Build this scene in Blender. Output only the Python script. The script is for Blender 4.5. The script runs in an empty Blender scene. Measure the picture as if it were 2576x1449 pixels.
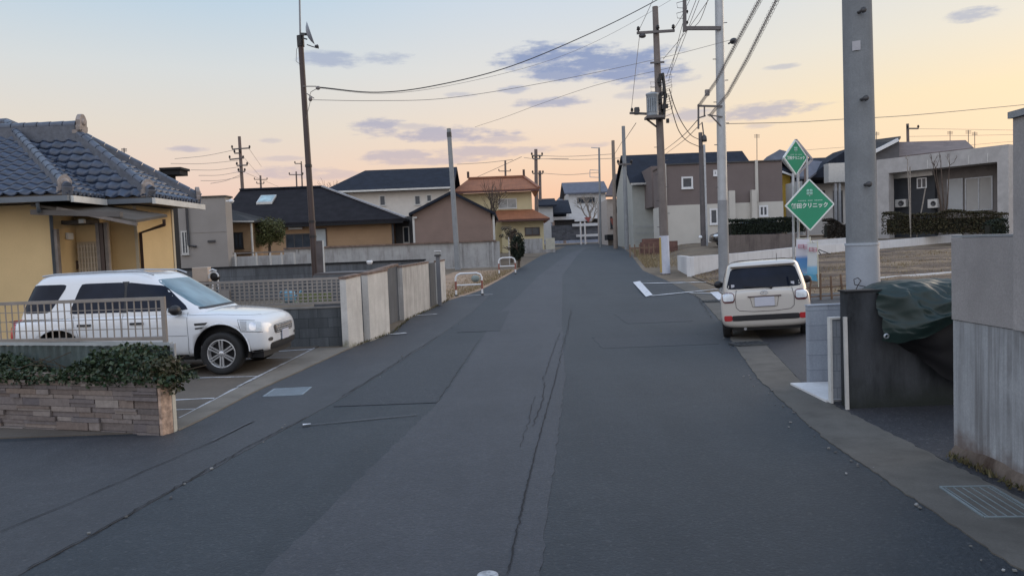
import bpy, bmesh, math, random
from mathutils import Vector, Matrix, noise
from mathutils.bvhtree import BVHTree
R_ = math.radians
random.seed(7)
SC = bpy.context.scene
COL = SC.collection

# ------------------------------------------------------------------ camera, sky, sun, exposure
EYE = 1.9
FPX, CXP, CYP = 1900.0, 1288.0, 724.5          # focal length and centre on a 2576 px wide survey of the photo
PITCH = math.atan((CYP - 622) / FPX)
ROLL = R_(2.2)
cd = bpy.data.cameras.new('camera'); cam = bpy.data.objects.new('camera', cd); COL.objects.link(cam)
cd.sensor_width = 36.0; cd.lens = 36.0 * FPX / 2576.0
cd.clip_start = 0.05; cd.clip_end = 6000
FWD = Vector((0, math.cos(PITCH), -math.sin(PITCH)))
_u = Vector((0, math.sin(PITCH), math.cos(PITCH))); _r = Vector((1, 0, 0))
UPV = _u * math.cos(ROLL) + _r * math.sin(ROLL)
RGT = _r * math.cos(ROLL) - _u * math.sin(ROLL)
m = Matrix((RGT, UPV, -FWD)).transposed().to_4x4(); m.translation = (0, 0, EYE)
cam.matrix_world = m
SC.camera = cam
SC.view_settings.view_transform = 'Standard'
SC.view_settings.look = 'None'
SC.view_settings.exposure = 0.0
SC.view_settings.gamma = 1.0
SC.cycles.use_denoising = True
SC.cycles.max_bounces = 6
SC.cycles.sample_clamp_indirect = 6

def lin(c):
    return tuple(((v / 255) / 12.92 if v / 255 <= .04045 else ((v / 255 + .055) / 1.055) ** 2.4) for v in c)

SUN_AZ, SUN_EL = R_(58), R_(9)                  # afterglow low to the right of the view, ahead
w = bpy.data.worlds.new('World'); SC.world = w; w.use_nodes = True
nt = w.node_tree; N = nt.nodes; L = nt.links; N.clear()
def nd(t, **k):
    n = N.new(t)
    for a, b in k.items(): setattr(n, a, b)
    return n
def mth(op, a, b=None, c=None, clamp=False):
    n = nd('ShaderNodeMath', operation=op, use_clamp=clamp)
    for i, v in enumerate((a, b, c)):
        if v is None: continue
        if isinstance(v, (int, float)): n.inputs[i].default_value = v
        else: L.new(v, n.inputs[i])
    return n.outputs[0]
def mixc(f, a, b, bt='MIX'):
    n = nd('ShaderNodeMix', data_type='RGBA', blend_type=bt)
    for i, v in ((0, f), (6, a), (7, b)):
        if isinstance(v, (int, float)): n.inputs[i].default_value = v
        elif isinstance(v, tuple): n.inputs[i].default_value = (*v[:3], 1)
        else: L.new(v, n.inputs[i])
    return n.outputs[2]
tc = nd('ShaderNodeTexCoord'); sx = nd('ShaderNodeSeparateXYZ'); L.new(tc.outputs['Generated'], sx.inputs[0])
az = mth('ARCTAN2', sx.outputs[0], sx.outputs[1]); el = mth('ARCSINE', sx.outputs[2])
eldeg = mth('MULTIPLY', el, 180 / math.pi); azdeg = mth('MULTIPLY', az, 180 / math.pi)
def ramp(stops):
    n = nd('ShaderNodeValToRGB'); cr = n.color_ramp; cr.interpolation = 'B_SPLINE' if False else 'LINEAR'
    while len(cr.elements) < len(stops): cr.elements.new(.5)
    for e, (p, c) in zip(cr.elements, stops):
        e.position = p; e.color = (*c, 1)
    L.new(elf, n.inputs[0]); return n.outputs[0]
elf = mth('DIVIDE', mth('MAXIMUM', eldeg, 0.0), 90.0)
def dg(*s): return [(d / 90.0, c) for d, c in s]
ZEN = (.60, .80, 1.15); MIDS = (.60, .76, 1.0)
rl = ramp(dg((0, lin((238, 190, 184))), (3, lin((243, 202, 190))), (6, lin((240, 214, 200))), (9, lin((232, 221, 209))), (13, lin((220, 223, 224))), (18, lin((192, 214, 232))), (32, MIDS), (90, ZEN)))
rc = ramp(dg((0, lin((244, 182, 158))), (3.2, lin((249, 198, 172))), (6, lin((249, 214, 188))), (9, lin((243, 223, 206))), (13, lin((229, 226, 223))), (18, lin((210, 221, 233))), (32, MIDS), (90, ZEN)))
rr = ramp(dg((0, lin((251, 203, 164))), (3.2, lin((252, 213, 178))), (6, lin((251, 221, 190))), (9, lin((250, 228, 192))), (13, lin((238, 230, 215))), (18, lin((222, 226, 229))), (32, MIDS), (90, ZEN)))
BACK = (.50, .56, .70)
rb = ramp(dg((0, (1.05, 1.0, 1.02)), (10, (1.28, 1.24, 1.28)), (30, (1.35, 1.42, 1.58)), (55, (.9, 1.05, 1.35)), (90, ZEN)))
def mapr(v, a, b):
    n = nd('ShaderNodeMapRange', interpolation_type='SMOOTHSTEP')
    n.inputs[1].default_value = a; n.inputs[2].default_value = b; L.new(v, n.inputs[0]); return n.outputs[0]
sky = mixc(mapr(azdeg, -22, 3), rl, rc)
sky = mixc(mapr(azdeg, 4, 30), sky, rr)
sky = mixc(mapr(mth('ABSOLUTE', mth('SUBTRACT', azdeg, 20)), 85, 150), sky, rb)
# clouds: soft lavender bars far off, placed by bearing and elevation
nv = nd('ShaderNodeCombineXYZ'); L.new(mth('MULTIPLY', azdeg, .33), nv.inputs[0]); L.new(mth('MULTIPLY', eldeg, 1.15), nv.inputs[1])
n1 = nd('ShaderNodeTexNoise'); n1.inputs['Scale'].default_value = .8; n1.inputs['Detail'].default_value = 6; n1.inputs['Roughness'].default_value = .58
L.new(nv.outputs[0], n1.inputs['Vector'])
n2 = nd('ShaderNodeTexNoise'); n2.inputs['Scale'].default_value = 2.6; n2.inputs['Detail'].default_value = 8; n2.inputs['Roughness'].default_value = .62
L.new(nv.outputs[0], n2.inputs['Vector'])
nz = mth('ADD', mth('MULTIPLY', mth('SUBTRACT', n1.outputs[0], .5), 3.4), mth('MULTIPLY', mth('SUBTRACT', n2.outputs[0], .5), 2.4))
def bearing(px, py):
    d = FWD + RGT * ((px - CXP) / FPX) - UPV * ((py - CYP) / FPX); d.normalize()
    return math.degrees(math.atan2(d.x, d.y)), math.degrees(math.asin(d.z))
CLOUDS = [(1400, 150, 125, 32, 1.0), (1520, 160, 150, 32, 1.0), (1600, 180, 110, 24, 1.0), (1400, 188, 80, 14, .9), (1640, 205, 80, 14, .5), (840, 152, 75, 16, .6), (965, 148, 55, 13, .5), (1395, 258, 85, 11, .75), (1295, 226, 35, 9, .6), (1165, 240, 40, 6, .4),
          (950, 322, 60, 18, .75), (1130, 340, 130, 17, .75), (1260, 352, 60, 9, .5), (1010, 392, 90, 12, .6), (1190, 384, 110, 12, .6), (1330, 378, 70, 8, .45), (1090, 405, 130, 9, .55), (1905, 281, 125, 15, .7), (1740, 288, 70, 13, .6), (1470, 366, 60, 6, .4),
          (478, 376, 36, 6, .6), (745, 434, 110, 13, .5), (840, 440, 60, 12, .4), (680, 355, 25, 6, .35), (705, 400, 50, 6, .35), (2452, 37, 50, 11, .6), (1965, 168, 35, 5, .45), (1905, 318, 45, 5, .4), (1030, 320, 60, 8, .4), (1600, 240, 50, 8, .35)]
dens = None
for (cx_, cy_, hw, hh, a_) in CLOUDS:
    a0, e0 = bearing(cx_, cy_); dw = hw / FPX * 57.3; dh = hh / FPX * 57.3
    u = mth('DIVIDE', mth('SUBTRACT', azdeg, a0), dw * 1.15); v = mth('DIVIDE', mth('SUBTRACT', eldeg, e0), dh * 1.25)
    r2 = mth('ADD', mth('MULTIPLY', u, u), mth('MULTIPLY', v, v))
    s = mth('ADD', mth('SUBTRACT', 1.0, r2), nz)
    n = nd('ShaderNodeMapRange', interpolation_type='SMOOTHSTEP'); n.inputs[1].default_value = -.35; n.inputs[2].default_value = 1.0; n.inputs[4].default_value = a_
    L.new(s, n.inputs[0])
    lim = mth('MULTIPLY', n.outputs[0], mth('LESS_THAN', r2, 4.0))
    dens = lim if dens is None else mth('MAXIMUM', dens, lim)
ccol = mixc(mapr(eldeg, 4, 14), lin((178, 168, 192)), lin((138, 153, 193)))
sky = mixc(mth('MULTIPLY', dens, .95), sky, ccol)
nis = nd('ShaderNodeTexSky', sky_type='NISHITA'); nis.sun_disc = False; nis.sun_elevation = R_(3); nis.sun_rotation = SUN_AZ
bgA = nd('ShaderNodeBackground'); bgA.inputs[1].default_value = .92; L.new(sky, bgA.inputs[0])
bgB = nd('ShaderNodeBackground'); bgB.inputs[1].default_value = .03; L.new(nis.outputs[0], bgB.inputs[0])
ads = nd('ShaderNodeAddShader'); L.new(bgA.outputs[0], ads.inputs[0]); L.new(bgB.outputs[0], ads.inputs[1])
out = nd('ShaderNodeOutputWorld'); L.new(ads.outputs[0], out.inputs[0])
sl = bpy.data.lights.new('sun', 'SUN'); sl.energy = 1.5; sl.angle = R_(50); sl.color = (1, .82, .64)
so = bpy.data.objects.new('sun', sl); COL.objects.link(so)
sd = Vector((math.sin(SUN_AZ) * math.cos(R_(14)), math.cos(SUN_AZ) * math.cos(R_(14)), math.sin(R_(14))))
so.rotation_euler = sd.to_track_quat('Z', 'Y').to_euler()

# ------------------------------------------------------------------ survey helpers: a sight line of the photo at a known distance -> a point
def sight(px, py): return FWD + RGT * ((px - CXP) / FPX) - UPV * ((py - CYP) / FPX)
def at(px, py, Y):
    d = sight(px, py); t = Y / d.y
    return Vector((d.x * t, Y, EYE + d.z * t))
def X(px, Y, py=640): return at(px, py, Y).x
def Z(px, py, Y): return at(px, py, Y).z
GP = [(-60, 0), (15, 0), (25, .2), (33, .5), (50, 1.25), (80, 1.9), (110, 2.15), (200, 2.3), (3000, 2.3)]
def interp(t, x):
    if x <= t[0][0]: return t[0][1]
    for (a, b), (c, d) in zip(t, t[1:]):
        if x <= c: return b + (d - b) * (x - a) / (c - a)
    return t[-1][1]
def gz(y): return interp(GP, y)
RP = [(-60, 0), (15, 0), (22, .2), (38, 1.02), (42, 1.35), (50, 1.7), (80, 2.05), (110, 2.2), (200, 2.3), (3000, 2.3)]
def sm(a, b, x):
    t = min(1, max(0, (x - a) / (b - a))); return t * t * (3 - 2 * t)
def gxy(x, y):
    off = interp([(0, 7.2), (35, 7.6), (48, 9.0), (75, 12.5), (200, 30)], y)
    k = sm(off, off + 2.5, x); return gz(y) * (1 - k) + interp(RP, y) * k
def gnd(px, py):
    lo, hi = 1.0, 1500.0
    for _ in range(60):
        mid = (lo + hi) / 2
        if at(px, py, mid).z > gz(mid): lo = mid
        else: hi = mid
    return at(px, py, lo)

# ------------------------------------------------------------------ mesh helpers
class MB:
    def __init__(s): s.v = []; s.f = []; s.smooth = []
    def add(s, vs, fs, smooth=False):
        o = len(s.v); s.v += [tuple(v) for v in vs]
        for f in fs: s.f.append(tuple(i + o for i in f)); s.smooth.append(smooth)
        return s
    def box(s, x0, x1, y0, y1, z0, z1, b=0.0):
        if x0 > x1: x0, x1 = x1, x0
        if y0 > y1: y0, y1 = y1, y0
        if z0 > z1: z0, z1 = z1, z0
        if b > 0 and min(x1 - x0, y1 - y0, z1 - z0) > 2.2 * b:
            vs = []; 
            for (X0, X1, Y0, Y1, zz) in ((x0 + b, x1 - b, y0 + b, y1 - b, z0), (x0, x1, y0, y1, z0 + b), (x0, x1, y0, y1, z1 - b), (x0 + b, x1 - b, y0 + b, y1 - b, z1)):
                c = b if (zz in (z0 + b, z1 - b)) else b * .4
                vs += [(X0 + c, Y0, zz), (X1 - c, Y0, zz), (X1, Y0 + c, zz), (X1, Y1 - c, zz), (X1 - c, Y1, zz), (X0 + c, Y1, zz), (X0, Y1 - c, zz), (X0, Y0 + c, zz)]
            fs = [tuple(range(7, -1, -1)), tuple(range(24, 32))]
            for r in range(3):
                for i in range(8): fs.append((r * 8 + i, r * 8 + (i + 1) % 8, r * 8 + 8 + (i + 1) % 8, r * 8 + 8 + i))
            return s.add(vs, fs)
        return s.add([(x0, y0, z0), (x1, y0, z0), (x1, y1, z0), (x0, y1, z0), (x0, y0, z1), (x1, y0, z1), (x1, y1, z1), (x0, y1, z1)],
                     [(3, 2, 1, 0), (4, 5, 6, 7), (0, 1, 5, 4), (1, 2, 6, 5), (2, 3, 7, 6), (3, 0, 4, 7)])
    def obox(s, c, sx, sy, sz, rot):                   # box turned by a 3x3 matrix
        vs = [Vector(c) + rot @ Vector((i * sx / 2, j * sy / 2, k * sz / 2)) for k in (-1, 1) for i, j in ((-1, -1), (1, -1), (1, 1), (-1, 1))]
        return s.add(vs, [(3, 2, 1, 0), (4, 5, 6, 7), (0, 1, 5, 4), (1, 2, 6, 5), (2, 3, 7, 6), (3, 0, 4, 7)])
    def bar(s, a, b, wx, wz):                           # rectangular bar between two points
        a = Vector(a); b = Vector(b); d = (b - a); l = d.length; d.normalize()
        up = Vector((0, 0, 1)) if abs(d.z) < .95 else Vector((0, 1, 0))
        sd_ = d.cross(up).normalized(); u2 = sd_.cross(d)
        return s.obox((a + b) / 2, l, wx, wz, Matrix((d, sd_, u2)).transposed())
    def prism(s, pts, vec):
        n = len(pts); pts = [Vector(p) for p in pts]; vec = Vector(vec)
        nrm = Vector((0, 0, 0))
        for i in range(n): nrm += pts[i].cross(pts[(i + 1) % n])
        if nrm.dot(vec) > 0: pts.reverse()
        vs = pts + [p + vec for p in pts]
        return s.add(vs, [tuple(range(n)), tuple(range(2 * n - 1, n - 1, -1))] + [((i + 1) % n, i, n + i, n + (i + 1) % n) for i in range(n)])
    def tube(s, path, r, n=8, cap=True):
        path = [Vector(p) for p in path]; k = len(path); rs = r if isinstance(r, (list, tuple)) else [r] * k
        vs = []; ref = None
        for i, p in enumerate(path):
            t = (path[min(i + 1, k - 1)] - path[max(i - 1, 0)]).normalized()
            if ref is None: ref = Vector((0, 0, 1)) if abs(t.z) < .9 else Vector((1, 0, 0))
            a = (ref - t * ref.dot(t)).normalized(); ref = a; b = t.cross(a)
            for j in range(n):
                q = 2 * math.pi * j / n; vs.append(p + (a * math.cos(q) + b * math.sin(q)) * rs[i])
        fs = [(i * n + j, i * n + (j + 1) % n, (i + 1) * n + (j + 1) % n, (i + 1) * n + j) for i in range(k - 1) for j in range(n)]
        s.add(vs, fs, True)
        if cap: s.add(vs[:n], [tuple(range(n - 1, -1, -1))]); s.add(vs[-n:], [tuple(range(n))])
        return s
    def cyl(s, a, b, r0, r1=None, n=16): return s.tube([a, b], [r0, r0 if r1 is None else r1], n)
    def lathe(s, prof, c, axis=(0, 0, 1), n=24, smooth=True):
        ax = Vector(axis).normalized(); u = ax.orthogonal().normalized(); v = ax.cross(u); c = Vector(c)
        vs = [c + ax * h + (u * math.cos(2 * math.pi * j / n) + v * math.sin(2 * math.pi * j / n)) * r for r, h in prof for j in range(n)]
        k = len(prof)
        fs = [(i * n + j, i * n + (j + 1) % n, (i + 1) * n + (j + 1) % n, (i + 1) * n + j) for i in range(k - 1) for j in range(n)]
        return s.add(vs, fs, smooth)
    def grid(s, fn, nu, nv, smooth=True):
        vs = [fn(i / nu, j / nv) for j in range(nv + 1) for i in range(nu + 1)]
        return s.add(vs, [(j * (nu + 1) + i, j * (nu + 1) + i + 1, (j + 1) * (nu + 1) + i + 1, (j + 1) * (nu + 1) + i) for j in range(nv) for i in range(nu)], smooth)
    def sphere(s, c, rx, ry, rz, n=14, mm=9):
        c = Vector(c); vs = []
        for i in range(mm + 1):
            th = math.pi * i / mm
            for j in range(n):
                ph = 2 * math.pi * j / n; vs.append(c + Vector((rx * math.sin(th) * math.cos(ph), ry * math.sin(th) * math.sin(ph), rz * math.cos(th))))
        return s.add(vs, [(i * n + j, (i + 1) * n + j, (i + 1) * n + (j + 1) % n, i * n + (j + 1) % n) for i in range(mm) for j in range(n)], True)
    def build(s, name, mat, parent=None, local=False):
        me = bpy.data.meshes.new(name); vs = s.v
        if parent is not None and not local:
            inv = root_mat(parent).inverted(); vs = [tuple(inv @ Vector(v)) for v in vs]
        me.from_pydata(vs, [], s.f); me.polygons.foreach_set('use_smooth', s.smooth); me.materials.append(mat); me.update()
        o = bpy.data.objects.new(name, me); COL.objects.link(o)
        if parent is not None: o.parent = parent
        return o
def root_mat(o):
    mm = Matrix.LocRotScale(o.location, o.rotation_euler, None)
    return root_mat(o.parent) @ mm if o.parent else mm
def tag(o, label, cat, group=None, kind=None):
    if label: o['label'] = label
    if cat: o['category'] = cat
    if group: o['group'] = group
    if kind: o['kind'] = kind
    return o
def thing(name, label, cat, loc=(0, 0, 0), rz=0, group=None):
    o = bpy.data.objects.new(name, None); COL.objects.link(o); o.location = loc; o.rotation_euler = (0, 0, rz); o.empty_display_size = .2
    return tag(o, label, cat, group)
def struct(name, mb, mat): o = mb.build(name, mat); o['kind'] = 'structure'; return o
def copy_tree(o, parent=None):
    c = o.copy(); COL.objects.link(c); c.parent = parent
    for ch in o.children: copy_tree(ch, c)
    return c

# ------------------------------------------------------------------ materials
def material(name):
    mt = bpy.data.materials.new(name); mt.use_nodes = True; t = mt.node_tree
    return mt, t, t.nodes['Principled BSDF']
def vnode(t, coord='pos', scale=(1, 1, 1)):
    if coord == 'pos': src = t.nodes.new('ShaderNodeNewGeometry').outputs['Position']
    else: src = t.nodes.new('ShaderNodeTexCoord').outputs['Object']
    mp = t.nodes.new('ShaderNodeMapping'); mp.inputs['Scale'].default_value = scale
    t.links.new(src, mp.inputs[0]); return mp.outputs[0]
def noi(t, vec, scale, detail=4, rough=.55):
    n = t.nodes.new('ShaderNodeTexNoise'); n.inputs['Scale'].default_value = scale; n.inputs['Detail'].default_value = detail; n.inputs['Roughness'].default_value = rough
    t.links.new(vec, n.inputs['Vector']); return n.outputs[0]
def mrange(t, v, a, b, c=0, d=1):
    n = t.nodes.new('ShaderNodeMapRange'); 
    for i, q in ((1, a), (2, b), (3, c), (4, d)): n.inputs[i].default_value = q
    t.links.new(v, n.inputs[0]); return n.outputs[0]
def mixr(t, f, a, b, bt='MIX'):
    n = t.nodes.new('ShaderNodeMix'); n.data_type = 'RGBA'; n.blend_type = bt
    for i, v in ((0, f), (6, a), (7, b)):
        if isinstance(v, (int, float)): n.inputs[i].default_value = v
        elif isinstance(v, tuple): n.inputs[i].default_value = (*v[:3], 1)
        else: t.links.new(v, n.inputs[i])
    return n.outputs[2]
def bump(t, b, h, strength=.3, dist=.01):
    n = t.nodes.new('ShaderNodeBump'); n.inputs['Strength'].default_value = strength; n.inputs['Distance'].default_value = dist
    t.links.new(h, n.inputs['Height']); t.links.new(n.outputs[0], b.inputs['Normal'])
def sc(c, k): return tuple(min(1, v * k) for v in c)
def simple(name, col, rough=.6, var=.12, scale=3, met=0, bmp=0, fine=40, spec=.5, coat=0, coord='pos', streak=0, dirt=None):
    mt, t, b = material(name)
    v = vnode(t, coord); n1 = noi(t, v, scale, 5); n2 = noi(t, v, fine, 3)
    c = mixr(t, mrange(t, n1, .3, .7), sc(col, 1 - var), sc(col, 1 + var))
    c = mixr(t, mrange(t, n2, .35, .65), c, mixr(t, 1.0, c, (1 - var * .6,) * 3, 'MULTIPLY'))
    if streak:
        vs = vnode(t, coord, (9, 9, .45)); n3 = noi(t, vs, 1.3, 4, .6)
        c = mixr(t, mrange(t, n3, .5, .72, 0, streak), c, dirt or sc(col, .3))
    t.links.new(c, b.inputs['Base Color']); b.inputs['Roughness'].default_value = rough; b.inputs['Metallic'].default_value = met
    b.inputs['Specular IOR Level'].default_value = spec
    if coat: b.inputs['Coat Weight'].default_value = coat; b.inputs['Coat Roughness'].default_value = .04
    if bmp: bump(t, b, n2, bmp, .01)
    return mt
def island(name, cols, rough=.6, bmp=0, fine=30, trans=0, spec=.3):
    mt, t, b = material(name)
    g = t.nodes.new('ShaderNodeNewGeometry'); r = t.nodes.new('ShaderNodeValToRGB'); cr = r.color_ramp
    while len(cr.elements) < len(cols): cr.elements.new(.5)
    for i, (e, c) in enumerate(zip(cr.elements, cols)): e.position = i / (len(cols) - 1); e.color = (*c, 1)
    t.links.new(g.outputs['Random Per Island'], r.inputs[0])
    v = vnode(t); n = noi(t, v, fine, 4)
    c = mixr(t, mrange(t, n, .3, .7, 0, .55), r.outputs[0], mixr(t, 1.0, r.outputs[0], (.55,) * 3, 'MULTIPLY'))
    t.links.new(c, b.inputs['Base Color']); b.inputs['Roughness'].default_value = rough; b.inputs['Specular IOR Level'].default_value = spec
    if bmp: bump(t, b, n, bmp, .02)
    return mt
def asphalt(name, a, b_, fleck=.25, patches=.35, sc_=.5):
    mt, t, b = material(name); v = vnode(t)
    big = noi(t, v, sc_, 5, .6); mid = noi(t, v, 5, 5, .65); fine = noi(t, v, 130, 2, .5)
    vl = vnode(t, 'pos', (1.6, .16, 1)); lane = noi(t, vl, 1.1, 3)
    c = mixr(t, mrange(t, big, .35, .65), a, b_)
    c = mixr(t, mrange(t, lane, .4, .68, 0, patches), c, sc(b_, 1.25))
    c = mixr(t, mrange(t, mid, .35, .7, 0, .5), c, sc(a, .72))
    vo = t.nodes.new('ShaderNodeTexVoronoi'); vo.inputs['Scale'].default_value = 55; t.links.new(v, vo.inputs['Vector'])
    sep = t.nodes.new('ShaderNodeSeparateColor'); t.links.new(vo.outputs['Color'], sep.inputs[0])
    c = mixr(t, mrange(t, sep.outputs[0], .86, 1.0, 0, fleck), c, (.30, .30, .30))
    grain = noi(t, v, 38, 3, .7); c = mixr(t, mrange(t, grain, .42, .62, 0, .5), c, sc(a, .55)); c = mixr(t, mrange(t, fine, .35, .65, 0, .55), c, sc(a, .5))
    oil = noi(t, vnode(t, 'pos', (1, .45, 1)), 1.7, 4, .6); c = mixr(t, mrange(t, oil, .62, .74, 0, .45), c, sc(a, .6))
    t.links.new(c, b.inputs['Base Color']); b.inputs['Roughness'].default_value = .62; b.inputs['Specular IOR Level'].default_value = .5
    bump(t, b, grain, .7, .012)
    return mt
def concrete(name, col, dark, amt=.8, low=None, rough=.85, sx_=7, edge=(.47, .68), blk=None, rust=None):
    mt, t, b = material(name); v = vnode(t)
    vs = vnode(t, 'pos', (sx_, sx_, .35)); n1 = noi(t, vs, 1.0, 6, .68); n2 = noi(t, v, 2.3, 5, .65); n3 = noi(t, v, 60, 3)
    c = mixr(t, mrange(t, n2, .3, .7), sc(col, .82), sc(col, 1.12))
    mu = t.nodes.new('ShaderNodeMath'); mu.operation = 'MULTIPLY'; t.links.new(mrange(t, n1, edge[0], edge[1], 0, amt), mu.inputs[0]); t.links.new(mrange(t, noi(t, vnode(t, 'pos', (3, 3, 1.6)), 1.0, 5, .65), .36, .56, .25, 1), mu.inputs[1])
    c = mixr(t, mu.outputs[0], c, dark)
    c = mixr(t, mrange(t, n3, .35, .65, 0, .35), c, sc(col, .6))
    if low:                                             # splash stain hugging the foot of the wall: (height, colour)
        sp = t.nodes.new('ShaderNodeSeparateXYZ'); t.links.new(v, sp.inputs[0])
        ad = t.nodes.new('ShaderNodeMath'); ad.operation = 'ADD'; t.links.new(sp.outputs[2], ad.inputs[0]); t.links.new(mrange(t, n2, 0, 1, -.3, .3), ad.inputs[1])
        c = mixr(t, mrange(t, ad.outputs[0], 0, low[0], .95, 0), c, low[1])
    t.links.new(c, b.inputs['Base Color']); b.inputs['Roughness'].default_value = rough; b.inputs['Specular IOR Level'].default_value = .25
    bump(t, b, n3, .25, .006)
    return mt
def blockwall(name, col, mort, bw=.4, bh=.2, var=.25, axis='x', stain=.4):
    mt, t, b = material(name)
    g = t.nodes.new('ShaderNodeNewGeometry'); sp = t.nodes.new('ShaderNodeSeparateXYZ'); t.links.new(g.outputs['Position'], sp.inputs[0])
    cb = t.nodes.new('ShaderNodeCombineXYZ'); t.links.new(sp.outputs[0 if axis == 'x' else 1], cb.inputs[0]); t.links.new(sp.outputs[2], cb.inputs[1])
    br = t.nodes.new('ShaderNodeTexBrick'); br.inputs['Scale'].default_value = 1; br.inputs['Brick Width'].default_value = bw; br.inputs['Row Height'].default_value = bh
    br.inputs['Mortar Size'].default_value = .006; br.inputs['Color1'].default_value = (*sc(col, 1 - var), 1); br.inputs['Color2'].default_value = (*sc(col, 1 + var), 1); br.inputs['Mortar'].default_value = (*mort, 1)
    t.links.new(cb.outputs[0], br.inputs['Vector'])
    v = vnode(t, 'pos', (5, 5, .6)); n = noi(t, v, 1, 5, .65); f_ = noi(t, vnode(t), 45, 3)
    c = mixr(t, mrange(t, n, .45, .7, 0, stain), br.outputs[0], sc(col, .4))
    c = mixr(t, mrange(t, f_, .35, .65, 0, .3), c, sc(col, .6))
    t.links.new(c, b.inputs['Base Color']); b.inputs['Roughness'].default_value = .9; b.inputs['Specular IOR Level'].default_value = .2
    bump(t, b, br.outputs['Fac'], -.4, .008)
    return mt
def siding(name, col, pitch=.2, axis=2, depth=.25, var=.08):
    mt, t, b = material(name)
    g = t.nodes.new('ShaderNodeNewGeometry'); sp = t.nodes.new('ShaderNodeSeparateXYZ'); t.links.new(g.outputs['Position'], sp.inputs[0])
    a = t.nodes.new('ShaderNodeMath'); a.operation = 'DIVIDE'; t.links.new(sp.outputs[axis], a.inputs[0]); a.inputs[1].default_value = pitch
    f_ = t.nodes.new('ShaderNodeMath'); f_.operation = 'FRACT'; t.links.new(a.outputs[0], f_.inputs[0])
    n = noi(t, vnode(t), 1.5, 5); n2 = noi(t, vnode(t), 30, 3)
    c = mixr(t, mrange(t, n, .3, .7), sc(col, 1 - var), sc(col, 1 + var))
    c = mixr(t, mrange(t, f_.outputs[0], 0, .1, depth, 0), c, sc(col, .45))
    c = mixr(t, mrange(t, n2, .35, .65, 0, .15), c, sc(col, .7))
    t.links.new(c, b.inputs['Base Color']); b.inputs['Roughness'].default_value = .75; b.inputs['Specular IOR Level'].default_value = .3
    bump(t, b, f_.outputs[0], .2, .01)
    return mt
def glass(name, col=(.02, .025, .03), rough=.05, ior=1.42):
    mt, t, b = material(name); b.inputs['Base Color'].default_value = (*col, 1); b.inputs['Roughness'].default_value = rough
    b.inputs['Specular IOR Level'].default_value = .6; b.inputs['IOR'].default_value = ior
    n = noi(t, vnode(t), 2, 3); t.links.new(mixr(t, mrange(t, n, .3, .7), sc(col, .7), sc(col, 1.4)), b.inputs['Base Color'])
    return mt
M = {}
M['ground'] = simple('soil_and_grass', (.17, .13, .09), .95, .35, .6, fine=9, bmp=.4)
M['road'] = asphalt('asphalt_dark', (.014, .021, .030), (.034, .042, .052), .13, .5)
M['road_light'] = asphalt('asphalt_worn', (.036, .040, .051), (.060, .064, .077), .12, .45)
M['road_mid'] = asphalt('asphalt_side', (.036, .039, .047), (.058, .061, .070), .12, .45, .8)
M['road_new'] = asphalt('asphalt_patch', (.018, .024, .034), (.028, .034, .045), .25, .3)
M['lot'] = asphalt('asphalt_lot', (.033, .034, .041), (.05, .05, .058), .25, .3)
M['crack'] = simple('crack_black', (.010, .011, .014), .9, .2)
M['apron'] = concrete('concrete_apron', (.20, .18, .155), (.10, .09, .075), .5, sx_=2)
M['carpark'] = simple('carpark_concrete', (.11, .092, .076), .9, .25, .7, fine=25, bmp=.2)
M['gutter'] = concrete('concrete_gutter', (.125, .117, .106), (.055, .052, .047), .6, sx_=2)
M['road_pale'] = asphalt('asphalt_pale_joint', (.085, .09, .1), (.11, .115, .13), .1, .1)
M['gratebar'] = None
def paint(name, col, wear=.45):
    mt, t, b = material(name); v = vnode(t); n = noi(t, v, 14, 6, .7)
    t.links.new(mixr(t, mrange(t, n, .48, .62, 0, wear), col, (.13, .135, .15)), b.inputs['Base Color']); b.inputs['Roughness'].default_value = .8
    return mt
M['gratebar'] = simple('bright_grate_bars', (.26, .31, .33), .35, .15, 10, met=.4)
M['line'] = paint('road_paint', (.62, .64, .68))
M['linew'] = paint('road_paint_worn', (.42, .43, .45), .8)
M['white'] = simple('white_render', (.62, .61, .60), .8, .08, 2, streak=.25, dirt=(.3, .3, .3))
M['steel'] = simple('galvanised_steel', (.40, .42, .45), .45, .12, 6, met=.5)
M['steeld'] = simple('dark_metal', (.06, .06, .065), .5, .2, 8, met=.3)
M['black'] = simple('black_plastic', (.012, .012, .015), .5, .2, 8)
M['wire'] = simple('cable_black', (.035, .03, .03), .6, .1, 3)
M['wireg'] = simple('cable_grey', (.19, .17, .165), .6, .1, 3)
M['glass'] = glass('window_glass', (.035, .045, .06))
M['glassl'] = glass('window_glass_curtained', (.26, .27, .27), .15)
M['alu'] = simple('aluminium_frame', (.50, .50, .49), .4, .08, 8, met=.3)
M['whitem'] = simple('white_metal', (.68, .69, .71), .45, .06, 5)
M['polec'] = concrete('pole_concrete', (.27, .285, .30), (.19, .195, .205), .55, sx_=5)
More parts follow.
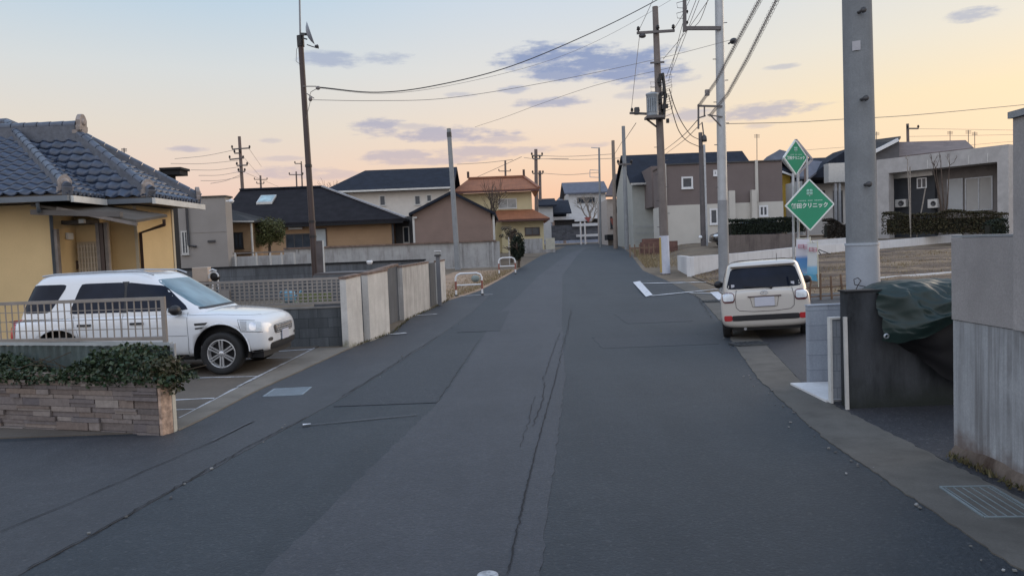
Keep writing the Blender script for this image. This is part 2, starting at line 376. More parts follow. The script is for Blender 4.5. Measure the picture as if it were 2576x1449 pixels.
# ------------------------------------------------------------------ ground, road, lots
g = MB(); xs = [-2500, -900, -300, -120, -60] + [i * .75 for i in range(-44, 60)] + [60, 120, 300, 900, 2500]
ys = [-60, -30] + list(range(-12, 112)) + [130, 160, 200, 320, 600, 1200, 3000]
g.add([(x, y, gxy(x, y)) for y in ys for x in xs], [(j * len(xs) + i, j * len(xs) + i + 1, (j + 1) * len(xs) + i + 1, (j + 1) * len(xs) + i) for j in range(len(ys) - 1) for i in range(len(xs) - 1)])
struct('ground', g, M['ground'])
LEFT = [(-12, -9.5), (8.0, -9.5), (8.12, -3.85), (8.4, -3.74), (10.6, -3.68), (14.9, -3.30), (17, -2.85), (20, -2.75), (25, -2.15), (28, -1.25), (35, -.2), (53, 2.4), (66, 4.3), (78, 6.0), (100, 9.5)]
GUTL = [(-12, 2.7), (4.2, 2.75), (6.9, 2.85), (10, 3.25), (13.3, 3.9), (16.5, 4.6), (22.5, 5.6), (29, 6.0)]
GUTR = [(-12, 3.5), (5.2, 3.5), (8.1, 3.52), (9.3, 3.62), (13.6, 4.52), (16.5, 5.15), (22.5, 6.2), (29, 6.6)]
RIGHT = [(-12, 2.72), (6.9, 2.87), (10, 3.27), (13.3, 3.92), (16.5, 4.62), (22.5, 5.62), (29, 6.05), (35, 6.1), (48, 7.6), (66, 9.6), (78, 11.2), (100, 14.5)]
def fx(t): return lambda y: interp(t, y)
def sheet(name, y0, y1, lx, rx, mat, off, jit=0, step=.5, nx=1, zf=None, seed=1):
    rnd = random.Random(seed); b = MB(); yy = sorted(set([y0, y1] + [p for p, _ in GP if y0 < p < y1] + [y0 + step * i for i in range(1, int((y1 - y0) / step) + 1) if y0 + step * i < y1]))
    vs = []
    for y in yy:
        a = lx(y) + rnd.uniform(-jit, jit); c = rx(y) + rnd.uniform(-jit, jit)
        for i in range(nx + 1):
            x = a + (c - a) * i / nx; vs.append((x, y, (zf(x, y) if zf else gz(y)) + off))
    n = nx + 1
    b.add(vs, [(j * n + i, j * n + i + 1, (j + 1) * n + i + 1, (j + 1) * n + i) for j in range(len(yy) - 1) for i in range(nx)])
    o = [v_ for v_ in vs]; lo = [(x, y, z - off + .001) for x, y, z in o]; edge = [i for i in range(n)] + [j * n + nx for j in range(1, len(yy))] + [(len(yy) - 1) * n + i for i in range(nx - 1, -1, -1)] + [j * n for j in range(len(yy) - 2, 0, -1)]; k = len(edge)
    b.add([o[i] for i in edge] + [lo[i] for i in edge], [(k + i, k + (i + 1) % k, (i + 1) % k, i) for i in range(k)])
    return struct(name, b, mat)
sheet('road', -12, 100, fx(LEFT), fx(RIGHT), M['road'], .006, step=1)
sheet('junction', 74, 84, lambda y: -30, lambda y: 45, M['road'], .002, step=1)
SEAM = [(-12, -4.6), (3, -3.35), (4.65, -3.08), (6.3, -2.83), (9.9, -2.28), (16.4, -1.62), (21, -1.15), (27, -.75)]
SIDE = [(-12, -9.4), (7.9, -9.4), (8.15, -3.78), (10.6, -3.64), (14.9, -3.26), (17, -2.8), (20, -2.7), (25, -2.1), (27, -1.6)]
sheet('road_edge_strip', -12, 27, fx(SIDE), fx(SEAM), M['road_mid'], .010, .012, .12, seed=3)
def midL(y): return interp([(-12, -1.6), (4.3, -1.58), (9.5, -.95), (20, -.45), (34, 1.2), (53, 4.2), (68, 6.6)], y)
def midR(y): return interp([(-12, -.75), (4.3, .10), (10.8, .72), (17, 1.1), (34, 2.3), (53, 4.9), (68, 7.1)], y)
sheet('worn_lane', -12, 68, midL, midR, M['road_light'], .010, .016, .12, seed=5)
sheet('road_patch', 16.8, 21.0, lambda y: interp([(16, -1.3), (21, -1.05)], y), lambda y: interp([(16, -.35), (21, -.1)], y), M['road_new'], .014, .012, .12, seed=8)
sheet('road_patch', 9.3, 15.5, lambda y: interp([(9, -2.3), (15.5, -1.65)], y), lambda y: interp([(9, -1.0), (15.5, -.72)], y), M['road_new'], .014, .014, .12, seed=9)
sheet('road_patch', 17.2, 19.4, lambda y: 2.6, lambda y: 4.1, M['road_new'], .010, .03, .15, seed=11)
sheet('road_patch', 13.6, 15.2, lambda y: 1.6, lambda y: 3.7, M['road_new'], .010, .03, .15, seed=12)
sheet('gutter', -12, 29, fx(GUTL), fx(GUTR), M['gutter'], .016, .014, .08, seed=4)
def lotz(x, y): return gxy(x, y) + .07 * sm(interp(GUTR, y), interp(GUTR, y) + 1.1, x) * sm(9.2, 10.5, y)
sheet('parking_lot', 8.2, 21.5, fx(GUTR), lambda y: 18, M['lot'], .018, nx=24, zf=lotz)
sheet('driveway', -12, 8.2, lambda y: interp(GUTR, y) , lambda y: 12, M['lot'], .014)
sheet('car_park', 8.25, 15.6, lambda y: -18, lambda y: -4.02, M['carpark'], .020, step=.5)
sheet('concrete_apron', 8.3, 15.1, lambda y: -4.02, lambda y: interp(LEFT, y) + .02, M['apron'], .026, .006)
# crack and seam lines in the asphalt
def ribbon(name, pts, wd, mat, off, seed=1, jit=.02, step=.12):
    rnd = random.Random(seed); b = MB(); vs = []; 
    P_ = [Vector(p) for p in pts]; res = []
    for a, c in zip(P_, P_[1:]):
        n = max(1, int((c - a).length / step))
        for i in range(n): res.append(a + (c - a) * i / n)
    res.append(P_[-1])
    for i, p in enumerate(res):
        t = (res[min(i + 1, len(res) - 1)] - res[max(i - 1, 0)]); t = Vector((t.x, t.y, 0)).normalized(); nrm = Vector((-t.y, t.x, 0))
        q = p + nrm * rnd.gauss(0, jit); h = wd * rnd.uniform(.35, 1.15) / 2
        for s_ in (-1, 1): r = q + nrm * h * s_; vs.append((r.x, r.y, gz(r.y) + off))
    b.add(vs, [(2 * i, 2 * i + 1, 2 * i + 3, 2 * i + 2) for i in range(len(res) - 1)])
    return struct(name, b, mat)
def gp(*pts): return [gnd(*p) for p in pts]
ribbon('road_crack', gp((1278, 1449), (1300, 1340), (1322, 1240), (1345, 1150), (1372, 1045), (1396, 960), (1404, 925)), .013, M['crack'], .018, 2, .0035, .05)
ribbon('road_crack', gp((1340, 1075), (1366, 1010), (1370, 965)), .010, M['crack'], .018, 6, .008)
ribbon('road_crack', gp((1308, 1128), (1330, 1060), (1345, 1000)), .008, M['crack'], .018, 7, .01)
ribbon('road_crack', gp((1365, 960), (1385, 905), (1397, 868), (1408, 840)), .010, M['crack'], .018, 9, .012)
ribbon('road_crack', gp((1404, 925), (1414, 880), (1428, 830), (1436, 780)), .012, M['crack'], .018, 10, .02)
ribbon('road_seam', gp((70, 1436), (250, 1338), (455, 1222), (640, 1118), (770, 1052)), .014, M['crack'], .018, 3, .008, .06)
ribbon('road_seam', gp((860, 1000), (960, 938), (1040, 886), (1100, 848)), .014, M['crack'], .018, 3, .008)
ribbon('road_seam', gp((0, 1342), (180, 1268), (360, 1190), (540, 1112), (640, 1062)), .011, M['crack'], .018, 4, .006)
ribbon('road_seam', gp((1748, 742), (1770, 772), (1790, 803)), .02, M['crack'], .026, 12)
def marking(name, px, mat, off=.028):
    b = MB(); ps = [gnd(*p) for p in px]; b.add([(p.x, p.y, gz(p.y) + off) for p in ps], [tuple(range(len(ps)))]); return struct(name, b, mat)
def seg(name, p, q, wd, mat, off=.028, seed=1): 
    return ribbon(name, [gnd(*p), gnd(*q)], wd, mat, off, seed, wd * .03, .2)
def lot_seg(p, q, wd, mat, off=.024):                # line on the level car park
    return seg('parking_line', p, q, wd, mat, off)
lot_seg((455, 1055), (600, 977), .07, M['linew']); lot_seg((600, 977), (792, 879), .06, M['linew'], .034)
lot_seg((440, 955), (684, 949), .05, M['line']); lot_seg((560, 907), (735, 902), .05, M['linew']); lot_seg((640, 890), (797, 880), .06, M['line'])
lot_seg((440, 1010), (540, 1005), .06, M['line']); lot_seg((440, 1035), (505, 1032), .05, M['linew'])
seg('road_line', (955, 846), (1022, 840), .20, M['linew'], .026); seg('road_line', (1045, 796), (1100, 792), .16, M['linew'], .026)
seg('road_line', (1240, 742), (1140, 748), .12, M['linew'], .026)
seg('road_line', (535, 1112), (632, 1064), .03, M['road_pale'], .018)
seg('road_line', (760, 1074), (1050, 1046), .03, M['road_pale'], .020); seg('road_line', (762, 1074), (782, 1072), .07, M['line'], .030)
marking('stop_box_line', [(1592, 712), (1610, 709), (1642, 744), (1625, 749)], M['line'], .032)
seg('stop_box_line', (1640, 746), (1805, 729), .16, M['line'], .030); seg('stop_box_line', (1606, 715), (1800, 711), .20, M['line'], .030)
seg('stop_box_line', (1735, 739), (1800, 741), .14, M['line'], .034)
marking('stop_box_line', [(1786, 738), (1806, 736), (1838, 762), (1820, 770)], M['line'], .036)
seg('stop_line', (1440, 606), (1520, 601), .5, M['line'], .03); seg('stop_line', (1415, 613), (1480, 608), .4, M['linew'], .03)
seg('road_line', (2020, 838), (2036, 846), .1, M['linew'], .11)
# steel drain grates set in the gutters
def grate(label, c, u, v, nb, mat, barw=.012, along=True):
    t = thing('drain_grate', label, 'drain grate', c); u = Vector(u); v = Vector(v); c = Vector(c)
    uu = u.normalized(); vv = v.normalized(); z = Vector((0, 0, 1)); rot = Matrix((uu, vv, z)).transposed()
    f = MB()
    for s_ in (-1, 1):
        f.obox(c + u / 2 * s_, .02, v.length, .03, rot); f.obox(c + v / 2 * s_, u.length - .02, .02, .03, rot)
    f.build('frame', mat, t)
    b = MB()
    for i in range(nb):
        k = (i + .5) / nb - .5
        if along: b.obox(c + v * k, u.length - .03, barw, .024, rot)
        else: b.obox(c + u * k, barw, v.length - .03, .024, rot)
    b.build('bars', mat, t)
    p = MB(); p.obox(c - z * .012, u.length - .02, v.length - .02, .004, rot); p.build('pit', M['black'], t)
    return t
M['grate'] = simple('grate_steel', (.30, .36, .42), .4, .2, 10, met=.6); M['grated'] = simple('grate_dark', (.09, .10, .11), .5, .2, 10, met=.5)
a, b_, c_ = gnd(661, 998), gnd(786, 978), gnd(700, 978)
grate('pale blue steel drain grate in the asphalt beside the car park apron', (-3.17, 10.42, .006), (.52, .02, 0), (-.02, .56, 0), 14, M['grate'], .022, False)
g4 = gnd(2478, 1266)
grate('dark drain grate with bright bars at the foot of the tall grey wall', (g4.x + .02, g4.y, .008), (.06, .62, 0), (-.36, .03, 0), 6, M['gratebar'], .009)
g5 = gnd(1883, 869)
grate('small slotted concrete drain cover in the gutter behind the beige car', (g5.x, g5.y, .034), (.55, .1, 0), (-.08, .34, 0), 6, M['grated'], .03, False)
g6 = gnd(1797, 760)
grate('far slotted drain cover in the gutter beside the white painted box', (g6.x, g6.y, gz(g6.y) + .034), (.55, .1, 0), (-.08, .4, 0), 6, M['grated'], .03, False)
mh = MB(); g7 = gnd(1228, 1446); mh.lathe([(.0, .03), (.055, .03), (.062, .028), (.062, .006)], (g7.x, g7.y - .06, 0), n=28); o = mh.build('valve_cover', M['linew']); tag(o, 'small round white utility valve cover in the road at the bottom edge', 'manhole cover')

# ------------------------------------------------------------------ stone clad planter wall, front left
M_dummy = 0
A = Vector((-3.88, 8.11, 0)); Bw = Vector((-7.2, 9.15, 0)); ud = (Bw - A).normalized(); nd_ = Vector((ud.y, -ud.x, 0))
if nd_.y > 0: nd_ = -nd_
rotw = Matrix((ud, nd_, Vector((0, 0, 1)))).transposed(); WL = (Bw - A).length; WT = .62
t = thing('stone_wall', 'low planter wall clad in grey stacked ledge stone at the front left corner', 'wall', A)
core = MB(); core.obox(A + ud * (WL / 2 + .02) - nd_ * .13 + Vector((0, 0, WT / 2 - .02)), WL, .14, WT - .03, rotw); core.build('core', M['crack'], t)
M['ledge'] = island('ledge_stone', [(.13, .112, .108), (.22, .185, .17), (.16, .14, .142), (.27, .23, .21), (.20, .155, .13), (.14, .125, .132), (.31, .27, .245)], .85, .5, 22)
st = MB(); rs = random.Random(3); z = -.08
while z < WT - .03:
    h = min(rs.choice((.045, .06, .075, .09, .05)), WT - .005 - z); s_ = 0.0
    while s_ < WL:
        l = rs.uniform(.14, .5); dpt = rs.uniform(.03, .075)
        if rs.random() < .3 and h > .05:
            for kk in (0, 1): st.obox(A + ud * (s_ + l / 2) - nd_ * (.06 - (dpt + kk * .014) / 2) + Vector((0, 0, z + h * (.25 + .5 * kk))), l - .006, dpt + kk * .014, h / 2 - .004, rotw)
        else: st.obox(A + ud * (s_ + l / 2) - nd_ * (.06 - dpt / 2) + Vector((0, 0, z + h / 2)), l - .006, dpt, h - .004, rotw)
        s_ += l
    z += h
st.build('stone_facing', M['ledge'], t)
M['scallop'] = island('brown_scalloped_panel', [(.42, .31, .235), (.47, .35, .27)], .8, .8, 16)
ep = MB(); ep.obox(A - ud * .022 - nd_ * .08 + Vector((0, 0, WT / 2)), .036, .16, WT - .005, rotw); ep.build('end_panel', simple('brown_mottled_panel', (.44, .31, .235), .8, .45, 14, fine=26, bmp=.9), t)
ed = MB(); ed.obox(A - ud * .02 - nd_ * .190 + Vector((0, 0, .29)), .05, .05, .58, rotw); ed.build('end_post', simple('cream_post', (.55, .52, .44), .6), t)
cp = MB(); cp.obox(A + ud * WL / 2 - nd_ * .10 + Vector((0, 0, WT + .01)), WL + .06, .18, .03, rotw); cp.build('coping', simple('planter_coping', (.22, .16, .13), .9, .3), t)
# corrugated fence panel and mesh railing behind the planter
FB = -nd_ * .62
def fpt(s_, z, back=0): return A + ud * s_ + FB - nd_ * back + Vector((0, 0, z))
t = thing('sheet_fence', 'greenish grey corrugated metal fence panel behind the ivy', 'fence', fpt(0, 0))
b = MB(); n = 150; vs = []
for i in range(n + 1):
    s_ = .33 + (WL + 1.3) * i / n
    for zz in (.56, .90): vs.append(fpt(s_, zz, (.014 if i % 4 in (1, 2) else -.014)))
b.add(vs, [(2 * i, 2 * i + 2, 2 * i + 3, 2 * i + 1) for i in range(n)]); b.build('corrugated_sheet', simple('green_grey_sheet', (.08, .11, .112), .5, .25, 3, met=.2, streak=.5, dirt=(.05, .06, .06)), t)
b = MB(); b.bar(fpt(.33, .925), fpt(WL + 1.6, .925), .06, .04); b.build('top_rail', simple('pale_rail', (.33, .36, .37), .5), t)
b = MB(); b.bar(fpt(.31, .56), fpt(.31, .93), .05, .05); b.build('corner_post', M['steel'], t)
M['bronze'] = simple('bronze_aluminium', (.27, .25, .235), .45, .1, 6, met=.4)
def lattice(root, p0, u, length, z0, z1, px_, pz, frame=.045, barw=.018, mat=None, back=Vector((0, 1, 0)), hole=None, grad=0):
    mat = mat or M['bronze']; u = Vector(u).normalized(); Zv = Vector((0, 0, 1)); gr = lambda s_: Zv * (grad * s_)
    f = MB()
    f.bar(p0 + Zv * z1, p0 + u * length + Zv * z1 + gr(length), frame, frame); f.bar(p0 + Zv * z0, p0 + u * length + Zv * z0 + gr(length), frame, frame)
    f.build('rail', mat, root)
    posts = MB(); posts.bar(p0 + Zv * (z0 - .12), p0 + Zv * (z1 + .02), frame * 1.15, frame * 1.15); posts.build('post', mat, root)
    posts = MB(); posts.bar(p0 + u * length + gr(length) + Zv * (z0 - .12), p0 + u * length + gr(length) + Zv * (z1 + .02), frame * 1.15, frame * 1.15); posts.build('post', mat, root)
    l = MB(); k = int(length / px_)
    for i in range(1, k): s_ = length * i / k; l.bar(p0 + u * s_ + Zv * z0 + gr(s_), p0 + u * s_ + Zv * z1 + gr(s_), barw, barw)
    k = int((z1 - z0) / pz + .5)
    for i in range(1, k): zz = z0 + (z1 - z0) * i / k; l.bar(p0 + Zv * zz + back * .002, p0 + u * length + Zv * zz + gr(length) + back * .002, barw * .8, barw * .8)
    l.build('lattice', mat, root)
t = thing('lattice_fence', 'bronze mesh railing on top of the corrugated panel in front of the white car', 'fence', fpt(.12, .93))
lattice(t, fpt(.41, 0), ud, WL + 1.0, .99, 1.46, .105, .105, .04, .012, back=-nd_, grad=-.012)
# ivy over the planter: leaf clumps, thicker in mounds, some trailing over the end
def leaves(fn, n, size, seed, mat, name='foliage', parent=None, up=.4):
    rnd = random.Random(seed); b = MB()
    for _ in range(n):
        p = fn(rnd)
        if p is None: continue
        s_ = size * rnd.uniform(.6, 1.35); d = Vector((rnd.gauss(0, 1), rnd.gauss(0, 1), rnd.gauss(0, 1) + up)); d.normalize()
        a = d.orthogonal().normalized(); a.rotate(Matrix.Rotation(rnd.uniform(0, 6.28), 3, d)); c = d.cross(a)
        b.add([p - a * s_ * .5, p - a * s_ * .1 + c * s_ * .42 + d * s_ * .12, p + a * s_ * .55, p - a * s_ * .1 - c * s_ * .42 + d * s_ * .12], [(0, 1, 2, 3)])
    return b.build(name, mat, parent)
M['ivy'] = island('ivy_leaves', [(.010, .022, .012), (.022, .05, .024), (.04, .075, .03), (.016, .034, .018), (.06, .085, .04), (.035, .05, .02), (.09, .10, .06)], .5, spec=.4)
def ivy_pt(r):
    s_ = r.uniform(-.12, WL)
    top = .76 + .09 * math.sin(s_ * 2.9 + .6) + .16 * math.exp(-((s_ - .85) / .45) ** 2) - .16 * math.exp(-((s_ - 2.0) / .5) ** 2)
    if s_ < .25: top = .66 + s_ * .7
    k = r.random() ** .6; z = WT - .05 + (top - WT + .05) * k + r.gauss(0, .02)
    dep = r.uniform(.02, .56) - .05 * (1 - k)
    if r.random() < .2: dep = r.uniform(-.06, .06); z = WT + r.uniform(-.10, .10) * r.random()
    return A + ud * s_ - nd_ * dep + Vector((0, 0, z))
t = thing('ivy', 'dark green ivy spilling over the stone clad planter wall', 'ivy', A + Vector((0, 0, WT)))
leaves(ivy_pt, 7500, .05, 4, M['ivy'], parent=t)
def ivy_end(r): 
    k = r.random(); return A - ud * r.uniform(-.10, .10) - nd_ * r.uniform(.0, .30) + Vector((0, 0, .42 + .38 * k ** .7 + r.gauss(0, .03)))
leaves(ivy_end, 700, .048, 5, island('ivy_dry', [(.05, .045, .025), (.08, .08, .04), (.03, .045, .02), (.11, .085, .055)], .6), 'trailing_foliage', t)
sm_ = MB(); rs = random.Random(8)
for _ in range(40):
    s_ = rs.uniform(0, WL); p = A + ud * s_ - nd_ * rs.uniform(.1, .5) + Vector((0, 0, WT - .05)); sm_.tube([p, p + Vector((rs.gauss(0, .08), rs.gauss(0, .08), .1)), p + Vector((rs.gauss(0, .15), rs.gauss(0, .1), rs.uniform(.12, .28)))], .005, 4)
sm_.build('stem', simple('ivy_stem', (.07, .05, .03), .9), t)

# ------------------------------------------------------------------ block wall with lattice fence at the end of the car park
t = thing('block_wall', 'dark stained concrete block wall across the end of the car park', 'wall', (-4.5, 15.5, 0))
M['blockd'] = blockwall('dark_blocks', (.105, .115, .125), (.04, .048, .052), .4, .2, .3, 'x', .7)
b = MB(); b.box(-12, -3.46, 15.45, 15.57, -.05, .80); b.build('blocks', M['blockd'], t)
b = MB(); b.box(-12, -3.45, 15.43, 15.59, .803, .83); b.build('coping', simple('block_coping', (.22, .21, .20), .85, .2), t)
t = thing('lattice_fence', 'bronze lattice fence on the block wall behind the white car bonnet', 'fence', (-4.5, 15.5, .83))
lattice(t, Vector((-9.2, 15.51, 0)), (1, 0, 0), 5.7, .91, 1.40, .10, .075, .05, .028)
t = thing('fence_sign', 'small square plate hung on the lattice fence beside the windscreen', 'plate', at(567, 745, 15.4))
p = at(567, 745, 15.44); b = MB(); b.box(p.x - .09, p.x + .09, 15.42, 15.44, p.z - .12, p.z + .12); b.build('plate', M['bronze'], t)
p = at(728, 745, 15.95); t = thing('watering_can', 'light blue plastic watering can behind the lattice fence', 'watering can', (p.x, p.y, p.z - .14))
M['bluepl'] = simple('blue_plastic', (.18, .42, .58), .4, .1); b = MB(); b.lathe([(0, 0), (.13, .0), (.14, .02), (.12, .2), (.1, .22), (0, .22)], (p.x, p.y, p.z - .12)); b.build('can', M['bluepl'], t)
b = MB(); b.tube([(p.x + .1, p.y, p.z - .05), (p.x + .2, p.y, p.z + .02), (p.x + .27, p.y, p.z + .12)], [.03, .02, .03], 8); b.build('spout', M['bluepl'], t)
b = MB(); b.tube([(p.x - .12, p.y, p.z - .06), (p.x - .22, p.y, p.z), (p.x - .18, p.y, p.z + .1), (p.x - .05, p.y, p.z + .13)], .014, 6); b.build('handle', M['bluepl'], t)
b = MB(); b.box(p.x - .2, p.x + .75, p.y - .1, p.y + .3, p.z - .16, p.z - .135); tag(b.build('shelf', simple('olive_board', (.20, .22, .10), .7)), 'olive green plank under the blue watering can behind the fence', 'shelf')
b = MB(); q = at(790, 745, 15.9); b.box(q.x - .3, q.x + .42, 15.8, 15.82, q.z - .12, q.z + .06); tag(b.build('green_board', simple('lime_board', (.26, .30, .12), .7)), 'yellow green board seen through the lattice beside the blue can', 'board')

# ------------------------------------------------------------------ cast concrete wall panels along the road, left
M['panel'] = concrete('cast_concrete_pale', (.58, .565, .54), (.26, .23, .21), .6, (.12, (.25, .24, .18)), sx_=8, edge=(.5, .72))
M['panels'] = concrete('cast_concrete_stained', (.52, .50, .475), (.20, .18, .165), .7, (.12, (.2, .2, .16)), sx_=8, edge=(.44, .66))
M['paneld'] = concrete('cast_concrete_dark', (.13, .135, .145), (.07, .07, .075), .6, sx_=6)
M['moss'] = simple('mossy_coping', (.19, .135, .11), .95, .4, 6, bmp=.4)
def panel(p0, p1, h0, h1, thick, label, mat, cap=True):
    p0 = Vector((p0[0], p0[1], gz(p0[1]))); p1 = Vector((p1[0], p1[1], gz(p1[1]))); d = (p1 - p0); dn = Vector((d.x, d.y, 0)).normalized(); nn = Vector((-dn.y, dn.x, 0)) * thick
    t = thing('concrete_wall', label, 'wall', p0)
    b = MB(); b.prism([p0 - Vector((0, 0, .1)), p1 - Vector((0, 0, .1)), Vector((p1.x, p1.y, h1)), Vector((p0.x, p0.y, h0))], nn); b.build('wall_panel', mat, t)
    if cap:
        e = dn * .015; b = MB(); q0 = Vector((p0.x, p0.y, h0 + .003)); q1 = Vector((p1.x, p1.y, h1 + .003)); o_ = Vector((nn.y, -nn.x, 0)).normalized(); k = nn.normalized() * .012
        b.prism([q0 - e - k, q1 + e - k, q1 + e + Vector((0, 0, .05)) - k, q0 - e + Vector((0, 0, .05)) - k], nn + 2 * k); b.build('coping', M['moss'], t)
    return t
def hz(p, Y, px, py): return Z(px, py, Y)
panel((-3.33, 15.15), (-3.15, 15.75), Z(868, 703, 15.15), Z(910, 694, 15.75), .14, 'narrow pale concrete wall panel beside the block wall', M['panel'])
panel((-3.04, 15.95), (-2.80, 17.05), Z(920, 692, 15.95), Z(976, 682, 17.05), .14, 'broad pale concrete wall panel with mossy top, nearest the car park entrance', M['panel'])
panel((-2.86, 19.8), (-2.45, 22.4), Z(1018, 673, 19.8), Z(1084, 662, 22.4), .14, 'streaked concrete wall panel in the middle of the roadside row', M['panels'])
panel((-2.31, 24.1), (-2.20, 25.1), Z(1105, 660, 24.1), Z(1121, 656, 25.1), .14, 'slim last concrete panel in the roadside row beside the dry verge', M['panel'])
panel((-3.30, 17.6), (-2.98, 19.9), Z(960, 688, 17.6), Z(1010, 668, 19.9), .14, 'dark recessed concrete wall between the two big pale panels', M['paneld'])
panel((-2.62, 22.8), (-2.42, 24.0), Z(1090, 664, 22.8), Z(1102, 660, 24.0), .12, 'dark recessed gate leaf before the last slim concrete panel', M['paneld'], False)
# return walls, canopies and gate lamp
p0 = at(868, 702, 17.3); p1 = at(985, 668, 19.6)
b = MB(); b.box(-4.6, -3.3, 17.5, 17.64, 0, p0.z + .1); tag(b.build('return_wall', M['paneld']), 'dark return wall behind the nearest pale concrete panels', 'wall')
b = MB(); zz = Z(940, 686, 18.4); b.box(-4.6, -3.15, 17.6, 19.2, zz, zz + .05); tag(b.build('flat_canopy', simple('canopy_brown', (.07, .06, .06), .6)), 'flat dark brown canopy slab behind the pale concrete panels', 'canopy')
p = at(930, 664, 18.0); b = MB(); b.lathe([(0, .02), (.06, .02), (.075, .0), (.06, -.06), (.02, -.08), (0, -.08)], (p.x, p.y, p.z + .06)); tag(b.build('gate_light', M['whitem']), 'little white light on the dark canopy behind the pale panels', 'lamp')
p = at(1101, 640, 23.4); t = thing('gate_lamp', 'box shaped gate lamp on a grey post at the last wall panels', 'lamp', (p.x, p.y, gz(23.4)))
b = MB(); b.box(p.x - .06, p.x + .06, p.y - .06, p.y + .06, gz(23.4), p.z - .06); b.build('post', simple('grey_post', (.14, .145, .16), .6), t)
b = MB(); b.box(p.x - .10, p.x + .10, p.y - .10, p.y + .10, p.z - .06, p.z - .01); b.build('collar', M['steeld'], t)
b = MB(); b.box(p.x - .07, p.x + .07, p.y - .07, p.y + .07, p.z - .01, p.z + .09, .01); b.build('lantern', M['glassl'], t)
b = MB(); b.box(p.x - .10, p.x + .10, p.y - .10, p.y + .10, p.z + .09, p.z + .115); b.build('lamp_cap', M['whitem'], t)
# long retaining block wall behind the left lot
M['blockg'] = blockwall('grey_blocks', (.125, .135, .15), (.07, .075, .085), .9, .3, .2, 'x', .6)
zt = Z(780, 667, 28)
t = thing('block_wall', 'long grey retaining block wall behind the leaning brown pole', 'wall', (-8, 28, 0))
b = MB(); b.box(-13.5, -3.2, 27.94, 28.06, .1, zt); b.build('blocks', M['blockg'], t)
b = MB(); b.box(-13.5, -3.15, 27.9, 28.1, zt + .003, zt + .06); b.build('coping', M['crack'], t)
b = MB(); b.box(X(1075, 29), X(1240, 41) - 4, 40, 40.2, .7, 1.05); 
t = thing('concrete_wall', 'long pale concrete garden wall below the brown gabled house', 'wall', (-6, 42, .8))
M['gardenwall'] = concrete('garden_wall', (.40, .40, .40), (.15, .13, .12), .8, sx_=3)
b = MB(); b.box(X(715, 42), X(1258, 42), 42, 42.2, .7, Z(1000, 617, 42)); b.build('wall_panel', M['gardenwall'], t)
b = MB(); b.box(X(715, 42), X(1250, 42), 41.9, 42.22, Z(1000, 617, 42) + .003, Z(1000, 613, 42)); b.build('stained_top', M['moss'], t)
for px_ in (748, 1160, 1228, 1240):
    b = MB(); x = X(px_, 42); b.box(x - .06, x + .06, 41.93, 41.997, .8, Z(1000, 618, 42)); b.build('pier', M['gardenwall'], t)
b = MB(); b.box(X(1120, 41), X(1262, 41), 41.0, 41.3, .75, Z(1190, 671, 41)); tag(b.build('low_kerb_wall', M['gardenwall']), 'low concrete ledge in front of the pale garden wall', 'wall')
b = MB(); b.box(X(1100, 39), X(1245, 39), 38.9, 39.1, .6, Z(1190, 684, 39)); tag(b.build('kerb_stone', M['paneld']), 'dark kerb edging the dry verge under the pale garden wall', 'kerb')
# dry verge beside the road
b = MB(); ys_ = [25.2 + .6 * i for i in range(23)]
b.add([(x, y, gz(y) + .012 + (.03 if 0 < i < 3 else 0)) for y in ys_ for i, x in enumerate((interp(LEFT, y) - 3.2, interp(LEFT, y) - 2, interp(LEFT, y) - .8, interp(LEFT, y) + .02))], [(j * 4 + i, j * 4 + i + 1, j * 4 + 5 + i, j * 4 + 4 + i) for j in range(22) for i in range(3)])
M['drysoil'] = simple('dry_soil', (.33, .225, .15), .95, .3, 1.5, fine=12, bmp=.5)
struct('dry_verge', b, M['drysoil'])
# white and red tubular guard rails
def guard(p, q, label, z0):
    t = thing('guard_rail', label, 'guard rail', ((p[0] + q[0]) / 2, (p[1] + q[1]) / 2, z0), group='tubular guard rails on the left verge')
    P0 = Vector((*p, z0)); P1 = Vector((*q, z0)); u = (P1 - P0).normalized(); h = .78
    def hoop(f0, f1): 
        pts = [P0, P0 + Vector((0, 0, h - .15)), P0 + u * .05 + Vector((0, 0, h - .05)), P0 + u * .17 + Vector((0, 0, h))]
        pts2 = [P1 - (w_ - P0).dot(u) * u + Vector((0, 0, w_.z - z0)) for w_ in reversed(pts)]
        return pts + pts2
    b = MB(); b.tube(hoop(0, 1), .035, 8); b.build('hoop', M['whitem'], t)
    b = MB(); b.tube([P0 + Vector((0, 0, .38)), P1 + Vector((0, 0, .38))], .026, 8); b.build('cross_bar', M['whitem'], t)
    for e in (P0, P1):
        b = MB(); b.cyl(e + Vector((0, 0, .22)), e + Vector((0, 0, .52)), .038, n=10); b.build('red_band', simple('reflective_rust_red', (.30, .10, .07), .5) if 'redband' not in M else M['redband'], t)
        b = MB(); b.cyl(e, e + Vector((0, 0, .06)), .05, n=10); b.build('foot', M['steeld'], t)
M['redband'] = simple('rust_red_band', (.27, .10, .075), .5)
ga = gnd(1148, 747); gb = gnd(1214, 742); guard((ga.x, ga.y), (gb.x, gb.y - .2), 'nearer white tubular guard rail with faded red bands on the dry verge', gz(ga.y) + .02)
ga = gnd(1256, 692); gb = gnd(1297, 690); guard((ga.x, ga.y), (gb.x, gb.y), 'farther white tubular guard rail at the road bend beside the dark bush', gz(ga.y) + .02)
p = at(1196, 701, 27.2); b = MB(); b.sphere(p, .16, .1, .13, 10, 6); tag(b.build('grey_bag', simple('grey_bag', (.22, .26, .25), .8)), 'round grey green bag hung on the nearer guard rail', 'bag')
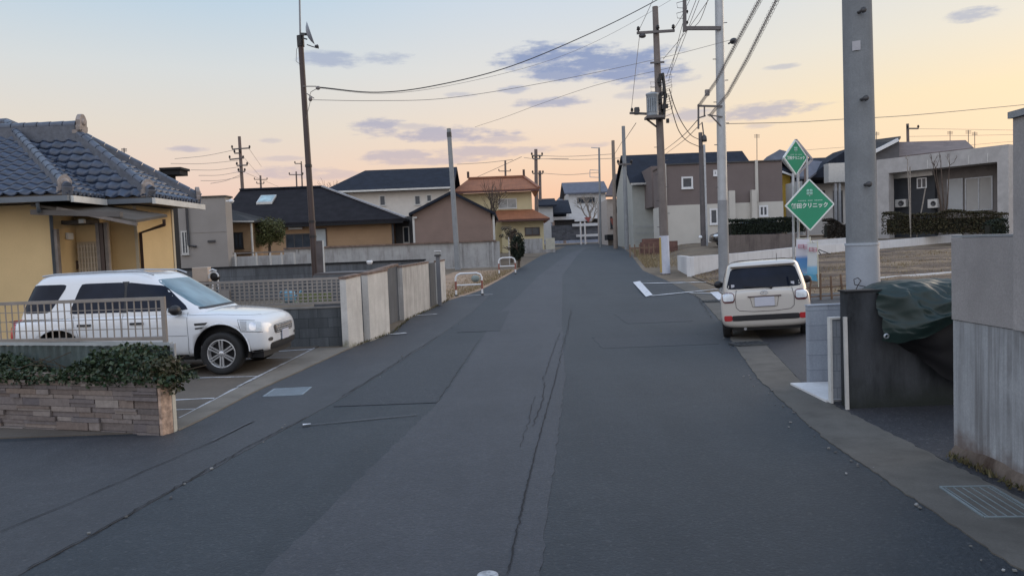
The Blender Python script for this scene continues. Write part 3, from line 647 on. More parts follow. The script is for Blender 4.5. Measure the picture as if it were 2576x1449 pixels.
# ------------------------------------------------------------------ yellow house with blue tiled roof, left
M['tile'] = simple('blue_grey_kawara', (.038, .056, .098), .34, .35, 5, fine=18, spec=.6)
M['ridge'] = simple('ridge_tile_grey', (.075, .092, .13), .4, .25, 6)
M['mortar'] = simple('ridge_mortar', (.115, .125, .15), .7, .25, 8)
M['oni'] = simple('ridge_end_ornament', (.30, .26, .24), .7, .25, 9)
M['yellow'] = simple('yellow_render', (.62, .46, .245), .9, .07, 1.3, fine=35, bmp=.15)
M['yellow_shaded'] = simple('yellow_render_shaded', (.40, .31, .175), .9, .08, 1.3, fine=35, bmp=.15)  # the yellow render darkened as if in shade, given to no wall
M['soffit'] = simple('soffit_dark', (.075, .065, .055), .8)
M['gut'] = simple('gutter_blue_grey', (.12, .14, .165), .5)
M['gutw'] = simple('gutter_white', (.60, .60, .58), .5)
M['brown'] = simple('brown_metal', (.06, .035, .028), .5)
M['grayw'] = simple('weathered_timber', (.19, .165, .15), .8, .25, 6)
def tile_plane(mb, pts, tw=.27, course=.225, amp=.02, stepz=.028):
    pts = [Vector(p) for p in pts]; u = (pts[1] - pts[0]).normalized(); n = u.cross(pts[2] - pts[0]).normalized()
    if n.z < 0: n = -n
    v = n.cross(u); 
    if v.z < 0: v = -v
    us = [(p - pts[0]).dot(u) for p in pts]; vs_ = [(p - pts[0]).dot(v) for p in pts]
    u0, u1, v0, v1 = min(us), max(us), min(vs_), max(vs_)
    bm = bmesh.new(); nu = int((u1 - u0) / (tw / 6)) + 1; nc = int((v1 - v0) / course) + 1
    for c in range(nc):
        rows = []
        for kk in (0, 1):
            row = []
            for i in range(nu + 1):
                uu = u0 + i * tw / 6; ph = (uu / tw) % 1.0
                h = amp * (math.cos(2 * math.pi * ph) + .5 * max(0, math.cos(2 * math.pi * ph)))
                row.append(bm.verts.new(pts[0] + u * uu + v * (v0 + (c + kk) * course) + n * (h + stepz * (1 - kk) + .02)))
            rows.append(row)
        low = [bm.verts.new(q.co - n * (stepz + .004)) for q in rows[0]]
        for i in range(nu):
            bm.faces.new((rows[0][i], rows[0][i + 1], rows[1][i + 1], rows[1][i])); bm.faces.new((low[i], low[i + 1], rows[0][i + 1], rows[0][i]))
    ce = sum(pts, Vector()) / len(pts)
    for i, p in enumerate(pts):
        q = pts[(i + 1) % len(pts)]; e = (q - p).normalized(); o_ = e.cross(n); 
        if o_.dot(ce - p) > 0: o_ = -o_
        bmesh.ops.bisect_plane(bm, geom=bm.verts[:] + bm.edges[:] + bm.faces[:], plane_co=p, plane_no=o_, clear_outer=True)
    bm.verts.index_update(); mb.add([v_.co.copy() for v_ in bm.verts], [tuple(v_.index for v_ in f.verts) for f in bm.faces], True); bm.free()
def ridge_cap(mb, mo, p, q, wd=.2, ht=.16):
    p = Vector(p); q = Vector(q); mo.bar(p + Vector((0, 0, ht * .3)), q + Vector((0, 0, ht * .3)), wd * .8, ht)
    n = max(2, int((q - p).length / .28)); d = (q - p) / n
    for i in range(n): mb.cyl(p + d * i + Vector((0, 0, ht * .86)), p + d * (i + .96) + Vector((0, 0, ht * .86)), wd * .42, wd * .38, 9)
def oni(mb, p, out, s_=1.0):
    p = Vector(p); out = Vector((out[0], out[1], 0)).normalized(); sd_ = Vector((-out.y, out.x, 0)); Zv = Vector((0, 0, 1))
    prof = [(-.16, 0), (.16, 0), (.17, .10), (.13, .12), (.15, .24), (.10, .33), (.04, .38), (-.04, .38), (-.10, .33), (-.15, .24), (-.13, .12), (-.17, .10)]
    mb.prism([p + sd_ * a * s_ + Zv * b * s_ for a, b in prof], out * .10 * s_)
    mb.lathe([(0, .03), (.05, .03), (.085, 0), (.085, -.04)], p + out * .1 * s_ + Zv * .2 * s_, out, 12)
    mb.box(p.x - .12 * s_, p.x + .12 * s_, p.y - .1, p.y + .1, p.z - .06, p.z + .02)
ze = 3.22
t = thing('yellow_house', 'yellow rendered single storey house with blue grey tiled hip roof behind the white car', 'house', (-9, 16, 0))
CA = Vector((-8.28, 14.3, ze)); CAl = Vector((-20, 14.3, ze)); PA = Vector((-11.3, 17.32, 5.03)); CAb = Vector((-8.28, 17.6, ze)); CAm = Vector((-10.4, 19.0, 4.493)); PAl = Vector((-20, 17.32, 5.03))
CB = Vector((-7.32, 15.6, ze)); CBl = Vector((-9.6, 15.6, ze)); CC = Vector((-7.32, 18.05, ze)); RB = Vector((-9.45, 16.85, 4.66)); RBl = Vector((-12, 16.85, 4.66)); CCl = Vector((-12, 18.05, ze))
r = MB(); tile_plane(r, [CAl, CA, PA, PAl]); tile_plane(r, [CA, CAb, CAm, PA]); tile_plane(r, [CBl, CB, RB, RBl]); tile_plane(r, [CB, CC, RB])
ro = r.build('roof', M['tile'], t)
sl_ = MB()
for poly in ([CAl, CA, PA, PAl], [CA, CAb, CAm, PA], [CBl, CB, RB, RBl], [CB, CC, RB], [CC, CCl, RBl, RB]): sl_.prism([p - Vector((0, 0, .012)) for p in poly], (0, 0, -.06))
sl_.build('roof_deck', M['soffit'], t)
rc_ = MB(); mo = MB()
for p, q in ((CA, PA), (CB, RB), (PA, PAl), (PA, CAm)): ridge_cap(rc_, mo, p, q)
ridge_cap(rc_, mo, CC + Vector((0, 0, .02)), RB); ridge_cap(rc_, mo, RB, RBl, .24, .34)
rr_ = rc_.build('ridge_tiles', M['ridge'], ro); mo.build('ridge_mortar', M['mortar'], ro)
for p, d in ((CA + Vector((-.12, .1, .06)), (1, -1)), (CB + Vector((-.12, .08, .06)), (1, -.9)), (CC + Vector((-.08, -.06, .08)), (1, .6)), (RB + Vector((.05, 0, .16)), (1, 0))):
    b = MB(); oni(b, p, d, .8 if p.z < 4 else .95); b.build('ridge_ornament', M['oni'], t)
# eave tile noses
b = MB()
for (p, q) in ((CA, Vector((-8.28, 15.6, ze))), (CB, CC)):
    n = int((q - p).length / .14)
    for i in range(n): c = p + (q - p) * ((i + .5) / n); b.cyl(c + Vector((-.08, 0, .05)), c + Vector((.03, 0, .03)), .045, n=8)
b.build('eave_tiles', M['ridge'], ro)
b = MB(); b.box(CAl.x, CA.x + .02, 14.24, 14.32, ze - .13, ze - .03); b.box(-8.24, CB.x + .02, 15.54, 15.62, ze - .13, ze - .03); b.build('gutter', M['gut'], t)
b = MB(); b.box(-8.26, -8.2, 14.34, 15.53, ze - .15, ze - .03); b.box(-7.30, -7.23, 15.56, 18.1, ze - .15, ze - .03); b.build('fascia', M['gutw'], t)
xa = X(133, 15.0, 600); x1, x2 = X(279, 16.2, 600), X(346, 16.2, 600)
b = MB(); b.box(-16, xa, 15.0, 15.795, 0, ze - .12); b.build('wall', M['yellow'], t)
b = MB(); b.box(-16, x1 - .003, 15.80, 16.4, 0, ze - .12); b.build('wall', M['yellow'], t)
b = MB(); b.box(x1, x2, 16.2, 17.95, 0, ze - .12); b.build('wall', M['yellow'], t)
b = MB(); b.box(x2 + .003, x2 + .02, 17.87, 17.96, 0, ze - .13); b.box(x2 - .05, x2 + .012, 16.18, 16.198, 0, ze - .13); b.build('corner_trim', simple('cream_trim', (.55, .48, .36), .8), t)
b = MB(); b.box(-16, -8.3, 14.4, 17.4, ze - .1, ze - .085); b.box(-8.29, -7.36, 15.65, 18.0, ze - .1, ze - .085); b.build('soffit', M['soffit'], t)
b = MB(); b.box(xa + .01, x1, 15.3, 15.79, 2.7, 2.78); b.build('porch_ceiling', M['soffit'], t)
# entrance: wall plate, lattice door, posts
dr = MB(); xd0, xd1 = X(193, 15.74, 600), X(247, 15.74, 600); dr.box(xd0, xd1, 15.74, 15.797, .2, 2.35)
d_ = dr.build('door', simple('pale_door', (.42, .34, .24), .7), t)
b = MB()
for i in range(7): x = xd0 + (xd1 - xd0) * (i + .5) / 7; b.box(x - .014, x + .014, 15.715, 15.738, .25, 2.3)
for i in range(18): z = .3 + i * .115; b.box(xd0, xd1, 15.722, 15.734, z - .01, z + .01)
b.build('lattice', simple('door_lattice', (.50, .43, .34), .7), d_)
for px_ in (252, 262, 273):
    b = MB(); x = X(px_, 15.6, 600); b.box(x - .035, x + .035, 15.5, 15.58, 0, 2.72); b.build('porch_post', M['grayw'] if px_ != 262 else M['brown'], t)
p = at(178, 594, 15.5); b = MB(); b.box(xa + .003, xa + .06, 15.42, 15.62, p.z - .07, p.z + .07, .01); b.build('entry_light', M['gutw'], t)
p = at(191, 667, 15.74); b = MB(); b.box(p.x - .04, p.x + .04, 15.73, 15.797, p.z - .09, p.z + .09); b.build('intercom', M['brown'], t)
p = at(211, 557, 15.3); b = MB(); b.box(p.x - .05, p.x + .05, 15.2, 15.28, p.z - .04, p.z + .04); b.build('porch_lamp', M['gutw'], t)
# mono pitch porch canopy
cl, cr = at(86, 525, 14.55), at(346, 558, 14.5); zl, zr = at(110, 519, 14.55).z + .05, cr.z + .03
b = MB(); b.prism([(cl.x, 14.45, zl), (cr.x, 14.45, zr), (cr.x, 15.78, zr + .16), (cl.x, 15.78, zl + .16)], (0, 0, -.05)); cn = b.build('canopy', simple('canopy_metal', (.10, .088, .076), .8, .2, 4, spec=.2), t)
b = MB(); b.box(cl.x + .1, cl.x + .2, 14.5, 15.4, zl - .16, zl - .08); b.prism([(cl.x, 14.42, zl - .11), (cl.x + 1.7, 14.42, zl - .22), (cl.x + 1.7, 14.42, zl - .32), (cl.x, 14.42, zl - .21)], (0, .12, 0)); b.build('canopy_beam', simple('canopy_shadow_timber', (.10, .09, .085), .7), cn)
b = MB(); b.bar((cl.x + .5, 14.46, zl - .11), (cr.x, 14.46, zr - .08), .07, .06); b.build('canopy_gutter', M['grayw'], cn)
b = MB(); q = at(421, 563, 15.7); e = at(349, 584, 15.72); b.tube([(cr.x - .04, 15.7, zr + .06), (cr.x - .04, 15.7, q.z - .02), (x2 + .05, 16.24, e.z), (x2 + .05, 16.24, 0)], .035, 8); b.build('downpipe', M['brown'], t)
b = MB(); p = at(98, 494, 14.4); e = at(133, 565, 14.9); b.tube([(p.x, 14.34, ze - .14), (p.x, 14.36, ze - .3), (e.x - .03, 14.9, e.z + .35), (e.x - .03, 14.92, 0)], .035, 8); b.build('downpipe', M['gut'], t)
b = MB(); x = X(143, 14.98, 600); b.box(x - .05, x + .05, 14.9, 14.99, 0, 2.6); b.build('porch_post', M['grayw'], t)

b = MB(); b.box(X(398, 24, 430), X(452, 24, 430), 24, 24.6, Z(425, 440, 24), Z(425, 428, 24)); b.box(X(402, 24, 425), X(456, 24, 425), 23.95, 24.65, Z(425, 428, 24) + .003, Z(425, 422, 24)); b.box(X(412, 24, 500), X(428, 24, 500), 24.1, 24.5, 0, Z(425, 440, 24) - .003); tag(b.build('neighbour_roof_ridge', M['crack']), 'dark flat topped roof block peeping over the back slope of the tiled roof', 'roof block')  # dark ridge of a neighbouring roof, on a hidden support
# ------------------------------------------------------------------ left mid-distance houses
def slab(mb, pts, th): mb.prism(pts, (0, 0, -th))
def window(root, x0, x1, z0, z1, y, frame=None, pane=None, fw=.06, mull=1, deep=.05, name='window'):
    f = MB(); fr = frame or M['alu']
    f.box(x0, x1, y - deep, y - .003, z0, z0 + fw); f.box(x0, x1, y - deep, y - .003, z1 - fw, z1); f.box(x0, x0 + fw, y - deep + .001, y - .003, z0 + fw, z1 - fw); f.box(x1 - fw, x1, y - deep + .001, y - .003, z0 + fw, z1 - fw)
    for i in range(mull): xm = x0 + (x1 - x0) * (i + 1) / (mull + 1); f.box(xm - fw * .4, xm + fw * .4, y - deep + .01, y - .003, z0 + fw, z1 - fw)
    f.box(x0 - .03, x1 + .03, y - deep - .04, y - .003, z0 - .04, z0 - .002)
    o = f.build(name, fr, root)
    p = MB(); p.box(x0 + fw * .5, x1 - fw * .5, y - .016, y - .002, z0 + fw * .5, z1 - fw * .5); p.build('pane', pane or M['glass'], o)
    return o
def pwin(root, px0, py0, px1, py1, Y, **k):
    a = at(px0, py1, Y); b = at(px1, py0, Y); c = at(px1, py1, Y); d = at(px0, py0, Y)
    return window(root, (a.x + d.x) / 2, (b.x + c.x) / 2, (a.z + c.z) / 2, (b.z + d.z) / 2, Y, **k)
t = thing('grey_house', 'plain grey rendered house wall with a flat roof behind the yellow house', 'house', (-12.5, 31, .5))
M['greyr'] = simple('grey_render', (.285, .265, .25), .9, .06, 1.2, fine=30)
xr = X(574, 31); zt_ = Z(540, 497, 31)
b = MB(); b.box(xr - 7, xr, 31, 31.7, .3, zt_); b.build('wall', M['greyr'], t)
b = MB(); b.box(xr - 7.05, xr + .05, 30.95, 31.75, zt_ + .003, zt_ + .07); b.build('roof', M['soffit'], t)
b = MB(); x = X(473, 31, 560); b.tube([(x, 30.93, zt_), (x, 30.93, Z(480, 617, 31)), (x + .3, 30.93, Z(480, 621, 31))], .05, 8); b.build('downpipe', M['steeld'], t)
pwin(t, 457, 581, 475, 640, 31, frame=M['alu'], mull=1); 
b = MB(); p = at(533, 607, 31); b.box(p.x - .15, p.x + .15, 30.93, 30.99, p.z - .04, p.z + .04); b.build('vent', M['steeld'], t)
b = MB(); z = Z(520, 584, 31); b.box(xr - 7, xr + .004, 30.985, 30.997, z - .015, z + .015); b.build('seam_strip', M['greyr'], t)
p = at(573, 506, 30.8); b = MB(); b.box(p.x - .05, p.x + .22, 30.7, 30.9, p.z - .03, p.z + .03); b.sphere((p.x + .18, 30.7, p.z - .02), .1, .1, .09, 10, 6); b.build('flood_light', M['whitem'], t)
# outdoor unit, hose reel, left of the lot
p = at(503, 690, 24); t = thing('storage_box', 'beige box cabinet standing against the grey block wall', 'cabinet', (p.x, 24, gz(24)))
b = MB(); b.box(p.x - .25, p.x + .25, 24, 24.3, p.z - .25, p.z + .22, .015); b.build('cabinet', simple('beige_box', (.52, .43, .36), .6), t)
b = MB(); b.box(p.x - .28, p.x + .28, 23.98, 24.32, gz(24), p.z - .255); b.build('plinth', M['black'], t)
p = at(541, 690, 24); t = thing('hose_reel', 'black and white garden hose reel beside the beige cabinet', 'hose reel', (p.x, 24, gz(24)))
b = MB(); b.lathe([(.0, .1), (.11, .1), (.14, .06), (.14, -.06), (.11, -.1), (0, -.1)], (p.x, 24, p.z - .08), (0, 1, 0), 18); b.build('drum', M['black'], t)
b = MB(); b.tube([(p.x + .15 * math.cos(a), 23.88, p.z - .08 + .15 * math.sin(a)) for a in [i * .5 for i in range(8)]], .025, 6); b.tube([(p.x - .12, 23.86, p.z + .1), (p.x - .02, 23.86, p.z + .16), (p.x + .1, 23.86, p.z + .1)], .03, 6); b.build('hose', M['whitem'], t)
b = MB(); b.bar((p.x - .2, 24, gz(24)), (p.x - .05, 24, p.z), .05, .05); b.bar((p.x + .2, 24, gz(24)), (p.x + .05, 24, p.z), .05, .05); b.build('stand', M['whitem'], t)
# bay window porch
t = thing('bay_house', 'small dark roofed porch with a brown framed bay window beside the grey house', 'porch', (-11, 33, .6))
M['bayw'] = simple('bay_brown', (.33, .22, .13), .7, .15); x0, x1 = X(568, 33, 600), X(638, 33, 600); z0, z1 = Z(600, 640, 33), Z(600, 556, 33)
b = MB(); b.box(x0, x1 - .1, 33.2, 34.5, z0 - .8, z1); b.build('wall', M['bayw'], t)
b = MB(); b.box(x0 - .02, x0 + .06, 33, 33.2, z0, z1); b.box(x0 + .06, x1 - .2, 33, 33.2, z0, z0 + .1); b.build('frame', M['brown'], t)
pwin(t, 588, 585, 612, 625, 33.2, frame=M['black'], mull=1)
b = MB(); slab(b, [(x0 - .3, 32.6, z1 + .02), (x1 + .2, 32.6, z1 - .05), (x1 + .2, 34.8, z1 + .1), (x0 - .3, 34.8, z1 + .6)], .08); b.build('roof', M['crack'], t)
b = MB(); b.bar((x0 - .3, 32.56, z1), (x1 + .2, 32.56, z1 - .07), .06, .07); b.build('gutter', M['alu'], t)
b = MB(); b.cyl((x1, 32.8, z1 - .1), (x1, 32.8, .5), .05, n=8); b.build('downpipe', M['alu'], t)
t = thing('garden_fence', 'thin pale fence posts with rails in front of the round tree', 'fence', (X(690, 30), 30, .4))
for px_ in (592, 645, 680, 708, 740):
    b = MB(); x = X(px_, 30.5, 640); b.box(x - .03, x + .03, 30.47, 30.53, .4, Z(px_, 636, 30.5)); b.build('post', M['alu'], t)
b = MB(); b.box(X(585, 30.5), X(745, 30.5), 30.48, 30.52, Z(650, 637, 30.5), Z(650, 634, 30.5)); b.build('rail', M['grayw'], t)
b = MB(); b.box(X(580, 31.5), X(790, 31.5), 31.4, 31.55, .3, Z(690, 642, 31.5)); tag(b.build('garden_wall', M['gardenwall']), 'mottled low garden wall below the round tree', 'wall')
# long low house with skylight
DARKROOF = simple('charcoal_roof', (.020, .019, .023), .9, .25, 2, fine=22, bmp=.3, spec=.15); M['dark_roof'] = DARKROOF
NAVYROOF = simple('navy_slate_roof', (.018, .023, .036), .85, .25, 2, fine=22, bmp=.3, spec=.2); M['navy'] = NAVYROOF
t = thing('low_house', 'long single storey house with a charcoal roof, skylight and tan walls', 'house', (-11, 46, 1))
Yf = 45.0; xe0, xe1 = X(545, Yf, 556), X(1022, Yf, 552); zE = Z(900, 555, Yf); xr0, xr1 = X(604, 49, 478), X(812, 49, 476); zR = Z(740, 474, 49)
b = MB(); slab(b, [(xe0, Yf - .6, zE), (xe1, Yf - .6, zE), (xr1, 49, zR), (xr0, 49, zR)], .14); slab(b, [(xe1, Yf - .6, zE), (xe1, 53, zE), (xr1, 49, zR)], .14); slab(b, [(xe0, 53, zE), (xe0, Yf - .6, zE), (xr0, 49, zR)], .14); slab(b, [(xe1, 53, zE), (xe0, 53, zE), (xr0, 49, zR), (xr1, 49, zR)], .14)
ro = b.build('roof', DARKROOF, t)
b = MB(); b.bar((xr1, 48.9, zR + .05), (xe1 + .05, Yf - .6, zE + .05), .18, .08); b.build('hip_cap', simple('hip_cap_grey', (.26, .26, .28), .5), ro)
b = MB(); b.bar((xr0, 48.98, zR + .05), (xr1, 48.98, zR + .05), .25, .1); b.build('ridge_cap', NAVYROOF, ro)
fr_ = lambda y: zE + (zR - zE) * (y - (Yf - .6)) / (49 - Yf + .6)
sk = MB(); a = at(664, 500, 47); xs0, xs1 = X(645, 47, 500), X(685, 47, 500); 
sk.prism([(xs0, 46.9, fr_(46.9) + .12), (xs1, 46.9, fr_(46.9) + .12), (xs1, 47.9, fr_(47.9) + .12), (xs0, 47.9, fr_(47.9) + .12)], (0, 0, -.14)); sko = sk.build('skylight', M['alu'], ro)
b = MB(); b.prism([(xs0 + .08, 46.98, fr_(46.98) + .135), (xs1 - .08, 46.98, fr_(46.98) + .135), (xs1 - .08, 47.82, fr_(47.82) + .135), (xs0 + .08, 47.82, fr_(47.82) + .135)], (0, 0, -.01)); b.build('pane', glass('skylight_glass', (.30, .42, .45), .2), sko)
M['tan'] = siding('tan_siding', (.34, .225, .135), .22)
xw = X(985, Yf, 580)
b = MB(); b.box(xe0 + .4, xw, Yf, 52.5, .8, zE - .12); b.build('wall', M['tan'], t)
b = MB(); b.box(xe0 + .1, xe1 - .1, Yf - .7, Yf - .55, zE - .26, zE - .15); b.build('gutter', M['crack'], t)
pwin(t, 720, 588, 783, 640, Yf, frame=M['steeld'], mull=2)
dd = pwin(t, 793, 574, 823, 640, Yf, frame=M['brown'], pane=simple('pale_blue_door', (.36, .40, .42), .5), mull=0, name='door')
b = MB(); x = X(986, Yf, 580); b.box(x, x + .12, Yf - .05, Yf - .003, .8, zE - .26); b.build('downpipe', M['steeld'], t)
p = at(745, 574, Yf); b = MB(); b.box(p.x - .4, p.x + .4, Yf - .2, Yf - .003, p.z - .08, p.z + .04); b.build('awning_box', M['alu'], t)
# gap building between
t = thing('dark_annexe', 'dark clad annexe with a narrow window between the low house and the brown gable', 'annexe', (X(1012, 46), 46, 1))
b = MB(); b.box(X(985, 46.5) + .2, X(1040, 46.5), 46.5, 49, .8, Z(1010, 545, 46.5)); b.build('wall', M['steeld'], t); pwin(t, 1014, 570, 1030, 612, 46.5, frame=M['alu'], mull=0)
# brown gabled house
t = thing('brown_gable_house', 'brown sided house with a dark gable roof facing the street', 'house', (X(1140, 44), 44, 1))
Yg = 44.0; ap = at(1137, 481, Yg); el_, er_ = at(1030, 537, Yg), at(1247, 536, Yg); M['brownside'] = siding('brown_siding', (.235, .17, .145), .18, depth=.12)
xl, xr_ = X(1040, Yg, 590), X(1236, Yg, 590); sl1 = (ap.z - el_.z) / (ap.x - el_.x); sl2 = (ap.z - er_.z) / (er_.x - ap.x)
b = MB(); b.prism([(xl, Yg, .8), (xr_, Yg, .8), (xr_, Yg, ap.z - (xr_ - ap.x) * sl2 - .12), (ap.x, Yg, ap.z - .12), (xl, Yg, ap.z - (ap.x - xl) * sl1 - .12)], (0, 9, 0)); b.build('wall', M['brownside'], t)
b = MB(); slab(b, [(el_.x, Yg - .35, el_.z), (ap.x, Yg - .35, ap.z), (ap.x, Yg + 9.3, ap.z), (el_.x, Yg + 9.3, el_.z)], .16); slab(b, [(ap.x, Yg - .35, ap.z), (er_.x, Yg - .35, er_.z), (er_.x, Yg + 9.3, er_.z), (ap.x, Yg + 9.3, ap.z)], .16); b.build('roof', NAVYROOF, t)
b = MB(); x = X(1243, Yg, 590); b.box(x - .06, x + .06, Yg + .1, Yg + .25, .9, er_.z - .1); b.build('downpipe', M['gutw'], t)
b = MB(); b.box(xl - .02, xl + .1, Yg - .03, Yg - .004, .9, Z(1040, 545, Yg)); p = at(1045, 548, Yg); b.box(p.x - .1, p.x + .1, Yg - .15, Yg - .03, p.z - .05, p.z + .05); b.build('corner_trim', M['alu'], t)
# white two storey house with navy roof
t = thing('white_house', 'white two storey house with a broad navy roof behind the low charcoal roofed house', 'house', (X(1000, 60), 60, 1.5))
Yw = 60.0; e0, e1 = at(808, 478, Yw - .6), at(1142, 473, Yw - .6); r0, r1 = at(918, 419, 64), at(1135, 421, 64); zE = (e0.z + e1.z) / 2
b = MB(); slab(b, [(e0.x, Yw - .6, zE), (e1.x, Yw - .6, zE), (e1.x, 64, r1.z), (r0.x, 64, r1.z)], .15); slab(b, [(e0.x, 69, zE), (e0.x, Yw - .6, zE), (r0.x, 64, r1.z)], .15); slab(b, [(e1.x, 69, zE), (e0.x, 69, zE), (r0.x, 64, r1.z), (e1.x, 64, r1.z)], .15)
b.build('roof', NAVYROOF, t)
b = MB(); b.box(e0.x + .5, e1.x - .4, Yw, 68.5, 1.4, zE - .15); b.build('wall', simple('white_siding', (.60, .57, .53), .8, .05), t)
b = MB(); b.box(e0.x + .2, e1.x, Yw - .72, Yw - .61, zE - .16, zE - .02); b.build('gutter', M['gutw'], t)
for a in ((955, 492, 970, 518), (1043, 492, 1058, 516), (1073, 490, 1086, 508)): pwin(t, *a, Yw, frame=M['alu'], mull=0)
# orange tiled cream house
t = thing('orange_roof_house', 'cream two storey house with orange tiled roofs at the bend of the road', 'house', (X(1250, 62), 62, 1.5))
M['orange'] = siding('orange_tile', (.27, .105, .05), .33, 0, .5, .2)
Yo = 62.0; e0, e1 = at(1138, 481, Yo - .8), at(1356, 475, Yo - .8); r0, r1 = at(1178, 449, 66), at(1318, 446, 66); zE = (e0.z + e1.z) / 2; zR = r1.z
b = MB(); slab(b, [(e0.x, Yo - .8, zE), (e1.x, Yo - .8, zE), (r1.x, 66, zR), (r0.x, 66, zR)], .16); slab(b, [(e1.x, Yo - .8, zE), (e1.x, 71, zE), (r1.x, 66, zR)], .16); slab(b, [(e0.x, 71, zE), (e0.x, Yo - .8, zE), (r0.x, 66, zR)], .16); ro = b.build('roof', M['orange'], t)
b = MB(); b.bar((r0.x, 66, zR + .08), (r1.x, 66, zR + .08), .3, .16); b.bar((r1.x, 66, zR + .06), (e1.x, Yo - .8, zE + .06), .25, .12); b.build('ridge_cap', simple('orange_ridge', (.24, .095, .05), .7), ro)
for q in (r0, r1): b = MB(); b.box(q.x - .1, q.x + .1, 65.9, 66.1, zR + .1, zR + .65); b.build('ridge_ornament', M['brown'], ro)
M['cream'] = simple('cream_render', (.56, .49, .31), .9, .08, 1)
b = MB(); xw0, xw1 = X(1150, Yo, 510), X(1338, Yo, 510); b.box(xw0, xw1, Yo, 70, 1.4, zE - .16); b.build('wall', M['cream'], t)
b = MB(); b.box(e0.x, e1.x, Yo - .9, Yo - .79, zE - .2, zE - .04); b.build('gutter', simple('maroon_gutter', (.09, .03, .025), .5), t)
pwin(t, 1254, 500, 1300, 525, Yo, frame=M['alu'], pane=M['glassl'])
l0, l1 = at(1225, 551, Yo - 2.6), at(1383, 548, Yo - 2.6); zl = l1.z; zu = Z(1300, 528, Yo)
b = MB(); slab(b, [(l0.x, Yo - 2.6, zl), (l1.x, Yo - 2.6, zl), (X(1340, Yo, 530), Yo - .004, zu), (X(1250, Yo, 530), Yo - .004, zu)], .14); slab(b, [(l1.x, Yo - 2.6, zl), (l1.x, 69, zl), (xw1 + .01, 68, zu), (xw1 + .01, Yo, zu)], .14); b.build('lower_roof', M['orange'], t)
b = MB(); b.box(X(1262, Yo - 1.7, 580), X(1368, Yo - 1.7, 580), Yo - 1.7, Yo - .01, 1.4, zl - .1); b.build('wall', M['cream'], t)
b = MB(); b.box(l0.x, l1.x, Yo - 2.7, Yo - 2.59, zl - .18, zl - .03); b.build('gutter', simple('maroon_gutter_low', (.08, .03, .025), .5), t)
pwin(t, 1320, 572, 1358, 592, Yo - 1.7, frame=M['brown'], pane=M['glass'])
t = thing('gate_wall', 'pale rendered garden wall with a cream gate pier at the left road end', 'wall', (X(1360, 57), 57, 1.4))
b = MB(); b.box(X(1318, 57), X(1366, 57), 57, 57.2, 1.2, Z(1340, 601, 57)); b.build('wall_panel', M['gardenwall'], t)
b = MB(); b.box(X(1374, 56.8), X(1397, 56.8), 56.8, 57.3, 1.2, Z(1385, 599, 57)); b.build('gate_pier', simple('cream_pier', (.45, .43, .36), .8), t)
b = MB(); b.box(X(1335, 56.6), X(1397, 56.6), 56.5, 56.75, 1.2, Z(1365, 628, 57)); b.build('kerb_ledge', M['gardenwall'], t)
# shrubs and trees, left
def clump_fn(c, rx, ry, rz, lumps, seed):
    rnd = random.Random(seed); cs = []
    for _ in range(lumps):
        d = Vector((rnd.gauss(0, 1), rnd.gauss(0, 1), rnd.gauss(0, 1))).normalized() * rnd.uniform(.35, .95)
        cs.append((Vector(c) + Vector((d.x * rx, d.y * ry, d.z * rz)), rnd.uniform(.22, .42)))
    def fn(r):
        q, k = r.choice(cs); d = Vector((r.gauss(0, 1), r.gauss(0, 1), r.gauss(0, 1))).normalized() * (r.random() ** .4) * k
        return q + Vector((d.x * rx, d.y * ry, d.z * rz))
    return fn
def limb(mb, p, d, r, l, depth, rnd, spread=.5, kids=(2, 3)):
    q = p + d * l; mid = (p + q) / 2 + Vector((rnd.gauss(0, 1), rnd.gauss(0, 1), rnd.gauss(0, .4))) * l * .06
    mb.tube([p, mid, q], [r, r * .85, r * .7], 6 if r > .02 else 4, False)
    if depth == 0: return
    for _ in range(rnd.randint(*kids)):
        e = (d + Vector((rnd.gauss(0, spread), rnd.gauss(0, spread), rnd.gauss(0, spread * .6) + .15))).normalized(); limb(mb, q - d * l * rnd.uniform(0, .25), e, r * .62, l * rnd.uniform(.62, .85), depth - 1, rnd, spread, kids)
M['bark'] = simple('bark', (.10, .075, .06), .95, .3, 6); M['barkp'] = simple('pale_bark', (.28, .25, .22), .9, .3, 6)
def tree(name, label, base, c, rx, ry, rz, n, size, cols, seed, lumps=22, tr=.09, group=None):
    base = Vector(base); t = thing(name, label, 'tree', base, group=group)
    b = MB(); rnd = random.Random(seed); top = Vector(c) - Vector((0, 0, rz * .45)); b.tube([base, base.lerp(top, .5) + Vector((.04, 0, 0)), top], [tr, tr * .8, tr * .65], 8)
    for _ in range(6): limb(b, top - Vector((0, 0, rz * .2 * rnd.random())), Vector((rnd.gauss(0, .7), rnd.gauss(0, .7), 1)).normalized(), tr * .5, rz * .55, 2, rnd)
    b.build('trunk', M['bark'], t)
    leaves(clump_fn(c, rx, ry, rz, lumps, seed), n, size, seed, island(name + '_leaf', cols, .6), 'crown', t); return t
OLIVE = [(.05, .06, .022), (.085, .10, .035), (.12, .13, .045), (.065, .075, .028), (.15, .15, .065)]
DARKG = [(.008, .014, .012), (.016, .026, .018), (.03, .042, .022), (.012, .02, .016)]
c = at(677, 583, 34); b_ = at(672, 652, 34); tree('round_tree', 'round olive green tree in front of the low charcoal roofed house', (b_.x, 34, .5), c, .76, .8, .72, 9000, .06, OLIVE, 3, 70)
c = at(1302, 612, 40); tree('dark_bush', 'dark upright evergreen bush beside the farther guard rail', (c.x, 40, .8), (c.x, 40, Z(1300, 622, 40)), .36, .45, .80, 7000, .07, DARKG, 5, 60)
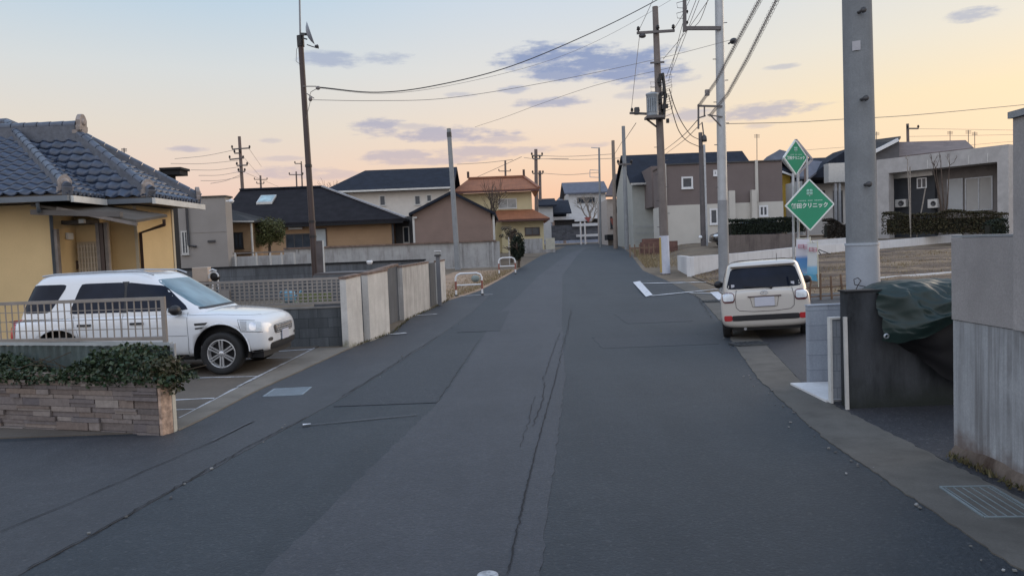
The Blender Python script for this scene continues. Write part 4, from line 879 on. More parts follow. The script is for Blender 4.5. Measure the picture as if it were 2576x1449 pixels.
c = at(1285, 590, 43.5); tree('brown_shrub', 'sparse brownish shrub against the brown gabled house corner', (c.x, 43.5, 1), (c.x, 43.5, c.z), .75, .5, .55, 900, .07, [(.08, .06, .05), (.12, .09, .07), (.06, .07, .05), (.16, .14, .13)], 6, 12)
p = at(1280, 610, 42.5); b = MB(); b.cyl((p.x, 42.5, .9), (p.x, 42.5, p.z + .3), .03, n=8); tag(b.build('marker_post', M['alu']), 'thin pale marker post beside the dark evergreen bush', 'post')
b = MB(); rnd = random.Random(5); p = at(1237, 548, 52); 
for k in range(3): limb(b, Vector((p.x, 52, 1.3)), Vector((rnd.gauss(0, .12), 0, 1)).normalized(), .07, 1.7, 4, rnd, .35)
tag(b.build('bare_tree', M['bark']), 'bare brown tree in front of the orange roofed house', 'tree')
b = MB(); rnd = random.Random(15); p = at(830, 470, 75)
for k in range(5): limb(b, Vector((p.x - 3 + k * 1.3, 75, 2)), Vector((rnd.gauss(0, .1), 0, 1)).normalized(), .1, 2.6, 4, rnd, .3)
tag(b.build('bare_thicket', M['bark'], None), 'thicket of bare branches above the low charcoal roof', 'thicket')
# ------------------------------------------------------------------ road end
def wallrect(mb, px0, py0, px1, py1, Y, depth, zb=None):
    a = at(px0, py1, Y); b = at(px1, py1, Y); c = at((px0 + px1) / 2, py0, Y)
    mb.box(a.x, b.x, Y, Y + depth, (a.z + b.z) / 2 if zb is None else zb, c.z); return a.x, b.x, c.z
def gable_roof(mb, px0, px1, pye, pyr, Y, run, over=.5, th=.15):         # ridge along the street front
    e0 = at(px0, pye, Y - over); e1 = at(px1, pye, Y - over); ze_ = (e0.z + e1.z) / 2; zr_ = Z((px0 + px1) / 2, pyr, Y + run)
    slab(mb, [(e0.x, Y - over, ze_), (e1.x, Y - over, ze_), (e1.x, Y + run, zr_), (e0.x, Y + run, zr_)], th); slab(mb, [(e1.x, Y + 2 * run + over, ze_), (e0.x, Y + 2 * run + over, ze_), (e0.x, Y + run, zr_), (e1.x, Y + run, zr_)], th)
    return e0.x, e1.x, ze_, zr_
SLATE = simple('blue_slate_roof', (.105, .115, .15), .8, .15, 2); M['palewall'] = simple('pale_wall', (.47, .47, .47), .85, .06)
t = thing('corner_house', 'pale two storey house with slate blue roof facing down the end of the road', 'house', (X(1490, 92), 92, 2))
b = MB(); q = gable_roof(b, 1420, 1532, 484, 458, 92, 4); b.build('roof', SLATE, t)
b = MB(); wallrect(b, 1433, 482, 1526, 560, 92, 8); b.build('wall', M['palewall'], t); pwin(t, 1452, 497, 1496, 510, 92, frame=M['steeld'], pane=M['glass'], mull=2)
b = MB(); wallrect(b, 1385, 544, 1512, 552, 89, 3); b.build('eave_band', M['whitem'], t)
b = MB(); wallrect(b, 1395, 553, 1512, 566, 90, 5); b.build('shop_front', M['steeld'], t)
b = MB(); wallrect(b, 1385, 566, 1512, 604, 88, 1.0); o = b.build('boundary_wall', blockwall('far_blocks', (.14, .15, .175), (.1, .1, .11))); tag(o, 'long dark boundary wall across the end of the road', 'wall')
b = MB(); wallrect(b, 1440, 562, 1512, 569, 87.6, .3); wallrect(b, 1450, 589, 1516, 595, 87.0, .3); tag(b.build('guard_barrier', M['whitem']), 'pale horizontal road barrier at the end of the road', 'barrier')
t = thing('navy_roof_house', 'low house with a navy roof left of the road end', 'house', (X(1395, 82), 82, 2))
b = MB(); gable_roof(b, 1388, 1438, 535, 504, 82, 3.5); b.build('roof', NAVYROOF, t)
b = MB(); gable_roof(b, 1350, 1400, 516, 500, 80, 2.5); b.build('roof', NAVYROOF, t)
b = MB(); wallrect(b, 1352, 516, 1392, 560, 80, 4); b.build('wall', M['palewall'], t)
b = MB(); wallrect(b, 1350, 556, 1388, 606, 78, 5); tag(b.build('white_shed', M['palewall']), 'small white shed beside the orange roofed house', 'shed')
b = MB(); p = at(1466, 600, 78); 
for px_ in (1461, 1472): x = X(px_, 80, 590); b.cyl((x, 80, gz(80)), (x, 80, Z(px_, 558, 80)), .08, n=8)
tag(b.build('sign_posts', M['whitem']), 'pair of white sign posts at the far junction', 'sign post')
b = MB(); c = at(1467, 554, 79.9); b.prism([(c.x - .9, 79.9, c.z - .12), (c.x + .9, 79.9, c.z - .12), (c.x + .9, 79.9, c.z + .12), (c.x - .9, 79.9, c.z + .12)], (0, .05, 0)); tag(b.build('junction_sign', M['whitem']), 'small pale sign board on the twin white posts at the junction', 'sign')
b = MB(); c = at(1478, 552, 79.7); b.prism([(c.x - .35, 79.7, c.z + .2), (c.x + .35, 79.7, c.z + .25), (c.x + .1, 79.7, c.z - .35)], (0, .05, 0)); tag(b.build('stop_sign', simple('faded_red', (.35, .10, .09), .6)), 'faded red triangular sign at the far junction', 'sign')
b = MB(); rnd = random.Random(25); p = at(1485, 560, 84)
for k in range(4): limb(b, Vector((p.x, 84, p.z)), Vector((rnd.gauss(0, .4), 0, 1)).normalized(), .1, 1.1, 4, rnd, .4)
tag(b.build('bare_tree', M['barkp']), 'pale leafless tree in front of the far slate roofed house', 'tree')
t = thing('narrow_house', 'narrow cream house with a dark roof seen edge on behind the grey poles', 'house', (X(1555, 72), 72, 2))
b = MB(); wallrect(b, 1530, 500, 1600, 620, 72, 8); b.build('wall', simple('pinkish_render', (.42, .38, .35), .85, .08), t)
b = MB(); e = at(1528, 470, 71); slab(b, [(X(1522, 71.5, 480), 71.4, Z(1530, 492, 71.5)), (X(1605, 71.5, 480), 71.4, Z(1590, 492, 71.5)), (X(1605, 75, 440), 75, Z(1570, 436, 75)), (X(1545, 75, 440), 75, Z(1550, 438, 75))], .15); b.build('roof', simple('brown_grey_roof', (.11, .085, .085), .7), t)
for a in ((1535, 545, 1541, 575), (1571, 548, 1578, 580), (1548, 520, 1556, 535)): pwin(t, *a, 72, frame=M['steeld'], mull=0, fw=.04)
b = MB(); wallrect(b, 1528, 590, 1552, 604, 70, 2); tag(b.build('dark_car_port', M['crack']), 'dark low garage opening at the foot of the narrow cream house', 'garage')
b = MB()
b.prism([(X(1534, 70, 556), 70, Z(1534, 549, 70)), (X(1546, 70, 556), 70, Z(1546, 549, 70)), (X(1549, 70, 556), 70, Z(1549, 570, 70)), (X(1540, 70, 556), 70, Z(1540, 566, 70))], (0, .06, 0)); tag(b.build('red_board', simple('brick_red_board', (.26, .09, .07), .7)), 'brick red board on the narrow cream house wall', 'board')
# distant hills
hb = MB()
for (p0, p1, pk, py_, Y, sd_) in ((1350, 1640, 1440, 471, 520, 1), (1800, 2230, 1960, 384, 640, 2), (520, 900, 760, 468, 900, 3)):
    n = 40; rnd = random.Random(sd_); prof = []
    for i in range(n + 1):
        px_ = p0 + (p1 - p0) * i / n; k = math.exp(-((px_ - pk) / ((p1 - p0) * (.24 if pk < 1900 else .30))) ** 2); top = 600 - (600 - py_) * k + rnd.gauss(0, 2.2); q = at(px_, top, Y); prof.append((q.x, q.z))
    vs = []
    for j, (dy, f_) in enumerate(((-120, 0), (-60, .6), (-20, .93), (0, 1), (60, .8), (200, 0))):
        for x, z in prof: vs.append((x, Y + dy, 2 + (z - 2) * f_ + (rnd.gauss(0, .4) if 0 < j < 5 else 0)))
    hb.add(vs, [(j * (n + 1) + i, j * (n + 1) + i + 1, (j + 1) * (n + 1) + i + 1, (j + 1) * (n + 1) + i) for j in range(5) for i in range(n)])
struct('hills', hb, simple('hill_woods', (.11, .115, .14), .95, .3, .02, fine=.15))

# ------------------------------------------------------------------ right: houses
M['taupe'] = simple('taupe_render', (.165, .135, .13), .9, .06, 1, fine=30); M['creamw'] = simple('off_white_render', (.52, .50, .46), .85, .05, 1)
t = thing('white_gable_house', 'white two storey house with a long navy roof behind the taupe house', 'house', (X(1700, 60), 60, 1.7))
b = MB(); e0 = at(1586, 461, 58.4); e1 = at(1915, 447, 58.4); zr_ = Z(1740, 385, 63); ze_ = e0.z
slab(b, [(e0.x, 58.4, ze_), (e1.x, 58.4, ze_), (e1.x, 63, zr_), (e0.x, 63, zr_)], .16); slab(b, [(e1.x, 68, ze_), (e0.x, 68, ze_), (e0.x, 63, zr_), (e1.x, 63, zr_)], .16); b.build('roof', NAVYROOF, t)
b = MB(); x0 = X(1592, 59, 550); b.prism([(x0, 59, 1.5), (x0, 67.5, 1.5), (x0, 67.5, ze_ - .2), (x0, 63, zr_ - .3), (x0, 59, ze_ - .2)], (e1.x - x0 - .3, 0, 0)); b.build('wall', simple('pale_green_siding', (.40, .42, .40), .8, .05), t)
b = MB(); b.box(e0.x, X(1646, 58.3, 490), 58.22, 58.38, ze_ - .16, ze_ - .02); b.build('gutter', M['alu'], t)
pwin(t, 1630, 466, 1643, 501, 59, frame=M['alu'], mull=0)
b = MB(); wallrect(b, 1641, 418, 1672, 520, 56, 4); b.build('chimney_bay', M['taupe'], t)
b = MB(); z = Z(1640, 590, 58.8); 
for py_ in (586, 604, 570): b.box(X(1600, 58.5), X(1652, 58.5), 58.7, 58.76, Z(1620, py_, 58.7), Z(1620, py_ - 1.5, 58.7))
b.build('balcony_rail', M['steel'], t)
t = thing('taupe_house', 'box shaped house, taupe upper storey over off white ground floor, small square windows', 'house', (X(1800, 50), 50, 1.6))
x0, x1 = X(1672, 50, 510), X(1969, 50, 510); zm = Z(1720, 516, 50); ztop = Z(1740, 414, 50); zb = 1.2
b = MB(); b.box(x0 + .06, x1, 50, 54, zm, ztop); b.build('upper_wall', M['taupe'], t)
b = MB(); b.box(x0, x1 + .02, 49.95, 54.05, zb, zm - .004); b.build('lower_wall', M['creamw'], t)
b = MB(); b.box(x0, x1 + .06, 49.9, 54.1, ztop + .003, ztop + .08); b.build('parapet', M['steeld'], t)
for (a, c_, e) in ((1670, 1677, 405), (1900, 1907, 410)): b = MB(); b.box(X(a, 50, 500), X(c_, 50, 500), 49.88, 49.995, zm if a > 1800 else zb, ztop + .1); b.build('corner_strip', M['creamw'], t)
b = MB(); b.box(X(1834, 49.7, 550), X(1849, 49.7, 550), 49.55, 49.945, zb, Z(1841, 480, 49.6)); b.box(X(1891, 49.7, 550), X(1903, 49.7, 550), 49.55, 49.945, zb, Z(1897, 478, 49.6)); b.build('wing_wall', M['creamw'], t)
WH = dict(frame=M['whitem'], fw=.11)
pwin(t, 1714, 445, 1743, 475, 50, mull=0, **WH); pwin(t, 1794, 428, 1804, 443, 50, mull=0, **WH); pwin(t, 1785, 525, 1806, 565, 49.95, mull=0, **WH); pwin(t, 1909, 517, 1932, 545, 49.95, mull=1, **WH)
t = thing('ochre_house', 'ochre rendered house sliver with a white eave beside the taupe house', 'house', (X(1980, 62), 62, 1.8))
b = MB(); wallrect(b, 1962, 440, 1990, 560, 62, 8); b.build('wall', simple('ochre_wall', (.50, .33, .06), .85), t)
b = MB(); wallrect(b, 1990, 452, 2032, 560, 62.2, 8); b.build('wall', M['palewall'], t)
b = MB(); slab(b, [(X(1960, 61.5, 430), 61.2, Z(1962, 428, 61.5)), (X(2040, 61.5, 445), 61.2, Z(2040, 446, 61.5)), (X(2040, 66, 445), 66, Z(2040, 420, 66)), (X(1960, 66, 430), 66, Z(1962, 405, 66))], .15); b.build('roof', NAVYROOF, t)
b = MB(); b.bar((X(1960, 61.1, 430), 61.1, Z(1962, 430, 61.1)), (X(2005, 61.1, 445), 61.1, Z(2005, 446, 61.1)), .12, .14); b.build('eave', M['whitem'], t)
pwin(t, 2005, 470, 2022, 520, 62.2, frame=M['alu'])
t = thing('dark_gable_house', 'house with big dark slate gable roofs behind the two green diamond signs', 'house', (X(2090, 58), 58, 1.9))
b = MB(); gable_roof(b, 2030, 2215, 455, 395, 58, 5); b.build('roof', NAVYROOF, t)
b = MB(); slab(b, [(X(2004, 54, 444), 54, Z(2004, 444, 54)), (X(2037, 54, 446), 54, Z(2037, 446, 54)), (X(2086, 57, 408), 57, Z(2086, 408, 57)), (X(2043, 57, 404), 57, Z(2043, 404, 57))], .14); b.build('lower_roof', SLATE, t)
b = MB(); b.prism([(X(2037, 55, 447), 55, Z(2037, 447, 55)), (X(2140, 55, 447), 55, Z(2140, 447, 55)), (X(2140, 55, 380), 55, Z(2140, 372, 55)), (X(2086, 55, 405), 55, Z(2086, 406, 55))], (0, 3, 0)); b.build('gable_end', NAVYROOF, t)
b = MB(); wallrect(b, 2020, 452, 2135, 590, 58.5, 7); b.build('wall', M['palewall'], t)
pwin(t, 2040, 480, 2075, 540, 58.5, frame=M['steeld']); pwin(t, 2096, 480, 2120, 560, 58.5, frame=M['steeld'])
b = MB(); wallrect(b, 2085, 410, 2150, 458, 52, .8); tag(b.build('balcony_box', M['alu']), 'pale panelled balcony box left of the big concrete pole', 'balcony')
b = MB(); 
for px_ in (2102, 2112): x = X(px_, 52.3, 520); b.box(x - .07, x + .07, 52.2, 52.4, 1.6, Z(px_, 459, 52.3))
tag(b.build('balcony_posts', M['steel']), 'grey posts carrying the pale balcony box', 'post')
t = thing('eave_house', 'dark roofed house with a slanting white eave behind the concrete framed house', 'house', (X(2300, 62), 62, 2))
b = MB(); slab(b, [(X(2190, 60, 383), 60, Z(2190, 384, 60)), (X(2261, 60, 352), 60, Z(2261, 349, 60)), (X(2266, 66, 345), 66, Z(2266, 343, 66)), (X(2190, 66, 352), 66, Z(2190, 353, 66))], .18); b.build('roof', M['crack'], t)
b = MB(); b.bar((X(2190, 59.9, 385), 59.9, Z(2190, 387, 59.9)), (X(2259, 59.9, 352), 59.9, Z(2259, 352, 59.9)), .2, .25); b.build('eave', M['whitem'], t)
b = MB(); b.prism([(X(2192, 60.4, 390), 60.4, 2), (X(2262, 60.4, 390), 60.4, 2), (X(2262, 60.4, 356), 60.4, Z(2262, 355, 60.4)), (X(2192, 60.4, 390), 60.4, Z(2192, 391, 60.4))], (0, 4, 0)); wallrect(b, 2264, 398, 2440, 480, 61.5, 7); b.build('wall', simple('dark_grey_wall', (.10, .10, .11), .8), t)
b = MB(); slab(b, [(X(2240, 60.5, 395), 60.5, Z(2240, 396, 60.5)), (X(2450, 60.5, 372), 60.5, Z(2450, 372, 60.5)), (X(2429, 65, 353), 65, Z(2429, 353, 65)), (X(2256, 65, 358), 65, Z(2256, 358, 65))], .18); b.build('main_roof', simple('brown_tile_roof', (.13, .10, .10), .75, .25, 1.5), t)
# concrete framed modern house, turned towards the road
fl = at(2205, 399, 47); frr = at(2537, 368, 41.0); ztf = (fl.z + frr.z) / 2; hl = math.hypot(frr.x - fl.x, frr.y - fl.y); ang = math.atan2(frr.y - fl.y, frr.x - fl.x)
t = thing('concrete_frame_house', 'modern house in a pale concrete portal frame with charcoal cladding and blinds', 'house', (fl.x, fl.y, 1.6), ang)
H_ = ztf - 1.6; M['pconc'] = concrete('pale_fair_concrete', (.44, .425, .42), (.34, .33, .325), .5, sx_=1.5)
def lx(px, py, back=0):                       # along-wall coordinate where a sight line meets the house front
    d = sight(px, py); ux, uy = math.cos(ang), math.sin(ang); nx, ny = uy, -ux
    k = ((fl.x - nx * back) * nx + (fl.y - ny * back) * ny) / (d.x * nx + d.y * ny); P_ = (d.x * k, d.y * k, EYE + d.z * k)
    return (P_[0] - fl.x) * ux + (P_[1] - fl.y) * uy, P_[2] - 1.6
xp, zp = lx(2236, 500); xq, zq = lx(2509, 480); _, zb1 = lx(2240, 427); _, zb2 = lx(2500, 418); zbm = (zb1 + zb2) / 2
b = MB(); b.box(0, xp, 0, .6, -1, zbm - .003); b.build('frame_pillar', M['pconc'], t, True)
b = MB(); b.box(xq, hl, 0, 1.4, -1, zbm - .003); b.build('frame_pillar', M['pconc'], t, True)
b = MB(); b.box(-.0, hl, 0, 6, zbm, H_); b.build('frame_beam', M['pconc'], t, True)
b = MB(); 
for px_ in (2386, 2334, 2437, 2485): xx, _ = lx(px_, 410); b.box(xx - .03, xx + .03, -.02, -.003, zbm + .05, H_ - .35)
b.build('panel_joint', M['alu'], t, True)
xm, _ = lx(2352, 490, 1.2)
b = MB(); b.box(xp - 1.2, xm, 1.2, 6, -1, zbm - .01); b.build('cladding', simple('charcoal_cladding', (.022, .026, .034), .6, .2, 3), t, True)
b = MB(); b.box(xm + .003, xq + .8, 1.5, 6, -1, zbm - .01); b.build('back_wall', simple('dim_grey_wall', (.17, .155, .15), .8), t, True)
_, z1 = lx(2300, 431, 1.1); _, z2 = lx(2300, 446, 1.1); b = MB(); b.box(xp - .3, xm - .05, 1.0, 1.197, z2, z1); b.build('canopy_strip', M['alu'], t, True)
def lwin(px0, py0, px1, py1, back, name='window', frame=None, pane=None, mull=1):
    a, za = lx(px0, py0, back); c, zc = lx(px1, py1, back); f = MB(); w_ = .06; y = back
    f.box(a, c, y - .05, y - .003, zc, zc + w_); f.box(a, c, y - .05, y - .003, za - w_, za); f.box(a, a + w_, y - .049, y - .003, zc + w_, za - w_); f.box(c - w_, c, y - .049, y - .003, zc + w_, za - w_)
    for i in range(mull): q = a + (c - a) * (i + 1) / (mull + 1); f.box(q - .03, q + .03, y - .045, y - .003, zc + w_, za - w_)
    o = f.build(name, frame or M['whitem'], t, True); p = MB(); p.box(a + .03, c - .03, y - .02, y - .002, zc + .03, za - .03); p.build('pane', pane or M['glass'], o, True) if False else None
    pb = MB(); pb.box(a + .03, c - .03, y - .02, y - .002, zc + .03, za - .03); q = pb.build('pane', pane or M['glass'], None); q.parent = o
    return o
lwin(2307, 449, 2332, 473, 1.2, mull=1)
blind = simple('closed_blind', (.40, .41, .42), .7, .04)
lwin(2383, 452, 2423, 530, 1.5, frame=M['steel'], pane=blind, mull=0); lwin(2428, 449, 2498, 528, 1.5, frame=M['steel'], pane=simple('roller_blind', (.36, .35, .34), .7, .04), mull=1)
for (a, c_, e, f2) in ((2253, 503, 2280, 521), (2335, 502, 2360, 523)):
    xa_, za_ = lx(a, c_, .9); xb_, zb_ = lx(e, f2, .9); q = thing('air_conditioner', 'white outdoor air conditioner %s' % ('by the charcoal wall, left of the thin staked tree' if a < 2300 else 'by the charcoal wall, next to the closed blinds'), 'air conditioner', (0, 0, 0), group='outdoor units at the concrete framed house')
    mw = Matrix.LocRotScale(t.location, t.rotation_euler, None); q.location = mw @ Vector(((xa_ + xb_) / 2, .95, zb_)); q.rotation_euler = t.rotation_euler; hw = abs(xb_ - xa_) / 2
    b = MB(); b.box(-hw, hw, -.15, .15, 0, za_ - zb_, .02); b.build('casing', M['alu'], q, True)
    b = MB(); b.lathe([(0, 0), (hw * .5, 0), (hw * .52, .02), (hw * .4, .03)], (hw * .2, -.16, (za_ - zb_) / 2), (0, -1, 0), 16); b.build('fan_grille', M['steeld'], q, True)
# terraces, low walls, hedges on the right
M['whitewall'] = simple('white_low_wall', (.66, .66, .67), .85, .08, 1.5, streak=.25, dirt=(.33, .32, .31))
c0 = gnd(1736, 700); c0 = Vector((c0.x, 30.5, 0))
def wall_line(name, label, pts, th, mat, cap=None):
    t_ = thing(name, label, 'wall', (pts[0][0], pts[0][1], pts[0][2]))
    b = MB()
    for (x0, y0, zb0, zt0), (x1, y1, zb1, zt1) in zip(pts, pts[1:]):
        d = Vector((x1 - x0, y1 - y0, 0)).normalized(); nn = Vector((-d.y, d.x, 0)) * th
        b.prism([(x0, y0, zb0), (x1, y1, zb1), (x1, y1, zt1), (x0, y0, zt0)], nn)
    b.build('wall_run', mat, t_); return t_
a0 = at(1736, 646, 30.8); a1 = at(1870, 636, 33); a2 = at(2050, 617, 36); a3 = at(2230, 605, 39); a4 = at(2420, 589, 41); e0 = at(1704, 643, 34.5)
wall_line('low_wall', 'long white rendered low wall stepping along the back of the dirt lot', [(a0.x, 30.8, .2, a0.z), (a1.x, 33, .3, a1.z), (a2.x, 36, .5, a2.z), (a3.x, 39, .6, a3.z), (a4.x, 41, .8, a4.z)], .18, M['whitewall'])
wall_line('low_wall', 'short white wall return at the roadside corner of the dirt lot', [(e0.x, 34.5, .3, e0.z), (a0.x - .003, 30.8, .2, a0.z - .01)], .16, M['whitewall'])
b0 = at(2040, 606, 37.5); b1 = at(2140, 598, 39); wall_line('low_wall', 'upper white wall block behind the flag banner', [(b0.x, 37.8, .8, b0.z), (b1.x, 39.2, .8, b1.z)], .2, M['whitewall'])
s0 = at(1820, 592, 38); s1 = at(2012, 588, 40); wall_line('stone_retaining_wall', 'dark rough stone retaining wall under the black hedge', [(s0.x, 38, .6, s0.z), (s1.x, 40, .7, s1.z)], .25, concrete('rough_stone', (.17, .145, .135), (.06, .05, .05), .8, sx_=4))
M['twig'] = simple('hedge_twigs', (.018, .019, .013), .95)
def hedge(label, p0, p1, wd, h, n, size, cols, seed, name='hedge', amp=.08):
    p0 = Vector(p0); p1 = Vector(p1); L_ = (p1 - p0).length; d = (p1 - p0).normalized(); nn = Vector((-d.y, d.x, 0)).normalized()
    def fn(r):
        s_ = r.random(); hh = h * (1 + amp * math.sin(s_ * L_ * 1.7 + seed) + amp * .6 * math.sin(s_ * L_ * 4.1)); f_ = r.random()
        if f_ < .5: z = r.random() * hh; w_ = (-1 if r.random() < .8 else 1) * wd / 2 * (1 - .25 * (z / hh) ** 3) + r.gauss(0, .03)
        else: z = hh + r.gauss(0, .03); w_ = r.uniform(-1, 1) * wd / 2
        return p0 + d * (s_ * L_) + nn * w_ + Vector((0, 0, z))
    t_ = thing(name, label, 'hedge', p0)
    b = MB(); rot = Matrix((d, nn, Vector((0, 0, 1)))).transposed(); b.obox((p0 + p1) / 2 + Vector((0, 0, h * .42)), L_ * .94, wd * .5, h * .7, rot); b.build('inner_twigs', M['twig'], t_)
    leaves(fn, n, size, seed, island('hedge_leaf', cols, .7), 'foliage', t_); return t_
h0 = at(1828, 592, 40); h1 = at(2020, 583, 42); hh = Z(1920, 553, 41) - Z(1920, 588, 41)
hedge('clipped black green hedge on the rough stone wall', h0, h1, .8, hh, 11000, .075, DARKG, 2, amp=.02)
h0 = at(2228, 590, 42); h1 = at(2530, 588, 37.5); hedge('uneven olive hedge in front of the concrete framed house', h0, h1, 1.0, Z(2380, 534, 40) - Z(2380, 586, 40), 9000, .085, [(.02, .022, .012), (.05, .048, .02), (.085, .07, .035), (.03, .03, .016), (.065, .045, .03)], 8, amp=.07)
hedge('dark shrub bed below the balcony box', at(2075, 600, 45), at(2140, 598, 45), .8, 1.0, 4500, .09, [(.03, .025, .022), (.055, .045, .035), (.02, .02, .018)], 9, amp=.2)
q = at(2500, 578, 31); hedge('small dark shrub behind the tall grey wall', at(2482, 594, 31), at(2526, 592, 31), .6, .55, 1100, .07, DARKG, 12, 'shrub', .2)
t = thing('support_stakes', 'thin pale tree stakes in the hedge by the concrete frame pillar', 'stake', at(2300, 570, 40.5))
for (a, c_, e, f2) in ((2289, 420, 2291, 573), (2328, 475, 2306, 573)): b = MB(); b.cyl(at(e, f2, 40.5) - Vector((0, 0, .5)), at(a, c_, 40.5), .035, n=6); b.build('stake', M['barkp'], t)
t = thing('bare_tree', 'multi stemmed bare tree in front of the closed blinds', 'tree', at(2376, 590, 40.3)); b = MB(); rnd = random.Random(4); bb = at(2374, 588, 40.3)
for (px_, py_) in ((2350, 435), (2368, 432), (2387, 438), (2358, 452)):
    q = at(px_, py_, 40.3 + rnd.uniform(-.3, .3)); b.tube([bb, bb.lerp(q, .5) + Vector((rnd.gauss(0, .08), 0, 0)), q], [.06, .045, .03], 6); limb(b, q, (q - bb).normalized(), .025, .5, 2, rnd, .3)
b.build('trunk', M['bark'], t)
b = MB(); bb = at(2284, 430, 40.3); limb(b, bb, Vector((0, 0, 1)), .03, .35, 3, rnd, .6); b.cyl(at(2290, 575, 40.2), bb, .03, .025, 6); tag(b.build('young_tree', M['barkp']), 'young staked tree with a small bare crown by the frame pillar', 'tree')
b = MB(); bb = at(2440, 560, 40); 
for k in range(7): limb(b, bb + Vector((rnd.gauss(0, .4), 0, 0)), Vector((rnd.gauss(0, .4), 0, 1)).normalized(), .015, .3, 3, rnd, .5)
tag(b.build('bare_shrub', M['bark']), 'small bare shrub against the roller blind', 'shrub')
# dirt lot with dry grass
b = MB(); n = 26; ny = 20; rnd = random.Random(2); vs = []
def lot_x(y): return interp([(21.2, 6.9), (30.5, 7.3), (40, 9)], y)
for j in range(ny + 1):
    y = 21.2 + 17.3 * j / ny
    for i in range(n + 1): x = lot_x(y) + (26 - lot_x(y)) * i / n; vs.append((x, y, gxy(x, y) + .03 + (rnd.uniform(0, .09) if 0 < i < n and 0 < j < ny else 0)))
b.add(vs, [(j * (n + 1) + i, j * (n + 1) + i + 1, (j + 1) * (n + 1) + i + 1, (j + 1) * (n + 1) + i) for j in range(ny) for i in range(n)], True)
mt, tt, bs = material('turned_soil'); v = vnode(tt); n1 = noi(tt, vnode(tt, 'pos', (.16, 1.25, 1)), 1.0, 5, .6); n2 = noi(tt, v, 7, 5, .7)
cc = mixr(tt, mrange(tt, n1, .42, .58), (.075, .05, .038), (.30, .215, .135)); cc = mixr(tt, mrange(tt, n2, .4, .62, 0, .8), cc, (.075, .052, .04)); tt.links.new(cc, bs.inputs['Base Color']); bs.inputs['Roughness'].default_value = .95; bump(tt, bs, n2, .8, .05)
struct('dirt_lot', b, mt)
def blades(fn, n, h, seed, mat, name):
    r = random.Random(seed); b = MB()
    for _ in range(n):
        x, y = fn(r); z = gxy(x, y) + .03; a = r.uniform(0, 6.28); hh = h * r.uniform(.4, 1.3); lx_, ly_ = r.gauss(0, hh * .45), r.gauss(0, hh * .45); wx, wy = .012 * math.cos(a), .012 * math.sin(a)
        b.add([(x - wx, y - wy, z), (x + wx, y + wy, z), (x + lx_, y + ly_, z + hh)], [(0, 1, 2)])
    o = b.build(name, mat); o['kind'] = 'stuff'; return o
M['straw'] = island('dry_straw', [(.34, .26, .15), (.24, .17, .10), (.42, .34, .2), (.14, .12, .06), (.30, .21, .12)], .9)
def gpos(r):
    while True:
        y = r.uniform(21.5, 38); x = r.uniform(lot_x(y) + .1, 20)
        if noise.noise(Vector((x * .35, y * 1.0, 0))) > -.02 + r.gauss(0, .1): return x, y
blades(gpos, 16000, .10, 1, M['straw'], 'dry_grass')
def gpos2(r):
    y = r.uniform(25.4, 38); return interp(LEFT, y) - abs(r.gauss(0, .8)) - .1, y
blades(gpos2, 4000, .08, 2, M['straw'], 'verge_grass')
def gpos3(r): y = r.uniform(36, 52); return interp(RIGHT, y) + .2 + abs(r.gauss(0, .9)), y
blades(gpos3, 3500, .16, 3, M['straw'], 'roadside_weeds')
b = MB(); k0 = at(2045, 706, 22.5); k1 = at(2420, 676, 25); b.prism([(7.6, 24.0, gz(24)), (20, 26.5, .3), (20, 26.5, .62), (7.6, 24, gz(24) + .16)], (0, .12, 0)); tag(b.build('kerb_wall', M['whitewall']), 'low white kerb line crossing the dirt lot', 'kerb')
b = MB(); b.box(X(1612, 46, 620), X(1705, 46, 620), 46, 46.3, .9, Z(1650, 608, 46)); b.box(X(1612, 47, 620), X(1672, 47, 620), 46.4, 46.6, .9, Z(1650, 600, 46.4)); tag(b.build('brick_wall', blockwall('red_brown_brick', (.17, .095, .08), (.1, .08, .07), .25, .09)), 'low red brown brick wall beside the utility pole', 'wall')
b = MB()
for i in range(6):
    x = X(1585 + i * 12, 45, 630); b.box(x - .03, x + .03, 45, 45.05, gz(45), gz(45) + .75)
b.box(X(1583, 45, 630), X(1650, 45, 630), 45.05, 45.09, gz(45) + .5, gz(45) + .58); tag(b.build('picket_fence', simple('brown_pickets', (.20, .13, .09), .8)), 'broken brown picket fence at the right road edge', 'fence')
b = MB(); rs = random.Random(12)
for i in range(9): x = 7.2 + i * .32; y = 19.8 + .05 * i; b.bar((x, y, .1), (x + rs.gauss(0, .05), y, .1 + rs.uniform(.55, .85)), .04, .04)
b.bar((7.1, 19.85, .5), (9.9, 20.25, .55), .04, .03); b.bar((7.1, 19.85, .28), (9.9, 20.25, .3), .04, .03); tag(b.build('stake_fence', simple('brown_stakes', (.16, .10, .065), .9, .3)), 'brown stake fence behind the beige car', 'fence')
b = MB(); 
for (p, q) in (((2043, 608), (2065, 640)), ((2060, 628), (2090, 640))): b.cyl(at(*p, 30), at(*q, 30), .02, n=6)
tag(b.build('guy_stay', M['steeld']), 'thin dark slanted stay rod beside the flag banner', 'stay')
